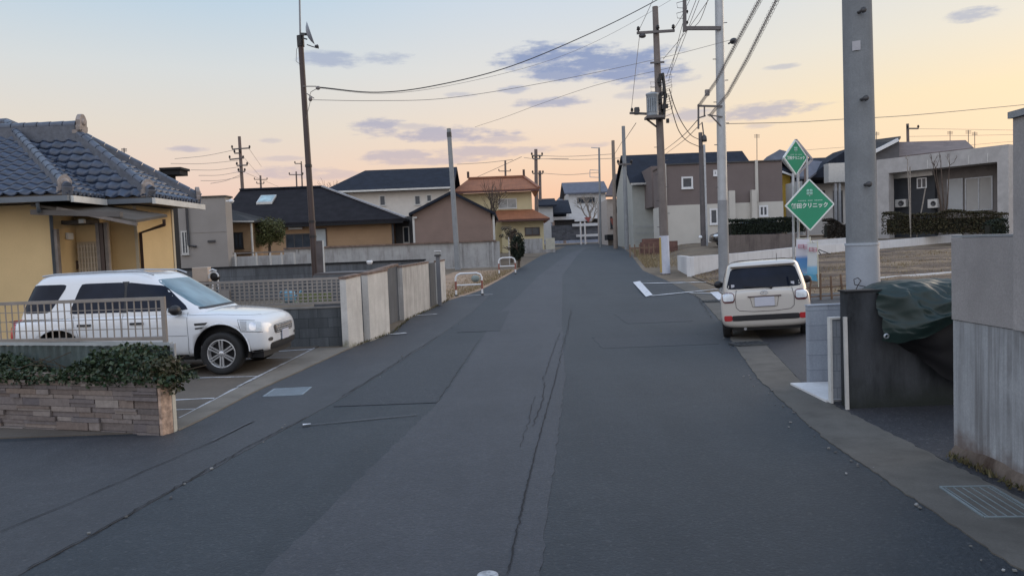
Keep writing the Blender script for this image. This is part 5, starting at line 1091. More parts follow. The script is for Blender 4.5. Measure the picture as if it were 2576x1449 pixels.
# black parked car, half hidden by the steel pole
# ------------------------------------------------------------------ poles
def pole_shaft(root, base, top, r0, r1, mat, name='shaft', n=20):
    b = MB(); b.cyl(base, top, r0, r1, n); return b.build(name, mat, root)
def sagline(p, q, sag, n=18):
    p = Vector(p); q = Vector(q); return [p.lerp(q, i / n) - Vector((0, 0, sag * 4 * (i / n) * (1 - i / n))) for i in range(n + 1)]
def smooth_path(P_, k=8):
    P_ = [Vector(p) for p in P_]; Q = [P_[0] * 2 - P_[1]] + P_ + [P_[-1] * 2 - P_[-2]]; out = []
    for i in range(1, len(Q) - 2):
        a, b, c, d = Q[i - 1:i + 3]
        for j in range(k): t = j / k; out.append(.5 * (2 * b + (c - a) * t + (2 * a - 5 * b + 4 * c - d) * t * t + (3 * b - a - 3 * c + d) * t ** 3))
    return out + [P_[-1]]
def cable(label, pts, r=.008, mat=None, name='power_line', group='overhead cables'):
    b = MB(); b.tube(smooth_path(pts), r, 5); return tag(b.build(name, mat or M['wire']), label, 'cable', group)
def insulator(root, p, up=1, s_=1.0, mat=None):
    b = MB(); b.lathe([(0, 0), (.03 * s_, 0), (.03 * s_, .06 * s_), (.07 * s_, .08 * s_), (.05 * s_, .13 * s_), (.06 * s_, .15 * s_), (.03 * s_, .2 * s_), (0, .2 * s_)], p, (0, 0, up), 10); return b.build('insulator', mat or M['black'], root)
def bolts(root, base, top, r, zs, mat):
    b = MB(); base = Vector(base); top = Vector(top)
    for i, k in enumerate(zs):
        p = base.lerp(top, k); s_ = 1 if i % 2 else -1; b.cyl(p, p + Vector((s_ * (r + .11), -.02, 0)), .013, n=6)
    b.build('step_bolt', mat, root)
# leaning brown pole with the dish
M['brownpole'] = simple('dark_brown_pole', (.055, .036, .034), .55, .15, 4)
pb = at(799, 770, 19); pb.z = gz(19); pt = at(757, 118, 19)
t = thing('antenna_pole', 'leaning dark brown pole with a thin mast and a satellite dish at its top', 'pole', pb)
pole_shaft(t, pb, pt, .082, .066, M['brownpole'])
b = MB(); b.cyl(pt, pt + (pt - pb).normalized() * .26, .09, .09, 14); b.build('clamp', M['black'], t)
mt_ = at(753, -40, 19); b = MB(); b.cyl(pt + Vector((0, -.03, .1)), mt_, .024, .022, 10); b.build('mast', simple('mast_grey', (.19, .20, .22), .4, met=.4), t)
dp = at(771, 87, 18.75); b = MB(); ax = Vector((.95, .16, .28)).normalized()
b.lathe([(0, -.0), (.09, .012), (.18, .045), (.27, .10), (.275, .105), (.27, .108), (.18, .055), (.09, .022), (0, .012)], dp, ax, 22)
d_ = b.build('dish', simple('dish_grey', (.27, .30, .35), .5), t)
b = MB(); q = at(801, 116, 18.5); b.tube([dp - Vector((0, 0, .25)), dp + Vector((.12, -.06, -.31)), q - Vector((0, 0, .06)), q], .012, 6); b.lathe([(0, 0), (.035, 0), (.04, .08), (0, .09)], q, -ax, 10); b.build('feed_arm', M['steeld'], d_)
b = MB(); m0 = pt.lerp(mt_, .20); b.bar(m0, dp - ax * .0, .06, .06); b.bar(m0 + Vector((0, 0, -.08)), dp + Vector((0, 0, -.12)), .03, .03); b.build('bracket', M['black'], d_)
b = MB(); b.tube([dp - ax * .05, dp + Vector((-.16, 0, -.2)), at(746, 125, 18.9), at(745, 155, 18.9), at(758, 165, 18.95)], .006, 5); b.build('coax_cable', M['wire'], t)
b = MB(); a = at(762, 218, 18.92); q = at(800, 222, 18.8); b.bar(a, at(795, 218, 18.85), .02, .02); b.sphere(q, .06, .05, .05, 8, 5); b.bar(at(770, 235, 18.92), at(790, 248, 18.85), .02, .02); b.sphere(at(781, 250, 18.85), .05, .05, .06, 8, 5)
b.tube([q, at(782, 232, 18.85), at(778, 245, 18.85)], .008, 5); b.tube([at(781, 252, 18.85), at(779, 262, 18.85), at(770, 300, 18.93)], .007, 5); b.build('wire_bracket', M['wireg'], t)
for (y0, y1) in ((395, 402), (525, 532), (560, 566)):
    b = MB(); f0 = (770 - y0) / 652; c_ = pb.lerp(pt, (pb.z * 0 + f0)); b.cyl(c_, c_ + (pt - pb).normalized() * .06, .09, .088, 12); b.build('band', M['black'], t)
pp = at(807, 700, 18.6); q = at(803, 606, 18.6); t = thing('timber_post', 'short weathered grey square post next to the leaning brown pole', 'post', (pp.x, 18.6, gz(18.6)))
b = MB(); b.bar((pp.x, 18.6, gz(18.6)), q, .16, .1); b.build('post', simple('dark_timber', (.10, .085, .085), .8, .2, 5), t); b = MB(); b.bar((pp.x + .1, 18.57, gz(18.6)), q + Vector((.1, -.03, 0)), .03, .04); b.build('side_strip', M['alu'], t)
# plain grey pole, left of the road
pb = gnd(1152, 679); pt = at(1129, 324, pb.y); t = thing('utility_pole', 'plain slim grey pole rising in front of the brown gabled house', 'pole', pb)
pole_shaft(t, pb, pt, .15, .11, M['polec']); b = MB(); q = pb.lerp(pt, .94); b.cyl(q, pb.lerp(pt, .975), .13, .125, 12); b.build('band', M['steeld'], t)
# main utility pole with transformer
Ym = 32.5; pb = gnd(1674, 690); Ym = pb.y; pt = at(1648, 18, Ym)
t = thing('utility_pole', 'tall concrete utility pole with transformer, cross arms and yellow and white base wrap', 'pole', pb)
pole_shaft(t, pb, pt, .20, .12, concrete('pole_brownish', (.20, .175, .165), (.12, .10, .095), .6, sx_=5))
def on(py): return pb.lerp(pt, (690 - py) / 672)
b = MB(); b.cyl(on(688), on(592), .212, .206, 20); b.build('white_wrap', simple('wrap_white', (.50, .53, .62), .5, .08), t)
b = MB(); b.box(on(640).x - .225, on(640).x - .12, Ym - .13, Ym - .02, on(685).z, on(596).z); b.build('yellow_guard', simple('guard_yellow', (.42, .30, .10), .6), t)
M['arm'] = simple('cross_arm_steel', (.12, .11, .11), .5, .15, 6, met=.3)
def arm(p, q, w_=.09, root=None): b = MB(); b.bar(p, q, w_, w_); return b.build('cross_arm', M['arm'], root or t)
arm(at(1602, 84, Ym - .2), at(1697, 78, Ym - .2), .1); arm(at(1636, 159, Ym - .2), at(1671, 157, Ym - .2), .07); arm(at(1584, 285, Ym - .2), at(1648, 288, Ym - .2), .09); arm(at(1640, 247, Ym - .2), at(1672, 246, Ym - .2), .05)
for a in ((1606, 82), (1694, 77), (1655, 78)): insulator(t, at(a[0], a[1], Ym - .2), 1, 1.2)
for a in ((1590, 284), (1600, 284), (1606, 284)): insulator(t, at(a[0], a[1], Ym - .2), 1, 1.0)
b = MB(); q = at(1616, 91, Ym - .2); b.sphere(q, .16, .1, .1, 8, 5); q = at(1602, 283, Ym - .3); b.box(q.x - .1, q.x + .1, Ym - .4, Ym - .2, q.z - .1, q.z + .2, .02); b.build('cutout', M['steeld'], t)
b = MB(); tr = at(1642, 293, Ym - .45); zt_ = Z(1642, 234, Ym - .45); b.lathe([(0, 0), (.24, 0), (.25, .04), (.25, zt_ - tr.z - .12), (.27, zt_ - tr.z - .1), (.27, zt_ - tr.z - .04), (.15, zt_ - tr.z), (0, zt_ - tr.z)], tr, n=22)
for k in range(5): a = 3.6 + k * .38; b.box(tr.x + .25 * math.cos(a) - .012, tr.x + .25 * math.cos(a) + .012, tr.y + .25 * math.sin(a) - .05, tr.y + .25 * math.sin(a), tr.z + .15, zt_ - .25)
tf = b.build('transformer', simple('transformer_grey', (.30, .34, .38), .45, .08, met=.2), t)
b = MB(); b.box(tr.x - .3, tr.x + .45, tr.y - .25, tr.y + .35, tr.z - .1, tr.z - .004); b.bar(tr + Vector((-.2, .2, -.1)), on(318) + Vector((-.1, 0, 0)), .06, .06); b.build('platform', M['arm'], t)
b = MB(); rs = random.Random(9)
for k in range(26):
    py_ = rs.uniform(178, 305); c_ = on(py_) + Vector((rs.uniform(-.02, .3), rs.uniform(-.25, -.05), 0)); b.box(c_.x - .06, c_.x + .06, c_.y - .05, c_.y + .05, c_.z - .09, c_.z + .09, .01)
b.tube([on(185) + Vector((.18, -.15, 0)), on(240) + Vector((.24, -.2, 0)), on(300) + Vector((.14, -.2, 0))], .07, 7); b.build('cable_terminal', M['black'], t)
b = MB()
for k in range(7): py_ = 195 + k * 13; c_ = on(py_) + Vector((.1, -.1, 0)); b.tube([c_, c_ + Vector((.3 + .2 * rs.random(), -.1, .1)), c_ + Vector((.42, -.1, -.22)), c_ + Vector((.1, -.1, -.35))], .011, 5)
for k in range(3): py_ = 205 + k * 12; c_ = on(py_); b.tube([c_, c_ + Vector((-.35, -.1, 0)), c_ + Vector((-.3, -.1, -.25)), c_ + Vector((0, -.1, -.2))], .010, 5)
b.build('jumper_wires', M['wireg'], t)
bolts(t, pb, pt, .17, [.18, .23, .28, .33, .38, .43, .48], M['arm'])
cable('thin drop wire from the top cross arm down to the transformer pole cut out', sagline(at(1609, 90, Ym - .2), at(1588, 280, Ym - .2), -.05), .012, M['wireg'])
# galvanised steel pole with bracket arms
Ys = 24.4; pb = gnd(1822, 735); Ys = pb.y; pt = at(1806, -160, Ys)
t = thing('steel_pole', 'tall galvanised steel pole beside the beige car with an L shaped bracket arm', 'pole', pb)
pole_shaft(t, pb, pt, .165, .125, simple('galvanised_pole', (.40, .42, .44), .45, .1, 3, met=.3)); 
def ons(py): return pb.lerp(pt, (735 - py) / 895)
b = MB(); b.cyl(ons(730), ons(500), .171, .160, 20); b.build('lower_sleeve', simple('sleeve_grey', (.245, .255, .27), .55, .12, 3), t)
b = MB(); a = at(1722, 72, Ys - .15); q = at(1722, -40, Ys - .15); b.bar(a, ons(71) + Vector((0, -.15, 0)), .09, .11); b.bar(a + Vector((0, 0, -.1)), q, .1, .1); b.build('cross_arm', M['arm'], t)
for py_ in (2, 35, 62): insulator(t, at(1729, py_, Ys - .15), 1, .55)
b = MB()
for py_ in (12, 38): c_ = at(1712, py_, Ys - .15); b.tube([c_ + Vector((.1, 0, .1)), c_ + Vector((-.12, 0, .05)), c_ + Vector((-.1, 0, -.1)), c_ + Vector((.1, 0, -.12))], .010, 5)
b.build('jumper_wires', M['wireg'], t)
b = MB(); a = at(1757, 267, Ys - .15); b.bar(a, ons(265) + Vector((0, -.15, 0)), .05, .06); b.bar(a + Vector((0, 0, .05)), at(1757, 325, Ys - .15), .05, .05); b.bar(at(1772, 268, Ys - .15), at(1772, 292, Ys - .15), .04, .04); b.bar(at(1755, 298, Ys - .15), at(1775, 292, Ys - .15), .04, .04); b.bar(at(1785, 288, Ys - .15), ons(318) + Vector((0, -.12, 0)), .035, .035); b.bar(at(1780, 290, Ys - .15), ons(291) + Vector((0, -.15, 0)), .035, .035); b.build('bracket', M['arm'], t)
bolts(t, pb, pt, .13, [.30, .36, .42, .48, .54, .60, .66, .76], M['arm'])
# short pole with box
Yq = 46; pb = at(1770, 640, Yq); pb.z = 1.0; pt = at(1762, 334, Yq); t = thing('service_pole', 'slim dark service pole with a meter cap in front of the taupe house', 'pole', pb)
pole_shaft(t, pb, pt, .16, .12, simple('service_pole_dark', (.10, .09, .095), .6, .15, 4)); b = MB(); b.bar(pb + Vector((.22, 0, 0)), pt.lerp(pb, .1) + Vector((.2, 0, 0)), .12, .1); b.build('side_pipe', M['steel'], t)
b = MB(); b.cyl(pt + Vector((.2, 0, -.2)), at(1762, 308, Yq) + Vector((.1, 0, 0)), .04, .04, 8); b.build('pipe', M['arm'], t)
b = MB(); b.lathe([(0, 0), (.14, 0), (.16, .1), (.14, .3), (.05, .42), (0, .42)], at(1772, 357, Yq - .1), n=12); b.build('terminal_box', M['steeld'], t)
b = MB(); b.lathe([(0, 0), (.1, 0), (.12, .12), (.06, .2), (0, .2)], at(1762, 601, Yq - .2), n=10); b.build('white_lamp', M['whitem'], t)
# far poles
def far_pole(label, px0, py0, px1, py1, Y, r, arms=(), mat=None, extra=None):
    a = at(px0, py0, Y); a.z = min(a.z, gz(Y)); c = at(px1, py1, Y); q = thing('utility_pole', label, 'pole', a, group='far utility poles'); pole_shaft(q, a, c, r, r * .75, mat or M['fpole'], n=10)
    for (x0, y0, x1, y1) in arms:
        b = MB(); b.bar(at(x0, y0, Y - .2), at(x1, y1, Y - .2), .12, .12); b.build('cross_arm', M['arm'], q)
        for xx in (x0, x1): insulator(q, at(xx, (y0 + y1) / 2, Y - .2), 1, 1.6)
    return q
M['fpole'] = simple('far_pole_brown', (.16, .125, .115), .8, .15, 4)
far_pole('far utility pole with four cross arms left of the leaning brown pole', 612, 500, 602, 344, 75, .2, ((584, 376, 628, 373), (590, 386, 604, 386), (578, 402, 612, 398), (596, 417, 622, 416), (600, 432, 616, 432)))
far_pole('small far pole peeking over the charcoal roof left of the lamp mast', 657, 500, 655, 442, 130, .22, ((640, 452, 672, 452), (646, 462, 664, 462)))
far_pole('bent lamp mast standing behind the charcoal roof', 760, 500, 758, 412, 110, .14, ((742, 412, 758, 412),)); far_pole('short far pole with antenna bars by the bent lamp mast', 746, 500, 745, 432, 110, .14, ((728, 440, 762, 440),))
far_pole('far pole with a transformer behind the orange tiled roof', 1350, 600, 1348, 376, 78, .22, ((1338, 392, 1364, 392), (1340, 400, 1358, 400)))
far_pole('lower half of a twin pole with boxes right of the orange tiled roof', 1360, 600, 1358, 430, 82, .2, ((1340, 437, 1366, 437),)); far_pole('slender far pole over the orange tiled roof ridge', 1271, 520, 1271, 404, 120, .2, ((1255, 431, 1284, 431),))
far_pole('small far post over the hill left of the slate roofed house', 1419, 560, 1418, 470, 130, .25)
q = far_pole('tall street lamp pole at the road end with a hooked top', 1511, 620, 1507, 372, 66, .11, mat=M['polec']); b = MB(); b.bar(at(1487, 372, 66), at(1507, 373, 66), .07, .07); b.bar(at(1484, 428, 66), at(1507, 429, 66), .05, .05); b.bar(at(1484, 428, 66), at(1484, 446, 66), .05, .05); b.bar(at(1484, 446, 66), at(1509, 447, 66), .05, .05); b.build('lamp_arm', M['steel'], q)
far_pole('brown concrete pole left of the navy gabled house, the shorter of two', 1549, 628, 1542, 354, 60, .17, mat=concrete('pole_tan', (.26, .22, .19), (.18, .15, .13), .5)); far_pole('pale concrete pole left of the navy gabled house, the taller of two', 1577, 618, 1568, 318, 56, .17, ((1555, 414, 1588, 413),), mat=M['polec'])
far_pole('stub pole rising behind the upper green diamond sign', 2031, 500, 2024, 392, 40, .09); far_pole('bracketed pole stub above the roofs right of the big concrete pole', 2288, 420, 2283, 312, 70, .16, ((2283, 324, 2310, 324),))
for (px_, y0, y1, lab) in ((1904, 390, 338, 'roof aerial above the navy roof'), (2390, 352, 330, 'thin aerial over the brown tiled roof'), (2436, 365, 328, 'tall aerial over the concrete framed house'), (2205, 360, 332, 'aerial right of the big concrete pole'), (2452, 368, 332, 'aerial nearest the tall grey wall'), (312, 385, 373, 'small aerial behind the tiled ridge')):
    Y = 66 if px_ > 400 else 40; t_ = thing('tv_aerial', lab, 'aerial', at(px_, y0, Y)); b = MB(); b.cyl(at(px_, y0, Y) - Vector((0, 0, .6)), at(px_, y1, Y), .03, n=6)
    for k in (0, 3, 6): b.bar(at(px_ - 7, y1 + 2 + k, Y), at(px_ + 7, y1 + 2 + k, Y), .03, .03)
    b.build('aerial', M['arm'], t_)
# big concrete pole, right
Yb = 9.35; pb = at(2173, 740, Yb); pb.z = 0; pt = at(2154, -60, Yb); t = thing('utility_pole', 'thick grey concrete utility pole in the right foreground with a pale wrapped base', 'pole', pb)
M['polebig'] = concrete('big_pole_concrete', (.225, .24, .255), (.14, .15, .16), .6, sx_=4); pole_shaft(t, pb, pt, .190, .165, M['polebig'], n=40)
def onb(py): return pb.lerp(pt, (Vector((0, 0, at(2170, py, Yb).z)).z - 0) / (pt.z))
b = MB(); b.cyl(Vector((pb.x, Yb, .9)).lerp(pb, 0), onb(616), .197, .192, 40); b.build('base_wrap', simple('wrap_pale_blue', (.31, .34, .385), .5, .1, 2), t)
b = MB(); p_ = onb(617); b.cyl(p_, p_ + Vector((0, 0, .03)), .2, .2, 40); b.build('wrap_band', simple('wrap_edge', (.36, .40, .45), .5), t)
for (px_, py_) in ((2162, 30), (2168, 250), (2176, 465)):
    b = MB(); c_ = at(px_, py_, Yb - .19); b.cyl(c_ + Vector((0, .06, 0)), c_ + Vector((.02, -.06, 0)), .018, n=8); b.lathe([(0, 0), (.035, 0), (.035, .02), (0, .02)], c_ + Vector((.02, -.05, 0)), (0, -1, 0), 8); b.build('step_bolt', M['steeld'], t)
c_ = onb(123); b = MB(); b.grid(lambda u, v: c_ + Vector((-.185 * math.cos(1.05 + .5 * (u - .5)), -.185 * math.sin(1.05 + .5 * (u - .5)), (v - .5) * .11)), 6, 1); b.build('number_plate', simple('tag_plate', (.42, .42, .45), .4), t)
b = MB(); q = at(2170, 722, Yb - .3); pts = [at(a, c, Yb - .22) for a, c in ((2212, 723), (2180, 722), (2150, 716), (2148, 703), (2158, 699), (2166, 706), (2158, 718), (2150, 735), (2152, 760))]; b.tube(pts, .006, 5); b.build('wire_loop', M['wire'], t)

# ------------------------------------------------------------------ cables
def top_s(px, py): return at(px, py, Ys - .15)
cable('long black cable from the leaning brown pole up to the steel pole arm', [at(800, 220, 18.8), at(950, 233, 19.3), at(1100, 215, 19.9), at(1290, 166, 20.8), at(1500, 78, 22.2), at(1640, 8, 23.2), top_s(1722, -40)], .014)
cable('thin cable just below the long black one', [at(800, 222, 18.8), at(960, 236, 19.5), at(1130, 216, 20.3), at(1360, 160, 22), at(1530, 90, 23), top_s(1724, -20)], .005, M['wireg'])
cable('lower slack cable from the brown pole past the transformer pole', [at(785, 252, 18.85), at(950, 254, 19.5), at(1130, 247, 20.2), at(1380, 207, 21.4), at(1650, 150, 22.8), at(1840, 101, 24)], .007, M['wireg'])
cable('faint beaded wire sloping across the middle of the sky', [at(1195, 320, 60), at(1271, 295, 55), at(1360, 262, 50), at(1500, 215, 44), at(1690, 170, 36)], .012, M['wireg'])
t_ = None
for i, (a, bq) in enumerate((((1682, 205), (1728, 20)), ((1676, 195), (1752, 0)), ((1690, 178), (1760, 0)), ((1668, 150), (1790, 0)))):
    cable(('taut wire fanning up from the transformer pole, leftmost of the fan', 'second taut wire from the transformer pole to the bracket arm', 'third taut wire from the transformer pole to the bracket arm', 'rightmost taut wire of the fan above the transformer pole')[i], [at(*a, Ym - .2), at((a[0] + bq[0]) / 2 - 2, (a[1] + bq[1]) / 2 + 4, 28), at(bq[0], bq[1], Ys - .3) if bq[1] > 10 else at(bq[0] + 8, -22, Ys - 1)], .010, M['wireg'])
cable('wire from the top cross arm up to the left', [at(1606, 80, Ym - .2), at(1634, 20, 30), at(1655, -30, 28)], .010, M['wireg'])
cable('wire from the cross arm end beside the bracket', [at(1694, 76, Ym - .2), at(1716, 40, 30), at(1745, -20, 27)], .010, M['wireg'])
cable('short dropper wire near the steel pole top', [at(1745, 70, Ys - .2), at(1762, 50, 24), at(1785, -10, 22)], .010, M['wireg'])
def coiled(label, pts, r=.010, cr=.05, turns=60, ext=0):
    t_ = thing('spiral_cable', label, 'cable', pts[0], group='spiral hung cable bundles'); P_ = []
    for a, c in zip(pts, pts[1:]):
        for i in range(24): P_.append(a.lerp(c, i / 24))
    P_.append(pts[-1]); b = MB(); b.tube(P_, r, 6); b.tube([p - Vector((0, 0, .05)) for p in P_], r * .8, 5); b.build('messenger', M['wireg'], t_)
    hl_ = []; n_ = turns * 8
    for i in range(n_ + 1):
        f_ = i / n_ * (len(P_) - 1); k = min(int(f_), len(P_) - 2); p = P_[k].lerp(P_[k + 1], f_ - k); a = i / 8 * 2 * math.pi; hl_.append(p + Vector((cr * math.cos(a), 0, cr * math.sin(a) - .03)))
    b = MB(); b.tube(hl_, .004, 4); b.build('spiral_hanger', M['wireg'], t_)
coiled('left spiral hung cable bundle climbing past the steel pole', [at(1757, 266, Ys - .2), at(1800, 205, 21.5), at(1850, 110, 18), at(1920, -20, 14)])
coiled('right spiral hung cable bundle climbing past the steel pole', [at(1785, 290, Ys - .2), at(1830, 235, 21.0), at(1880, 145, 17.5), at(1962, -20, 13)])
b = MB(); q = at(1845, 104, 18.2); b.sphere(q, .09, .12, .07, 8, 5); b.bar(at(1832, 111, 18.3), q, .03, .03); tag(b.build('cable_clamp', M['steeld']), 'dark clamp where thin wires meet the left spiral bundle', 'clamp')
b = MB(); q = at(1779, 234, Ys - .8); b.box(q.x - .06, q.x + .06, q.y - .06, q.y + .06, q.z - .09, q.z + .09); tag(b.build('cable_joint', M['wireg']), 'small joint box on the left spiral bundle by the steel pole', 'joint box')
cable('upper thick drop cable curving from the transformer pole to the service pole', [at(1684, 225, 32.3), at(1697, 268, 34), at(1715, 308, 37), at(1738, 340, 41), at(1760, 352, 46)], .022)
cable('lower thick drop cable curving from the transformer pole to the service pole', [at(1682, 240, 32.3), at(1694, 290, 34), at(1709, 332, 37), at(1730, 356, 41), at(1760, 370, 46)], .022)
cable('cable slanting from the bracket to behind the navy roof', [at(1757, 300, Ys - .2), at(1720, 340, 30), at(1680, 372, 44), at(1660, 386, 57)], .014, M['wireg'])
cable('second cable slanting from the bracket to behind the navy roof', [at(1765, 310, Ys - .2), at(1722, 352, 32), at(1685, 380, 46), at(1668, 392, 57)], .012, M['wireg'])
cable('wavy spiral cable running right behind the big concrete pole', [at(1828, 312, 25), at(2000, 308, 27), at(2130, 300, 28), at(2300, 290, 29), at(2600, 262, 31)], .012, M['wireg'])
cable('thin wire from the far right roofs toward the steel pole', [at(2245, 384, 80), at(2330, 375, 75), at(2600, 352, 70)], .014, M['wireg'])
cable('higher thin wire above the right roofs', [at(2283, 324, 70), at(2420, 326, 70), at(2600, 329, 68)], .014, M['wireg']); cable('lower thin wire above the right roofs', [at(2288, 344, 70), at(2420, 342, 70), at(2600, 338, 68)], .014, M['wireg'])
cable('thin wire behind the upper green diamond sign', [at(2028, 378, 60), at(2110, 372, 60), at(2200, 366, 60)], .012, M['wireg'])
for i, (a, c, e) in enumerate((((1318, 397), (1348, 400), (1430, 400)), ((1352, 392), (1430, 394), (1545, 388)), ((1360, 400), (1450, 402), (1570, 398)), ((1200, 446), (1271, 414), (1312, 395)), ((1150, 414), (1220, 410), (1290, 402)), ((1360, 436), (1430, 440), (1510, 434)))):
    cable(('short far wire over the orange roof ridge', 'upper far wire between the road end poles', 'lower far wire between the road end poles', 'slanting far wire rising over the orange roof', 'faint far wire left of the slender pole', 'far wire low over the slate roof')[i], [at(*a, 78), at(*c, 74), at(*e, 66)], .022, M['wireg'])
for i, (a, c) in enumerate((((600, 404), (430, 412)), ((598, 376), (440, 400)), ((606, 432), (500, 442)), ((606, 420), (480, 428)), ((608, 445), (505, 455)), ((606, 440), (530, 462)))):
    cable('far wire %s from the four armed pole to the left' % ('on the second arm', 'on the top arm', 'on the lowest arm', 'on the third arm', 'below the lowest arm', 'sagging lowest')[i], [at(*a, 75), at((a[0] + c[0]) / 2, (a[1] + c[1]) / 2 + 4, 70), at(*c, 60)], .02, M['wireg'])
for i, (a, c) in enumerate((((626, 374), (658, 420)), ((612, 395), (655, 445)), ((620, 436), (700, 470)))): cable('far guy wire %s right of the four armed pole' % ('from the top arm', 'from mid height', 'lowest')[i], [at(*a, 75), at(*c, 110)], .016, M['wireg'])
cable('wire from the transformer platform down to the taller pale pole', [at(1600, 310, Ym), at(1580, 340, 40), at(1570, 356, 56)], .014, M['wireg'])
cable('wire running from the pale pole to the street lamp', [at(1568, 352, 56), at(1548, 385, 58), at(1540, 395, 60)], .014, M['wireg'])

# ------------------------------------------------------------------ green diamond signs
M['green'] = simple('sign_green', (.012, .255, .135), .4, .05, 3); M['signw'] = simple('sign_white', (.72, .76, .74), .5, .04)
def text_mesh(body, size, mat, name, parent, loc, rot, bold=.0, sx_=1.0):
    cu = bpy.data.curves.new(name, 'FONT'); cu.body = body; cu.size = size; cu.align_x = 'CENTER'; cu.align_y = 'CENTER'; cu.offset = bold; cu.extrude = .004
    o = bpy.data.objects.new(name, cu); COL.objects.link(o); bpy.context.view_layer.update()
    dg_ = bpy.context.evaluated_depsgraph_get(); me = bpy.data.meshes.new_from_object(o.evaluated_get(dg_)); bpy.data.objects.remove(o); bpy.data.curves.remove(cu)
    me.materials.clear(); me.materials.append(mat); q = bpy.data.objects.new(name, me); COL.objects.link(q); q.parent = parent; q.location = loc; q.rotation_euler = rot; q.scale = (sx_, 1, 1); return q
def diamond(label, c, hw, hh, rz, edge=.05):
    t = thing('clinic_sign', label, 'sign', c, rz, 'green diamond signs')
    b = MB(); b.prism([(0, 0, -hh), (hw, 0, 0), (0, 0, hh), (-hw, 0, 0)], (0, .06, 0)); b.build('board', M['green'], t, True)
    b = MB(); k = edge
    for (p, q) in (((0, -hh), (hw, 0)), ((hw, 0), (0, hh)), ((0, hh), (-hw, 0)), ((-hw, 0), (0, -hh))): b.bar((p[0], .03, p[1]), (q[0], .03, q[1]), .085, .045)
    b.build('edge_frame', M['signw'], t, True)
    R90 = (math.pi / 2, 0, 0)
    text_mesh('飯田クリニック', hh * .215, M['signw'], 'lettering', t, (0, -.004, -hh * .03), R90, .004 * hh / .8, hw / hh * 1.02)
    b = MB()
    for i in range(15):
        if i in (5, 9): continue
        x = -hw * .48 + i * hw * .068; b.box(x, x + hw * .05, -.006, -.002, hh * .155, hh * .195)
    b.build('small_lettering', simple('sign_small_white', (.35, .55, .47), .5), t, True)
    b = MB(); 
    for i in range(4): a = math.pi / 4 + i * math.pi / 2; b.lathe([(0, .0), (hh * .07, 0), (hh * .07, .004), (0, .004)], (hh * .075 * math.cos(a), -.003, hh * .50 + hh * .075 * math.sin(a)), (0, -1, 0), 12)
    b.box(-hh * .015, hh * .015, -.007, -.003, hh * .34, hh * .44); b.build('emblem', simple('sign_emblem', (.30, .55, .46), .5), t, True); return t
Yd = 27.0; c = at(2037, 516, Yd); diamond('larger lower green diamond clinic sign with white lettering', (c.x, c.y, c.z), .83, .90, R_(-6))
Yd2 = 28.2; c = at(2002, 397, Yd2); diamond('smaller upper green diamond clinic sign with a white edge', (c.x, c.y, c.z), .52, .63, R_(18))
t = thing('sign_stand', 'pale steel frame and posts carrying the two green diamond signs', 'sign post', (X(2000, 27.6, 600), 27.6, .4))
b = MB()
for px_ in (1994, 2006): x = X(px_, 27.6, 520); b.cyl((x, 27.6, .35), at(px_ + 1, 436, 27.6), .05, n=10)
x = at(2030, 400, 27.8); b.cyl((X(2031, 27.8, 520), 27.8, .4), at(2030, 392, 27.8), .035, n=8); b.build('post', M['steel'], t)
b = MB(); cc_ = at(2004, 397, 28.4); 
fw_ = [at(1969, 404, 28.4), at(2002, 352, 28.4), at(2043, 402, 28.4), at(2004, 442, 28.4)]
for i in range(4): b.bar(fw_[i], fw_[(i + 1) % 4], .09, .07)
b.build('diamond_frame', simple('frame_grey', (.33, .31, .33), .5, .1, 6), t)
# flag banners
def banner(label, px0, py0, px1, py1, Y, cols, wave, seed):
    a = at(px0, py0, Y); c = at(px1, py1, Y); t = thing('flag_banner', label, 'banner', (c.x, Y, gz(Y)), group='upright promotional flag banners')
    b = MB(); b.cyl((c.x + .03, Y, gz(Y)), (a.x + (c.x - a.x) + .02, Y, a.z + .06), .016, n=8); b.cyl((a.x, Y, a.z + .02), (c.x + .04, Y, a.z + .02), .01, n=6); b.build('pole', simple('banner_pole', (.58, .58, .47), .5), t)
    mt, tt, bs = material('banner_cloth_%d' % seed); tcn = tt.nodes.new('ShaderNodeTexCoord'); sp = tt.nodes.new('ShaderNodeSeparateXYZ'); tt.links.new(tcn.outputs['Object'], sp.inputs[0])
    r = tt.nodes.new('ShaderNodeValToRGB'); r.color_ramp.interpolation = 'LINEAR'; cr = r.color_ramp; z0, z1 = c.z - gz(Y), a.z - gz(Y)
    tt.links.new(mrange(tt, sp.outputs[2], z0, z1), r.inputs[0])
    while len(cr.elements) < len(cols): cr.elements.new(.5)
    for e, (p_, cc) in zip(cr.elements, cols): e.position = p_; e.color = (*cc, 1)
    tt.links.new(r.outputs[0], bs.inputs['Base Color']); bs.inputs['Roughness'].default_value = .8
    b = MB(); b.grid(lambda u, v: Vector((a.x + (c.x - a.x) * u, Y + wave * math.sin(u * 5 + v * 3 + seed) * (1 - u), c.z + (a.z - c.z) * v)), 10, 14); b.build('cloth', mt, t)
    b = MB(); w_ = c.x - a.x; h_ = a.z - c.z                       # two tall red characters, unreadable in the photo
    for (u, v) in ((.3, .80), (.68, .78)): 
        x = a.x + w_ * u; z = c.z + h_ * v; k = .055 * w_ / .3
        for dz in (-.05, 0, .05): b.box(x - k, x + k, Y - .09, Y - .085, z + dz - .01, z + dz + .01)
        for dx in (-k, k): b.box(x + dx - .01, x + dx + .01, Y - .091, Y - .086, z - .06, z + .06)
    b.build('lettering', simple('banner_red', (.50, .20, .25), .7), t); return t
WB = [(0, (.40, .50, .66)), (.22, (.12, .30, .55)), (.46, (.09, .24, .52)), (.56, (.55, .55, .62)), (1, (.62, .62, .68))]
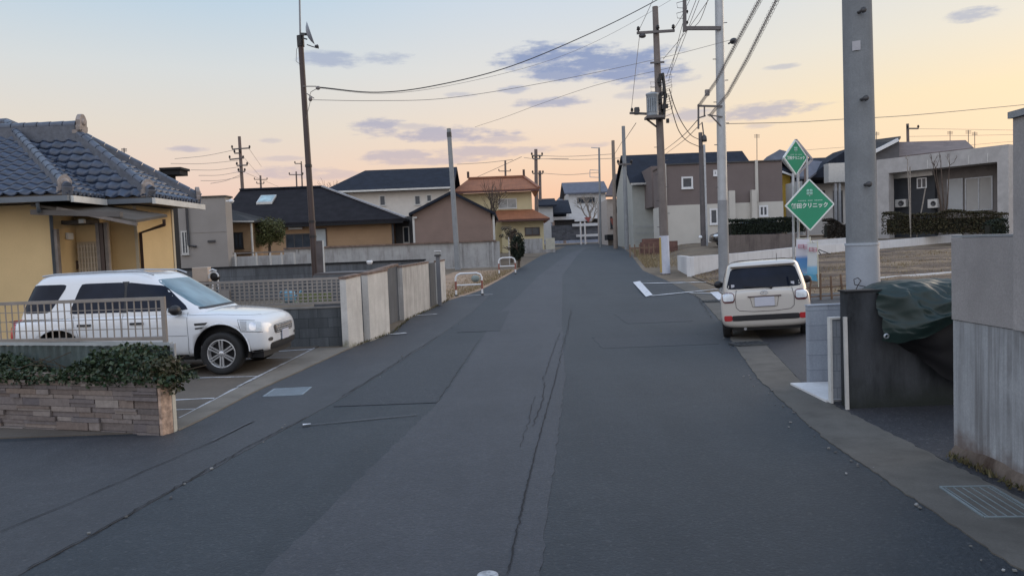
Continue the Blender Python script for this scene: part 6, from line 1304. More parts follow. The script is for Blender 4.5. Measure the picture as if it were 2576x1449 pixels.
banner('white and blue flag banner with red characters behind the beige car', 2002, 602, 2038, 692, 23.4, WB, .05, 1)
banner('white and pale green edged flag banner nearest the cream pole', 2030, 612, 2056, 690, 23.0, [(0, (.14, .36, .52)), (.22, (.2, .42, .6)), (.3, (.50, .54, .56)), (1, (.54, .57, .58))], .04, 2)
q = at(2042, 700, 22.8); b = MB(); b.prism([(q.x - .3, 22.8, q.z + .16), (q.x + .14, 22.8, q.z + .1), (q.x + .18, 22.8, q.z - .1), (q.x - .1, 22.8, q.z - .05)], (0, .04, 0)); tag(b.build('blue_sheet', simple('bright_blue_sheet', (.07, .29, .45), .5)), 'bright blue plastic sheet at the foot of the flag banners', 'sheet')
# ------------------------------------------------------------------ cars
M['carwhite'] = simple('white_car_paint', (.70, .72, .75), .28, .02, 2, coat=1.0); M['carbeige'] = simple('beige_car_paint', (.52, .49, .452), .3, .02, 2, coat=1.0); M['carblack'] = simple('black_car_paint', (.012, .014, .02), .25, .02, 2, coat=1.0)
M['tint'] = glass('tinted_glass', (.010, .014, .026), .03, 1.22); M['screen'] = glass('windscreen_glass', (.12, .20, .25), .04); M['rubber'] = simple('tyre_rubber', (.018, .018, .019), .8, .15, 12)
M['alloy'] = simple('alloy_silver', (.58, .58, .59), .4, .06, 6, met=.7); M['chrome'] = simple('chrome', (.62, .62, .64), .15, .03, 6, met=1.0); M['lamp'] = simple('clear_lamp', (.62, .66, .70), .08, .1, 30, coat=1); M['lamp2'] = simple('lamp_inner', (.36, .38, .41), .15, .1, 30, coat=1); M['reddark'] = simple('dark_red_lamp', (.10, .02, .025), .2, .1, 20, coat=.6); M['redlamp'] = simple('red_lamp', (.42, .03, .035), .2, .1, 20, coat=.6)
M['plate'] = simple('blank_plate', (.50, .51, .58), .5, .03); M['trim'] = simple('black_trim', (.014, .014, .017), .5, .1, 8)
def evaluated(o):
    bpy.context.view_layer.update(); dg_ = bpy.context.evaluated_depsgraph_get(); me = bpy.data.meshes.new_from_object(o.evaluated_get(dg_)); old = o.data; o.modifiers.clear(); o.data = me; bpy.data.meshes.remove(old); return o
def car_body(root, stations, wheels, arch, half, mat, sub=2, name='body'):
    """stations: (x, z_bottom, z_shoulder, z_top, half_width_bottom, half_width_mid, half_width_top)"""
    b = MB(); vs = []; K = 14
    for (x, zb, zs, zt, wb, wm, wt) in stations:
        sec = [(0, zb), (wb * .7, zb), (wb, zb + .03), (wm * .985, zb + (zs - zb) * .25), (wm, zb + (zs - zb) * .6), (wm * .985, zs), (wt, zs + (zt - zs) * .75), (wt * .55, zt)]
        ring = sec + [(0, zt + .008)] + [(-y, z) for y, z in reversed(sec[1:])]; vs += [(x, y, z) for y, z in ring]
    n = len(ring); k = len(stations)
    fs = [(i * n + j, i * n + (j + 1) % n, (i + 1) * n + (j + 1) % n, (i + 1) * n + j) for i in range(k - 1) for j in range(n)]
    fs += [tuple(range(n - 1, -1, -1)), tuple((k - 1) * n + j for j in range(n))]; b.add(vs, fs, True); o = b.build(name, mat, root, True)
    m_ = o.modifiers.new('s', 'SUBSURF'); m_.levels = sub; m_.render_levels = sub; evaluated(o)
    for (wx, wz) in wheels:
        for s_ in (-1, 1):
            cb = MB(); cb.cyl((wx, s_ * (half - .30), wz), (wx, s_ * (half + .3), wz), arch, arch, 36); co = cb.build('cutter', M['trim']); co.parent = root
            bo = o.modifiers.new('b', 'BOOLEAN'); bo.operation = 'DIFFERENCE'; bo.object = co; bo.solver = 'EXACT'; evaluated(o); bpy.data.objects.remove(co)
    return o
def greenhouse(root, levels, mat, n_=5.0, top=.05, name='cabin'):
    """levels: (z, x_rear, x_front, half_width)"""
    b = MB(); Mn = 56; rings = []
    lv = list(levels); z, xr, xf, w_ = lv[-1]
    lv += [(z + top * .55, xr + .06, xf - .12, w_ - .05), (z + top * .9, xr + .22, xf - .32, w_ - .18), (z + top, xr + .5, xf - .65, w_ - .42)]
    vs = []
    for (z, xr, xf, w_) in lv:
        cx_, a_ = (xr + xf) / 2, (xf - xr) / 2
        for j in range(Mn):
            q = 2 * math.pi * (j + .5) / Mn; c_, s_ = math.cos(q), math.sin(q); vs.append((cx_ + a_ * math.copysign(abs(c_) ** (2 / n_), c_), w_ * math.copysign(abs(s_) ** (2 / n_), s_), z))
    k = len(lv); fs = [(i * Mn + j, i * Mn + (j + 1) % Mn, (i + 1) * Mn + (j + 1) % Mn, (i + 1) * Mn + j) for i in range(k - 1) for j in range(Mn)]; fs.append(tuple((k - 1) * Mn + j for j in range(Mn)))
    b.add(vs, fs, True); return b.build(name, mat, root, True)
def bvh(*objs):
    vs = []; fs = []
    for o in objs:
        k = len(vs); vs += [v_.co.copy() for v_ in o.data.vertices]; fs += [tuple(i + k for i in p.vertices) for p in o.data.polygons]
    return BVHTree.FromPolygons(vs, fs)
def patch(tree, quad, axis, off, mat, name, root, nu=10, nv=6, skirt=.02, rnd=0):
    """bilinear patch laid on the body; quad: four (a, z) corners; axis '-y','+y' -> a = x ; '+x','-x' -> a = y"""
    dirs = {'-y': Vector((0, 1, 0)), '+y': Vector((0, -1, 0)), '+x': Vector((-1, 0, 0)), '-x': Vector((1, 0, 0))}; d = dirs[axis]
    pts = []; last = None
    for j in range(nv + 1):
        for i in range(nu + 1):
            u, v = i / nu, j / nv
            if rnd:                                     # rounded corners by pulling the grid to a super-ellipse
                a, c = 2 * u - 1, 2 * v - 1; mx = max(abs(a), abs(c)); 
                if mx > 1e-6: L_ = (abs(a / mx) ** rnd + abs(c / mx) ** rnd) ** (1 / rnd); a, c = a / L_, c / L_
                u, v = (a + 1) / 2, (c + 1) / 2
            q = [quad[0][k] * (1 - u) * (1 - v) + quad[1][k] * u * (1 - v) + quad[2][k] * u * v + quad[3][k] * (1 - u) * v for k in (0, 1)]
            o = Vector((q[0], 0, q[1])) if axis[1] == 'y' else Vector((0, q[0], q[1]))
            h = tree.ray_cast(o - d * 6, d); p = h[0] if h[0] is not None else (Vector((last.x, q[0], q[1])) if axis[1] == 'x' else Vector((q[0], last.y, q[1]))) if last is not None else o
            last = p; pts.append(p - d * off)
    b = MB(); W_ = nu + 1; b.add(pts, [(j * W_ + i, j * W_ + i + 1, (j + 1) * W_ + i + 1, (j + 1) * W_ + i) for j in range(nv) for i in range(nu)], True)
    bd = [i for i in range(W_)] + [j * W_ + nu for j in range(1, nv + 1)] + [nv * W_ + i for i in range(nu - 1, -1, -1)] + [j * W_ for j in range(nv - 1, 0, -1)]; n = len(bd)
    b.add([pts[i] for i in bd] + [pts[i] + d * skirt for i in bd], [(i, (i + 1) % n, n + (i + 1) % n, n + i) for i in range(n)]); return b.build(name, mat, root, True)
def seam(tree, pl, axis, root, r=.004, mat=None, name='panel_seam', off=.001):
    d = {'-y': Vector((0, 1, 0)), '+y': Vector((0, -1, 0)), '+x': Vector((-1, 0, 0)), '-x': Vector((1, 0, 0))}[axis]; P_ = []
    for (a, c), (e, f_) in zip(pl, pl[1:]):
        n = max(2, int(math.hypot(e - a, f_ - c) / .04))
        for i in range(n): P_.append((a + (e - a) * i / n, c + (f_ - c) * i / n))
    P_.append(pl[-1]); res = []
    for a, z in P_:
        o = Vector((a, 0, z)) if axis[1] == 'y' else Vector((0, a, z)); h = tree.ray_cast(o - d * 6, d)
        if h[0] is not None: res.append(h[0] - d * off)
    if len(res) < 2: return
    b = MB(); b.tube(res, r, 5, False); return b.build(name, mat or M['trim'], root, True)
def wheel(root, x, y, r, wd, out, spokes, rim=.70):
    a = Vector((0, out, 0)); c = Vector((x, y, r)); b = MB()
    b.lathe([(r * rim, -wd / 2), (r * .90, -wd / 2), (r * .97, -wd * .44), (r, -wd * .30), (r, wd * .30), (r * .97, wd * .44), (r * .90, wd / 2), (r * (rim + .03), wd * .47), (r * rim, wd * .40), (r * rim, wd * .1)], c, a, 40); w_ = b.build('wheel', M['rubber'], root, True)
    b = MB(); R = r * rim; b.lathe([(R * 1.02, wd * .42), (R * .97, wd * .47), (R * .92, wd * .42), (R * .9, wd * .05), (0, wd * .02)], c, a, 32); back = b
    ro = b.build('rim', M['alloy'], None, True); ro.parent = w_
    b = MB(); sd_ = Vector((1, 0, 0))
    for i in range(spokes):
        q = 2 * math.pi * i / spokes + math.pi / 2; dr = Vector((math.cos(q), 0, math.sin(q))); tn = Vector((-math.sin(q), 0, math.cos(q)))
        for e in (-1, 1):
            p0 = c + a * wd * .36 + dr * R * .12 + tn * e * R * .07; p1 = c + a * wd * .42 + dr * R * .95 + tn * e * R * .105; b.bar(p0, p1, R * .11, R * .10)
    b.lathe([(0, wd * .46), (R * .16, wd * .46), (R * .2, wd * .42), (R * .2, wd * .3)], c, a, 16); s_ = b.build('spokes', M['alloy'], None, True); s_.parent = w_
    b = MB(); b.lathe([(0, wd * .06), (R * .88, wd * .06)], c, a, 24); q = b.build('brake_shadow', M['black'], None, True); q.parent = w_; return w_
def mirror(root, x, y, z, s_, mat, wd=.2):
    b = MB(); b.sphere((x, y + s_ * wd * .65, z), .09, wd * .5, .085, 12, 8); b.bar((x + .02, y - s_ * .02, z - .05), (x, y + s_ * wd * .4, z - .03), .05, .05); b.build('wing_mirror', mat, root, True)

# --- white off-roader on the car park, nose to the road
t = thing('white_suv', 'white four wheel drive car parked nose to the road behind the mesh railing', 'car', (-6.03, 13.05, .02), R_(-1.5))
HW = .93
st_ = [(-2.20, .50, .80, .93, .60, .72, .66), (-2.17, .40, .84, .97, .74, .84, .78), (-2.02, .32, .90, 1.02, .84, .90, .86), (-1.4, .28, .93, 1.05, .86, HW, .90), (-.6, .27, .94, 1.06, .86, HW, .90), (.2, .27, .93, 1.06, .86, HW, .90), (.75, .27, .92, 1.06, .86, HW, .89), (1.25, .28, .89, 1.035, .86, HW, .86), (1.70, .30, .85, .985, .86, .92, .81), (1.92, .31, .79, .92, .80, .86, .73), (2.02, .33, .72, .845, .70, .76, .63), (2.07, .38, .62, .75, .50, .58, .47)]
bd = car_body(t, st_, ((-1.33, .37), (1.33, .37)), .455, HW, M['carwhite'])
gh = greenhouse(t, [(1.0, -2.10, 1.12, .875), (1.06, -2.08, 1.02, .87), (1.30, -2.0, .66, .80), (1.55, -1.88, .28, .725), (1.64, -1.78, .12, .69)], M['carwhite'], 7, .085)
tr_ = bvh(bd, gh)
for ax, s_ in (('-y', -1), ('+y', 1)):
    patch(tr_, [(-1.98, 1.10), (-1.46, 1.10), (-1.20, 1.55), (-1.82, 1.55)], ax, .006, M['tint'], 'side_window', t, rnd=9)
    patch(tr_, [(-1.14, 1.07), (-.24, 1.07), (-.26, 1.55), (-.98, 1.55)], ax, .006, M['tint'], 'side_window', t, rnd=16)
    patch(tr_, [(-.28, 1.06), (-.17, 1.06), (-.19, 1.56), (-.30, 1.56)], ax, .004, M['trim'], 'door_pillar', t, 4, 6)
    patch(tr_, [(-.20, 1.07), (.82, 1.07), (.36, 1.47), (-.22, 1.55)], ax, .006, M['tint'], 'side_window', t, rnd=14)
    for pl in ([(-.25, 1.05), (-.25, .45), (-.3, .34)], [(.80, 1.03), (.82, .6), (.80, .34), (-.3, .34), (-.9, .36)], [(-1.06, 1.04), (-1.04, .85)], [(-1.0, .80), (-.92, .40)], [(.82, .985), (1.3, .975), (1.85, .93)], [(.80, .66), (-1.0, .68)]): seam(tr_, pl, ax, t, .004, simple('seam_grey', (.16, .17, .19), .6))
    for (xa, xb) in ((-.98, -.76), (-.12, .10)): patch(tr_, [(xa, .865), (xb, .865), (xb, .90), (xa, .90)], ax, .022, M['trim'], 'door_handle', t, 6, 2)
    patch(tr_, [(.93, .815), (1.10, .822), (1.14, .86), (.92, .85)], ax, .006, M['trim'], 'wing_vent', t, 6, 3); patch(tr_, [(.94, .755), (1.05, .765), (1.08, .79), (.93, .78)], ax, .006, M['trim'], 'wing_vent', t, 6, 3)
    patch(tr_, [(-.90, .255), (.90, .255), (.90, .345), (-.90, .345)], ax, .012, M['trim'], 'side_sill', t, 14, 3); patch(tr_, [(1.70, .29), (1.95, .31), (1.96, .38), (1.68, .36)], ax, .01, M['trim'], 'bumper_corner', t, 6, 3)
    patch(tr_, [(1.68, .70), (1.98, .67), (1.95, .83), (1.62, .88)], ax, .008, M['lamp'], 'headlight', t, 10, 8, rnd=7)
    seam(tr_, [(1.98, .665), (1.67, .695), (1.61, .885), (1.86, .855)], ax, t, .004, M['steeld'], 'headlight_surround')
    patch(tr_, [(1.68, .715), (1.76, .71), (1.75, .85), (1.65, .865)], ax, .012, M['lamp2'], 'indicator_lamp', t, 4, 4); patch(tr_, [(1.80, .71), (1.90, .70), (1.89, .82), (1.79, .835)], ax, .012, M['chrome'], 'headlamp_reflector', t, 6, 6, rnd=3)
    patch(tr_, [(-2.16, .62), (-2.06, .62), (-2.04, .99), (-2.15, .99)], ax, .012, M['redlamp'], 'tail_light', t, 4, 6)
    mirror(t, .66, s_ * .86, 1.08, s_, M['trim']); b = MB(); b.box(.56, .575, s_ * .92, s_ * 1.05, 1.05, 1.12); b.build('mirror_glass', M['lamp'], t, True)  # pale glass colour stands in for the reflection in the mirror
    b = MB(); rp = [Vector((x, s_ * .60, z)) for x, z in ((-1.7, 1.69), (-1.5, 1.715), (-.6, 1.735), (.0, 1.71), (.16, 1.65))]; b.tube(rp, .014, 6); b.build('roof_rail', M['steel'], t, True)
    for wx in (-1.33, 1.33):
        wheel(t, wx, s_ * .80, .345, .24, s_, 6, .67)
        b = MB(); pts = [Vector((wx + .46 * math.cos(a), s_ * (HW - .008 - .03 * abs(math.cos(a))), .37 + .46 * math.sin(a))) for a in [math.pi * i / 20 for i in range(21)]]; b.tube(pts, .012, 6); b.build('arch_lip', M['carwhite'], t, True)
patch(tr_, [(-.70, 1.09), (.70, 1.09), (.62, 1.575), (-.62, 1.575)], '+x', .006, M['screen'], 'windscreen', t, 16, 10, rnd=12)
patch(tr_, [(-.72, 1.07), (.72, 1.07), (.70, 1.10), (-.70, 1.10)], '+x', .012, M['trim'], 'wiper_cowl', t, 12, 2)
patch(tr_, [(-.64, 1.12), (.64, 1.12), (.58, 1.52), (-.58, 1.52)], '-x', .006, M['tint'], 'rear_window', t, 14, 8, rnd=10)
patch(tr_, [(-.44, .60), (.44, .60), (.48, .745), (-.48, .745)], '+x', .008, M['steeld'], 'grille', t, 12, 5, rnd=9)
b = MB()
for zz in (.62, .655, .69, .725):
    pl = [(y / 10, zz) for y in range(-4, 5)]; P_ = [tr_.ray_cast(Vector((6, a, c_)), Vector((-1, 0, 0)))[0] + Vector((.014, 0, 0)) for a, c_ in pl]; b.tube(P_, .010, 5)
for i in range(-5, 6): y = i * .08; P_ = [tr_.ray_cast(Vector((6, y, z)), Vector((-1, 0, 0)))[0] + Vector((.012, 0, 0)) for z in (.61, .65, .69, .735)]; b.tube(P_, .006, 5)
b.build('grille_bars', M['chrome'], t, True)
patch(tr_, [(-.60, .345), (.60, .345), (.64, .47), (-.64, .47)], '+x', .008, M['trim'], 'lower_grille', t, 12, 4, rnd=8)
b = MB(); h = tr_.ray_cast(Vector((6, 0, .55)), Vector((-1, 0, 0)))[0]; b.box(h.x + .01, h.x + .03, -.165, .165, .47, .635, .004); b.build('number_plate', M['plate'], t, True)
for s_ in (-1, 1): patch(tr_, [(s_ * .62 - .07, .50), (s_ * .62 + .07, .50), (s_ * .62 + .07, .56), (s_ * .62 - .07, .56)], '+x', .01, M['steeld'], 'fog_lamp', t, 5, 5, rnd=2.2)
b = MB(); b.box(-1.95, 1.95, -.7, .7, .24, .34); b.build('underbody', M['trim'], t, True)
for wx in (-1.33, 1.33): b = MB(); b.cyl((wx, -.66, .37), (wx, .66, .37), .06, n=8); b.box(wx - .42, wx + .42, -.66, .66, .30, .80); b.build('wheel_well', M['trim'], t, True)

def liner(root, wx, wz, r, y0, y1):
    for s_ in (-1, 1):
        b = MB(); b.grid(lambda u, v: Vector((wx + r * math.cos(math.pi * 1.16 * u - .25), s_ * (y0 + (y1 - y0) * v), wz + r * math.sin(math.pi * 1.16 * u - .25))), 28, 2); b.build('arch_liner', M['trim'], root, True)
for wx in (-1.33, 1.33): liner(t, wx, .37, .447, .60, .905)
# --- beige hatchback, seen from behind
hd = R_(90 - 17.5); rear = Vector((4.74, 14.08, .0))
t = thing('beige_hatchback', 'small beige hatchback parked at the right edge of the road, seen from behind', 'car', rear, 0)
t.rotation_mode = 'XYZ'; t.rotation_euler = (R_(-2.6), 0, hd); t.scale = (.97, .97, .97)
HW = .825; XO = 1.55                                 # local x: rear bumper at -.25, nose at 3.4
st_ = [(-.31, .40, .74, .95, .66, .73, .70), (-.28, .29, .78, .98, .74, .80, .765), (-.20, .25, .82, 1.0, .77, .825, .79), (.15, .22, .84, 1.0, .77, HW, .775), (.9, .20, .86, 1.0, .78, HW, .785), (1.8, .20, .86, .99, .78, HW, .785), (2.5, .20, .85, .97, .78, HW, .76), (2.95, .22, .78, .92, .76, .80, .68), (3.22, .25, .68, .82, .66, .72, .58), (3.32, .34, .58, .68, .5, .58, .45)]
bd = car_body(t, st_, ((.42, .29), (2.88, .29)), .335, HW, M['carbeige'])
gh = greenhouse(t, [(.93, -.26, 2.62, .795), (1.0, -.25, 2.50, .785), (1.2, -.18, 2.12, .735), (1.40, -.08, 1.78, .675), (1.45, -.04, 1.66, .65)], M['carbeige'], 8, .07)
tr_ = bvh(bd, gh)
patch(tr_, [(-.69, 1.01), (.69, 1.01), (.58, 1.40), (-.58, 1.40)], '-x', .006, M['tint'], 'rear_window', t, 18, 10, rnd=12)
b = MB(); b.box(-.14, .15, -.60, .60, 1.425, 1.455, .012); b.build('roof_spoiler', M['carbeige'], t, True)
for ax, s_ in (('-y', -1), ('+y', 1)):
    patch(tr_, [(.10, 1.02), (.95, 1.0), (.98, 1.36), (.35, 1.36)], ax, .006, M['tint'], 'side_window', t, rnd=10); patch(tr_, [(1.03, 1.0), (2.15, .99), (1.72, 1.35), (1.06, 1.36)], ax, .006, M['tint'], 'side_window', t, rnd=10)
    for pl in ([(1.0, 1.0), (1.0, .4), (.85, .28)], [(2.2, .98), (2.2, .3), (.9, .28)], [(.35, .98), (.55, .65), (.75, .5)]): seam(tr_, pl, ax, t)
    mirror(t, 1.95, s_ * .78, 1.0, s_, M['trim'], .20)
    for wx in (.42, 2.88): wheel(t, wx, s_ * .73, .285, .17, s_, 5, .64)
    yc = s_ * .655; q = [(yc - .115, .755), (yc + .115, .755), (yc + .11, .955), (yc - .11, .955)]
    patch(tr_, q, '-x', .010, M['reddark'], 'tail_light', t, 8, 8, rnd=4); 
    patch(tr_, [(yc - .10, .79), (yc + .10, .79), (yc + .097, .935), (yc - .097, .935)], '-x', .018, M['lamp'], 'reversing_lamp', t, 8, 6, rnd=5)
    yr = s_ * .68; patch(tr_, [(yr - .075, .41), (yr + .075, .41), (yr + .075, .515), (yr - .075, .515)], '-x', .012, M['redlamp'], 'reflector', t, 5, 4, rnd=6)
patch(tr_, [(-.62, .405), (.62, .405), (.62, .51), (-.62, .51)], '-x', .007, M['trim'], 'bumper_strip', t, 16, 3, rnd=14)
seam(tr_, [(-.50, .99), (-.53, .82), (-.52, .66), (-.46, .60), (-.2, .575), (.2, .575), (.46, .60), (.52, .66), (.53, .82), (.50, .99)], '-x', t, .006, simple('seam_dark', (.09, .08, .08), .6))
seam(tr_, [(-.30, .855), (.30, .855)], '-x', t, .013, simple('handle_strip', (.11, .075, .07), .4), 'handle_strip', .01)
b = MB(); h = tr_.ray_cast(Vector((-6, 0, .76)), Vector((1, 0, 0)))[0]; b.box(h.x - .028, h.x - .01, -.18, .18, .665, .84, .006); b.build('number_plate', M['plate'], t, True)
seam(tr_, [(-.26, .86), (-.22, .66), (.22, .66), (.26, .86)], '-x', t, .006, simple('seam_soft', (.22, .20, .18), .6))
b = MB(); h = tr_.ray_cast(Vector((-6, 0, .925)), Vector((1, 0, 0)))[0]; P_ = [h + Vector((-.012, .065 * math.cos(a), .034 * math.sin(a))) for a in [i * math.pi / 8 for i in range(17)]]; b.tube(P_, .007, 6, False); b.tube([h + Vector((-.012, -.03, -.02)), h + Vector((-.014, 0, .02)), h + Vector((-.012, .03, -.02))], .006, 5); b.build('emblem', M['chrome'], t, True)
b = MB(); h = tr_.ray_cast(Vector((-6, -.13, 1.0)), Vector((1, 0, 0)))[0]; b.cyl(h + Vector((-.03, 0, .01)), h + Vector((.02, 0, .01)), .028, n=10); b.bar(h + Vector((-.03, 0, .015)), tr_.ray_cast(Vector((-6, .36, 1.05)), Vector((1, 0, 0)))[0] + Vector((-.02, 0, 0)), .015, .012); b.build('rear_wiper', M['trim'], t, True)
b = MB(); b.cyl((.25, -.28, 1.49), (.13, -.28, 1.64), .007, .004, 6); b.cyl((.25, -.28, 1.485), (.235, -.28, 1.51), .02, .012, 8); b.build('roof_aerial', M['trim'], t, True)
for y in (.56, -.52): 
    h = tr_.ray_cast(Vector((-6, y, 1.07)), Vector((1, 0, 0)))[0]; b = MB(); b.box(h.x - .012, h.x - .009, y - .03, y + .03, 1.045, 1.10); b.build('sticker', M['plate'], t, True)
b = MB(); b.box(-.1, 3.0, -.62, .62, .20, .30); b.build('underbody', M['trim'], t, True)
for wx in (.42, 2.88): liner(t, wx, .29, .328, .55, .80)
b = MB(); b.cyl((-.2, .38, .24), (.4, .36, .25), .028, n=10); b.build('exhaust', M['steel'], t, True)
for wx in (.42, 2.88): b = MB(); b.box(wx - .32, wx + .32, -.62, .62, .22, .62); b.build('wheel_well', M['trim'], t, True)

# --- black car, mostly behind the steel pole
t = thing('black_car', 'black car parked by the taupe house, mostly hidden by the steel pole', 'car', (X(1779, 44) + 2.3, 43.8, gxy(12, 44) + .02), R_(180))
t.scale = (1, 1, .97)
st_ = [(-2.1, .4, .74, .9, .55, .66, .6), (-2.0, .28, .82, .97, .74, .80, .75), (-1.2, .22, .86, 1.0, .78, .86, .8), (.6, .2, .86, 1.0, .78, .86, .8), (1.4, .22, .82, .94, .78, .85, .74), (2.0, .26, .68, .8, .66, .72, .6), (2.12, .36, .58, .68, .5, .58, .45)]
bd = car_body(t, st_, ((-1.3, .3), (1.3, .3)), .36, .86, M['carblack'], 2); gh = greenhouse(t, [(.93, -1.95, 1.2, .8), (1.0, -1.9, 1.05, .79), (1.45, -1.6, .2, .66)], M['carblack'], 6, .07); tr_ = bvh(bd, gh)
for ax, s_ in (('-y', -1), ('+y', 1)):
    patch(tr_, [(-1.4, 1.02), (.7, 1.02), (.25, 1.40), (-1.2, 1.40)], ax, .006, M['tint'], 'side_window', t, rnd=10)
    for wx in (-1.3, 1.3): wheel(t, wx, s_ * .77, .31, .19, s_, 5)
    patch(tr_, [(s_ * .58 - .13, .62), (s_ * .58 + .13, .62), (s_ * .58 + .12, .75), (s_ * .58 - .12, .75)], '+x', .01, M['lamp'], 'headlight', t, 6, 4, rnd=5)
patch(tr_, [(-.62, 1.04), (.62, 1.04), (.55, 1.40), (-.55, 1.40)], '+x', .006, M['screen'], 'windscreen', t, 12, 6, rnd=10)

# ------------------------------------------------------------------ right foreground
M['wallup'] = concrete('grey_wall_upper', (.325, .31, .308), (.27, .25, .25), .45, sx_=5, edge=(.45, .7)); M['walllow'] = concrete('grey_wall_lower', (.35, .365, .385), (.105, .10, .10), .75, (.24, (.10, .052, .030)), sx_=10, edge=(.44, .62))
x0, y0 = 3.655, 6.25; yb = 1.2; zt_ = Z(2398, 599, 6.25); zl0 = Z(2396, 803, 6.25); 
t = thing('grey_wall', 'tall weathered grey concrete wall with a raised pillar at the right edge of the photo', 'wall', (x0, y0, 0))
b = MB(); b.box(x0, x0 + .22, yb, y0, -.05, zl0 - .006); b.build('lower_wall', M['walllow'], t)
b = MB(); b.box(x0 - .008, x0 + .23, yb, y0 + .005, zl0, zt_); b.build('upper_wall', M['wallup'], t)
yp = 5.42; b = MB(); b.box(x0 - .05, x0 + .27, yb, yp, zl0 + .005, Z(2531, 300, yp)); b.build('pillar', M['wallup'], t)
b = MB(); b.box(x0 - .075, x0 + .30, yb, yp + .02, Z(2531, 300, yp) + .003, Z(2531, 300, yp) + .05); b.build('pillar_cap', M['polec'], t)
b = MB(); b.box(x0 - .004, x0 + .235, yp + .03, y0 + .01, zt_ + .003, zt_ + .02); b.build('coping', M['polec'], t)
b = MB(); rs = random.Random(6); n = 40; vs = []
for i in range(n + 1):
    y = y0 - .02 - (y0 - yb) * i / n; o_ = rs.uniform(.02, .06) + .03 * i / n; h = .04 + .03 * math.sin(i * .4) + rs.uniform(0, .04); vs += [(x0 - o_, y, 0), (x0 - o_ * .6, y, h), (x0 + .01, y, h + .05)]
b.add(vs, [(3 * i + k, 3 * i + 3 + k, 3 * i + 4 + k, 3 * i + 1 + k) for i in range(n) for k in (0, 1)], True); b.build('rough_footing', concrete('rough_footing', (.15, .12, .10), (.04, .022, .014), .95, sx_=3), t)
# dark wall by the big pole
t = thing('planter_wall', 'dark damp stained concrete wall around the foot of the big pole', 'wall', (3.6, 8.1, 0))
M['damp'] = concrete('damp_concrete', (.055, .060, .068), (.010, .012, .014), .95, (.3, (.018, .022, .019)), sx_=1.8, edge=(.42, .6))
zt_ = Z(2140, 736, 8.1); b = MB(); b.box(3.60, 6.6, 8.1, 8.28, -.05, zt_); b.build('front_wall', M['damp'], t)
b = MB(); b.box(4.75, 4.93, 8.284, 10.2, -.05, zt_); b.build('side_wall', M['damp'], t)
b = MB(); b.box(3.58, 6.6, 8.09, 8.29, zt_ + .003, zt_ + .02); b.build('coping', M['crack'], t)
# pale block wall with framed screen and gate posts
M['paleblock'] = blockwall('pale_blue_blocks', (.35, .385, .44), (.24, .27, .31), .8, .19, .10, 'x', .35)
t = thing('block_wall', 'low pale grey block wall with a light cap behind the beige car', 'wall', (3.5, 9, 0))
xw1 = at(2036, 900, 9.55).x; ztb = Z(2060, 770, 9.55); b = MB(); b.box(xw1, 4.72, 9.55, 9.65, .02, ztb); b.build('blocks', M['paleblock'], t)
b = MB(); b.box(xw1 - .01, 4.72, 9.54, 9.66, ztb + .003, ztb + .018); b.build('coping', M['paleblock'], t)
b = MB(); b.box(3.50, 4.6, 8.46, 9.54, .0, .04); b.build('white_footing', M['whitewall'], t)
t = thing('framed_screen', 'narrow pale screen panel in a white frame beside the dark planter wall', 'screen', (3.5, 8.2, 0))
zs = Z(2090, 797, 8.45); b = MB(); xs_ = at(2086, 900, 8.4).x; b.box(xs_, xs_ + .022, 8.36, 8.44, .02, zs); b.box(xs_ + .022, 4.4, 8.36, 8.44, zs - .022, zs); b.build('frame', M['gutw'], t)
b = MB(); b.box(xs_ + .025, 4.4, 8.385, 8.43, .06, zs - .025); b.build('screen_panel', M['paleblock'], t)
b = MB(); xq = X(2129, 8.08, 900); b.bar((xq, 8.075, 0), (xq - .01, 8.075, Z(2127, 797, 8.08)), .035, .03); tag(b.build('gate_post', simple('cream_gate_post', (.47, .46, .44), .6)), 'slim cream post at the corner of the dark planter wall', 'post')
# green tarpaulin over a stack leaning on the wall
t = thing('tarp_cover', 'dark green tarpaulin draped over a stack against the dark planter wall', 'tarpaulin', (4.6, 8.0, .9))
zt0 = Z(2395, 716, 8.2)
def tarp(u, v):                                    # u along the wall, v round the hump from back top to front hem
    x = 3.90 + 2.2 * u; L_ = sm(-.10, .20, u); prof = [(8.9, zt0 - .0), (8.5, zt0 + .05), (8.12, zt0 + .04), (7.86, zt0 - .05), (7.70, zt0 - .20), (7.66, zt0 - .40), (7.72, zt0 - .56)]
    f_ = v * (len(prof) - 1); k = min(int(f_), len(prof) - 2); q = f_ - k; y = prof[k][0] + (prof[k + 1][0] - prof[k][0]) * q; z = prof[k][1] + (prof[k + 1][1] - prof[k][1]) * q
    y = 8.3 + (y - 8.3) * (.35 + .65 * L_) ; z = z - (1 - L_) * .12 * (1 - v * .8)
    w_ = noise.noise(Vector((x * 2.2 + v * 1.5, v * 5 - x * 2.6, 1.3))) * .05 - abs(noise.noise(Vector((x * 3.2 - v * 3.4, v * 2.2 + x * 1.2, 4)))) * .16 - abs(noise.noise(Vector((x * 7 - v * 7, v * 5 + x * 3, 9)))) * .06 + .05
    return Vector((x + w_ * .4 * v, y - w_ * .8, z + w_ * (.3 + .5 * v) + .30 * sm(.5, 1, v) * sm(.05, .42, u)))
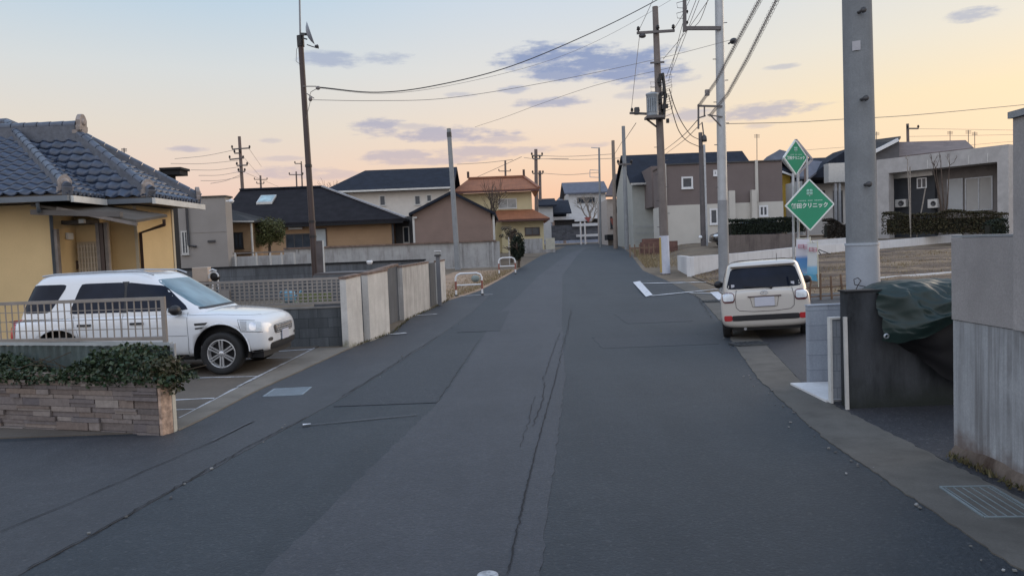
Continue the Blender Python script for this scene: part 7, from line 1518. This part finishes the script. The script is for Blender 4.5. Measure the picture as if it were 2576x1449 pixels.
b = MB(); b.grid(tarp, 150, 80); b.build('sheet', simple('green_tarp', (.0045, .019, .017), .5, .2, 4, spec=.5), t)
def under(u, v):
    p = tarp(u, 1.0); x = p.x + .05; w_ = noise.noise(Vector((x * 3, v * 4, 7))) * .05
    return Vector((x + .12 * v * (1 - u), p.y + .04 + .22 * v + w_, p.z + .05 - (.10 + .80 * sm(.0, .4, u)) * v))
b = MB(); b.grid(under, 40, 14); b.build('under_tarp_shade', simple('tarp_shade_black', (.006, .006, .008), .7, .2, 5), t)  # black sheet standing in for the shade under the overhanging tarp
p = at(2228, 845, 7.9); b = MB(); b.lathe([(.02, .0), (.03, .01), (.03, .02), (.02, .03)], p, (0, -1, 0), 12); b.build('eyelet', M['steel'], t)

# loose grit and crumbs along the gutter edge and weeds at the wall feet
b = MB(); rs = random.Random(31)
for _ in range(45):
    y = rs.uniform(3.6, 16); x = interp(GUTL, y) + rs.gauss(-.08, .10); q = rs.uniform(.004, .012); c = Vector((x, y, gz(y) + .014 + q * .4))
    b.obox(c, q * 2, q * rs.uniform(1, 2), q, Matrix.Rotation(rs.uniform(0, 3), 3, 'Z') @ Matrix.Rotation(rs.gauss(0, .3), 3, 'X'))
for _ in range(16):
    y = rs.uniform(4, 20); x = interp(SEAM, y) + rs.gauss(0, .06); q = rs.uniform(.005, .014); b.obox(Vector((x, y, gz(y) + .014 + q * .4)), q * 2, q * 1.5, q, Matrix.Rotation(rs.uniform(0, 3), 3, 'Z'))
o = b.build('loose_grit', island('grit', [(.10, .10, .10), (.24, .24, .23), (.06, .06, .065), (.42, .42, .41)], .9)); o['kind'] = 'stuff'
def foot(r):
    k = r.random()
    if k < .45: y = r.uniform(15.2, 25.2); return interp([(15, -3.32), (17, -2.79), (20, -2.80), (22.4, -2.42), (25.2, -2.18)], y) + .03 + abs(r.gauss(0, .03)), y
    y = r.uniform(2, 6.2); return 3.60 - abs(r.gauss(0, .03)), y
blades(foot, 900, .05, 8, island('weed', [(.05, .06, .025), (.14, .11, .06), (.09, .09, .04)], .9), 'wall_foot_weeds')
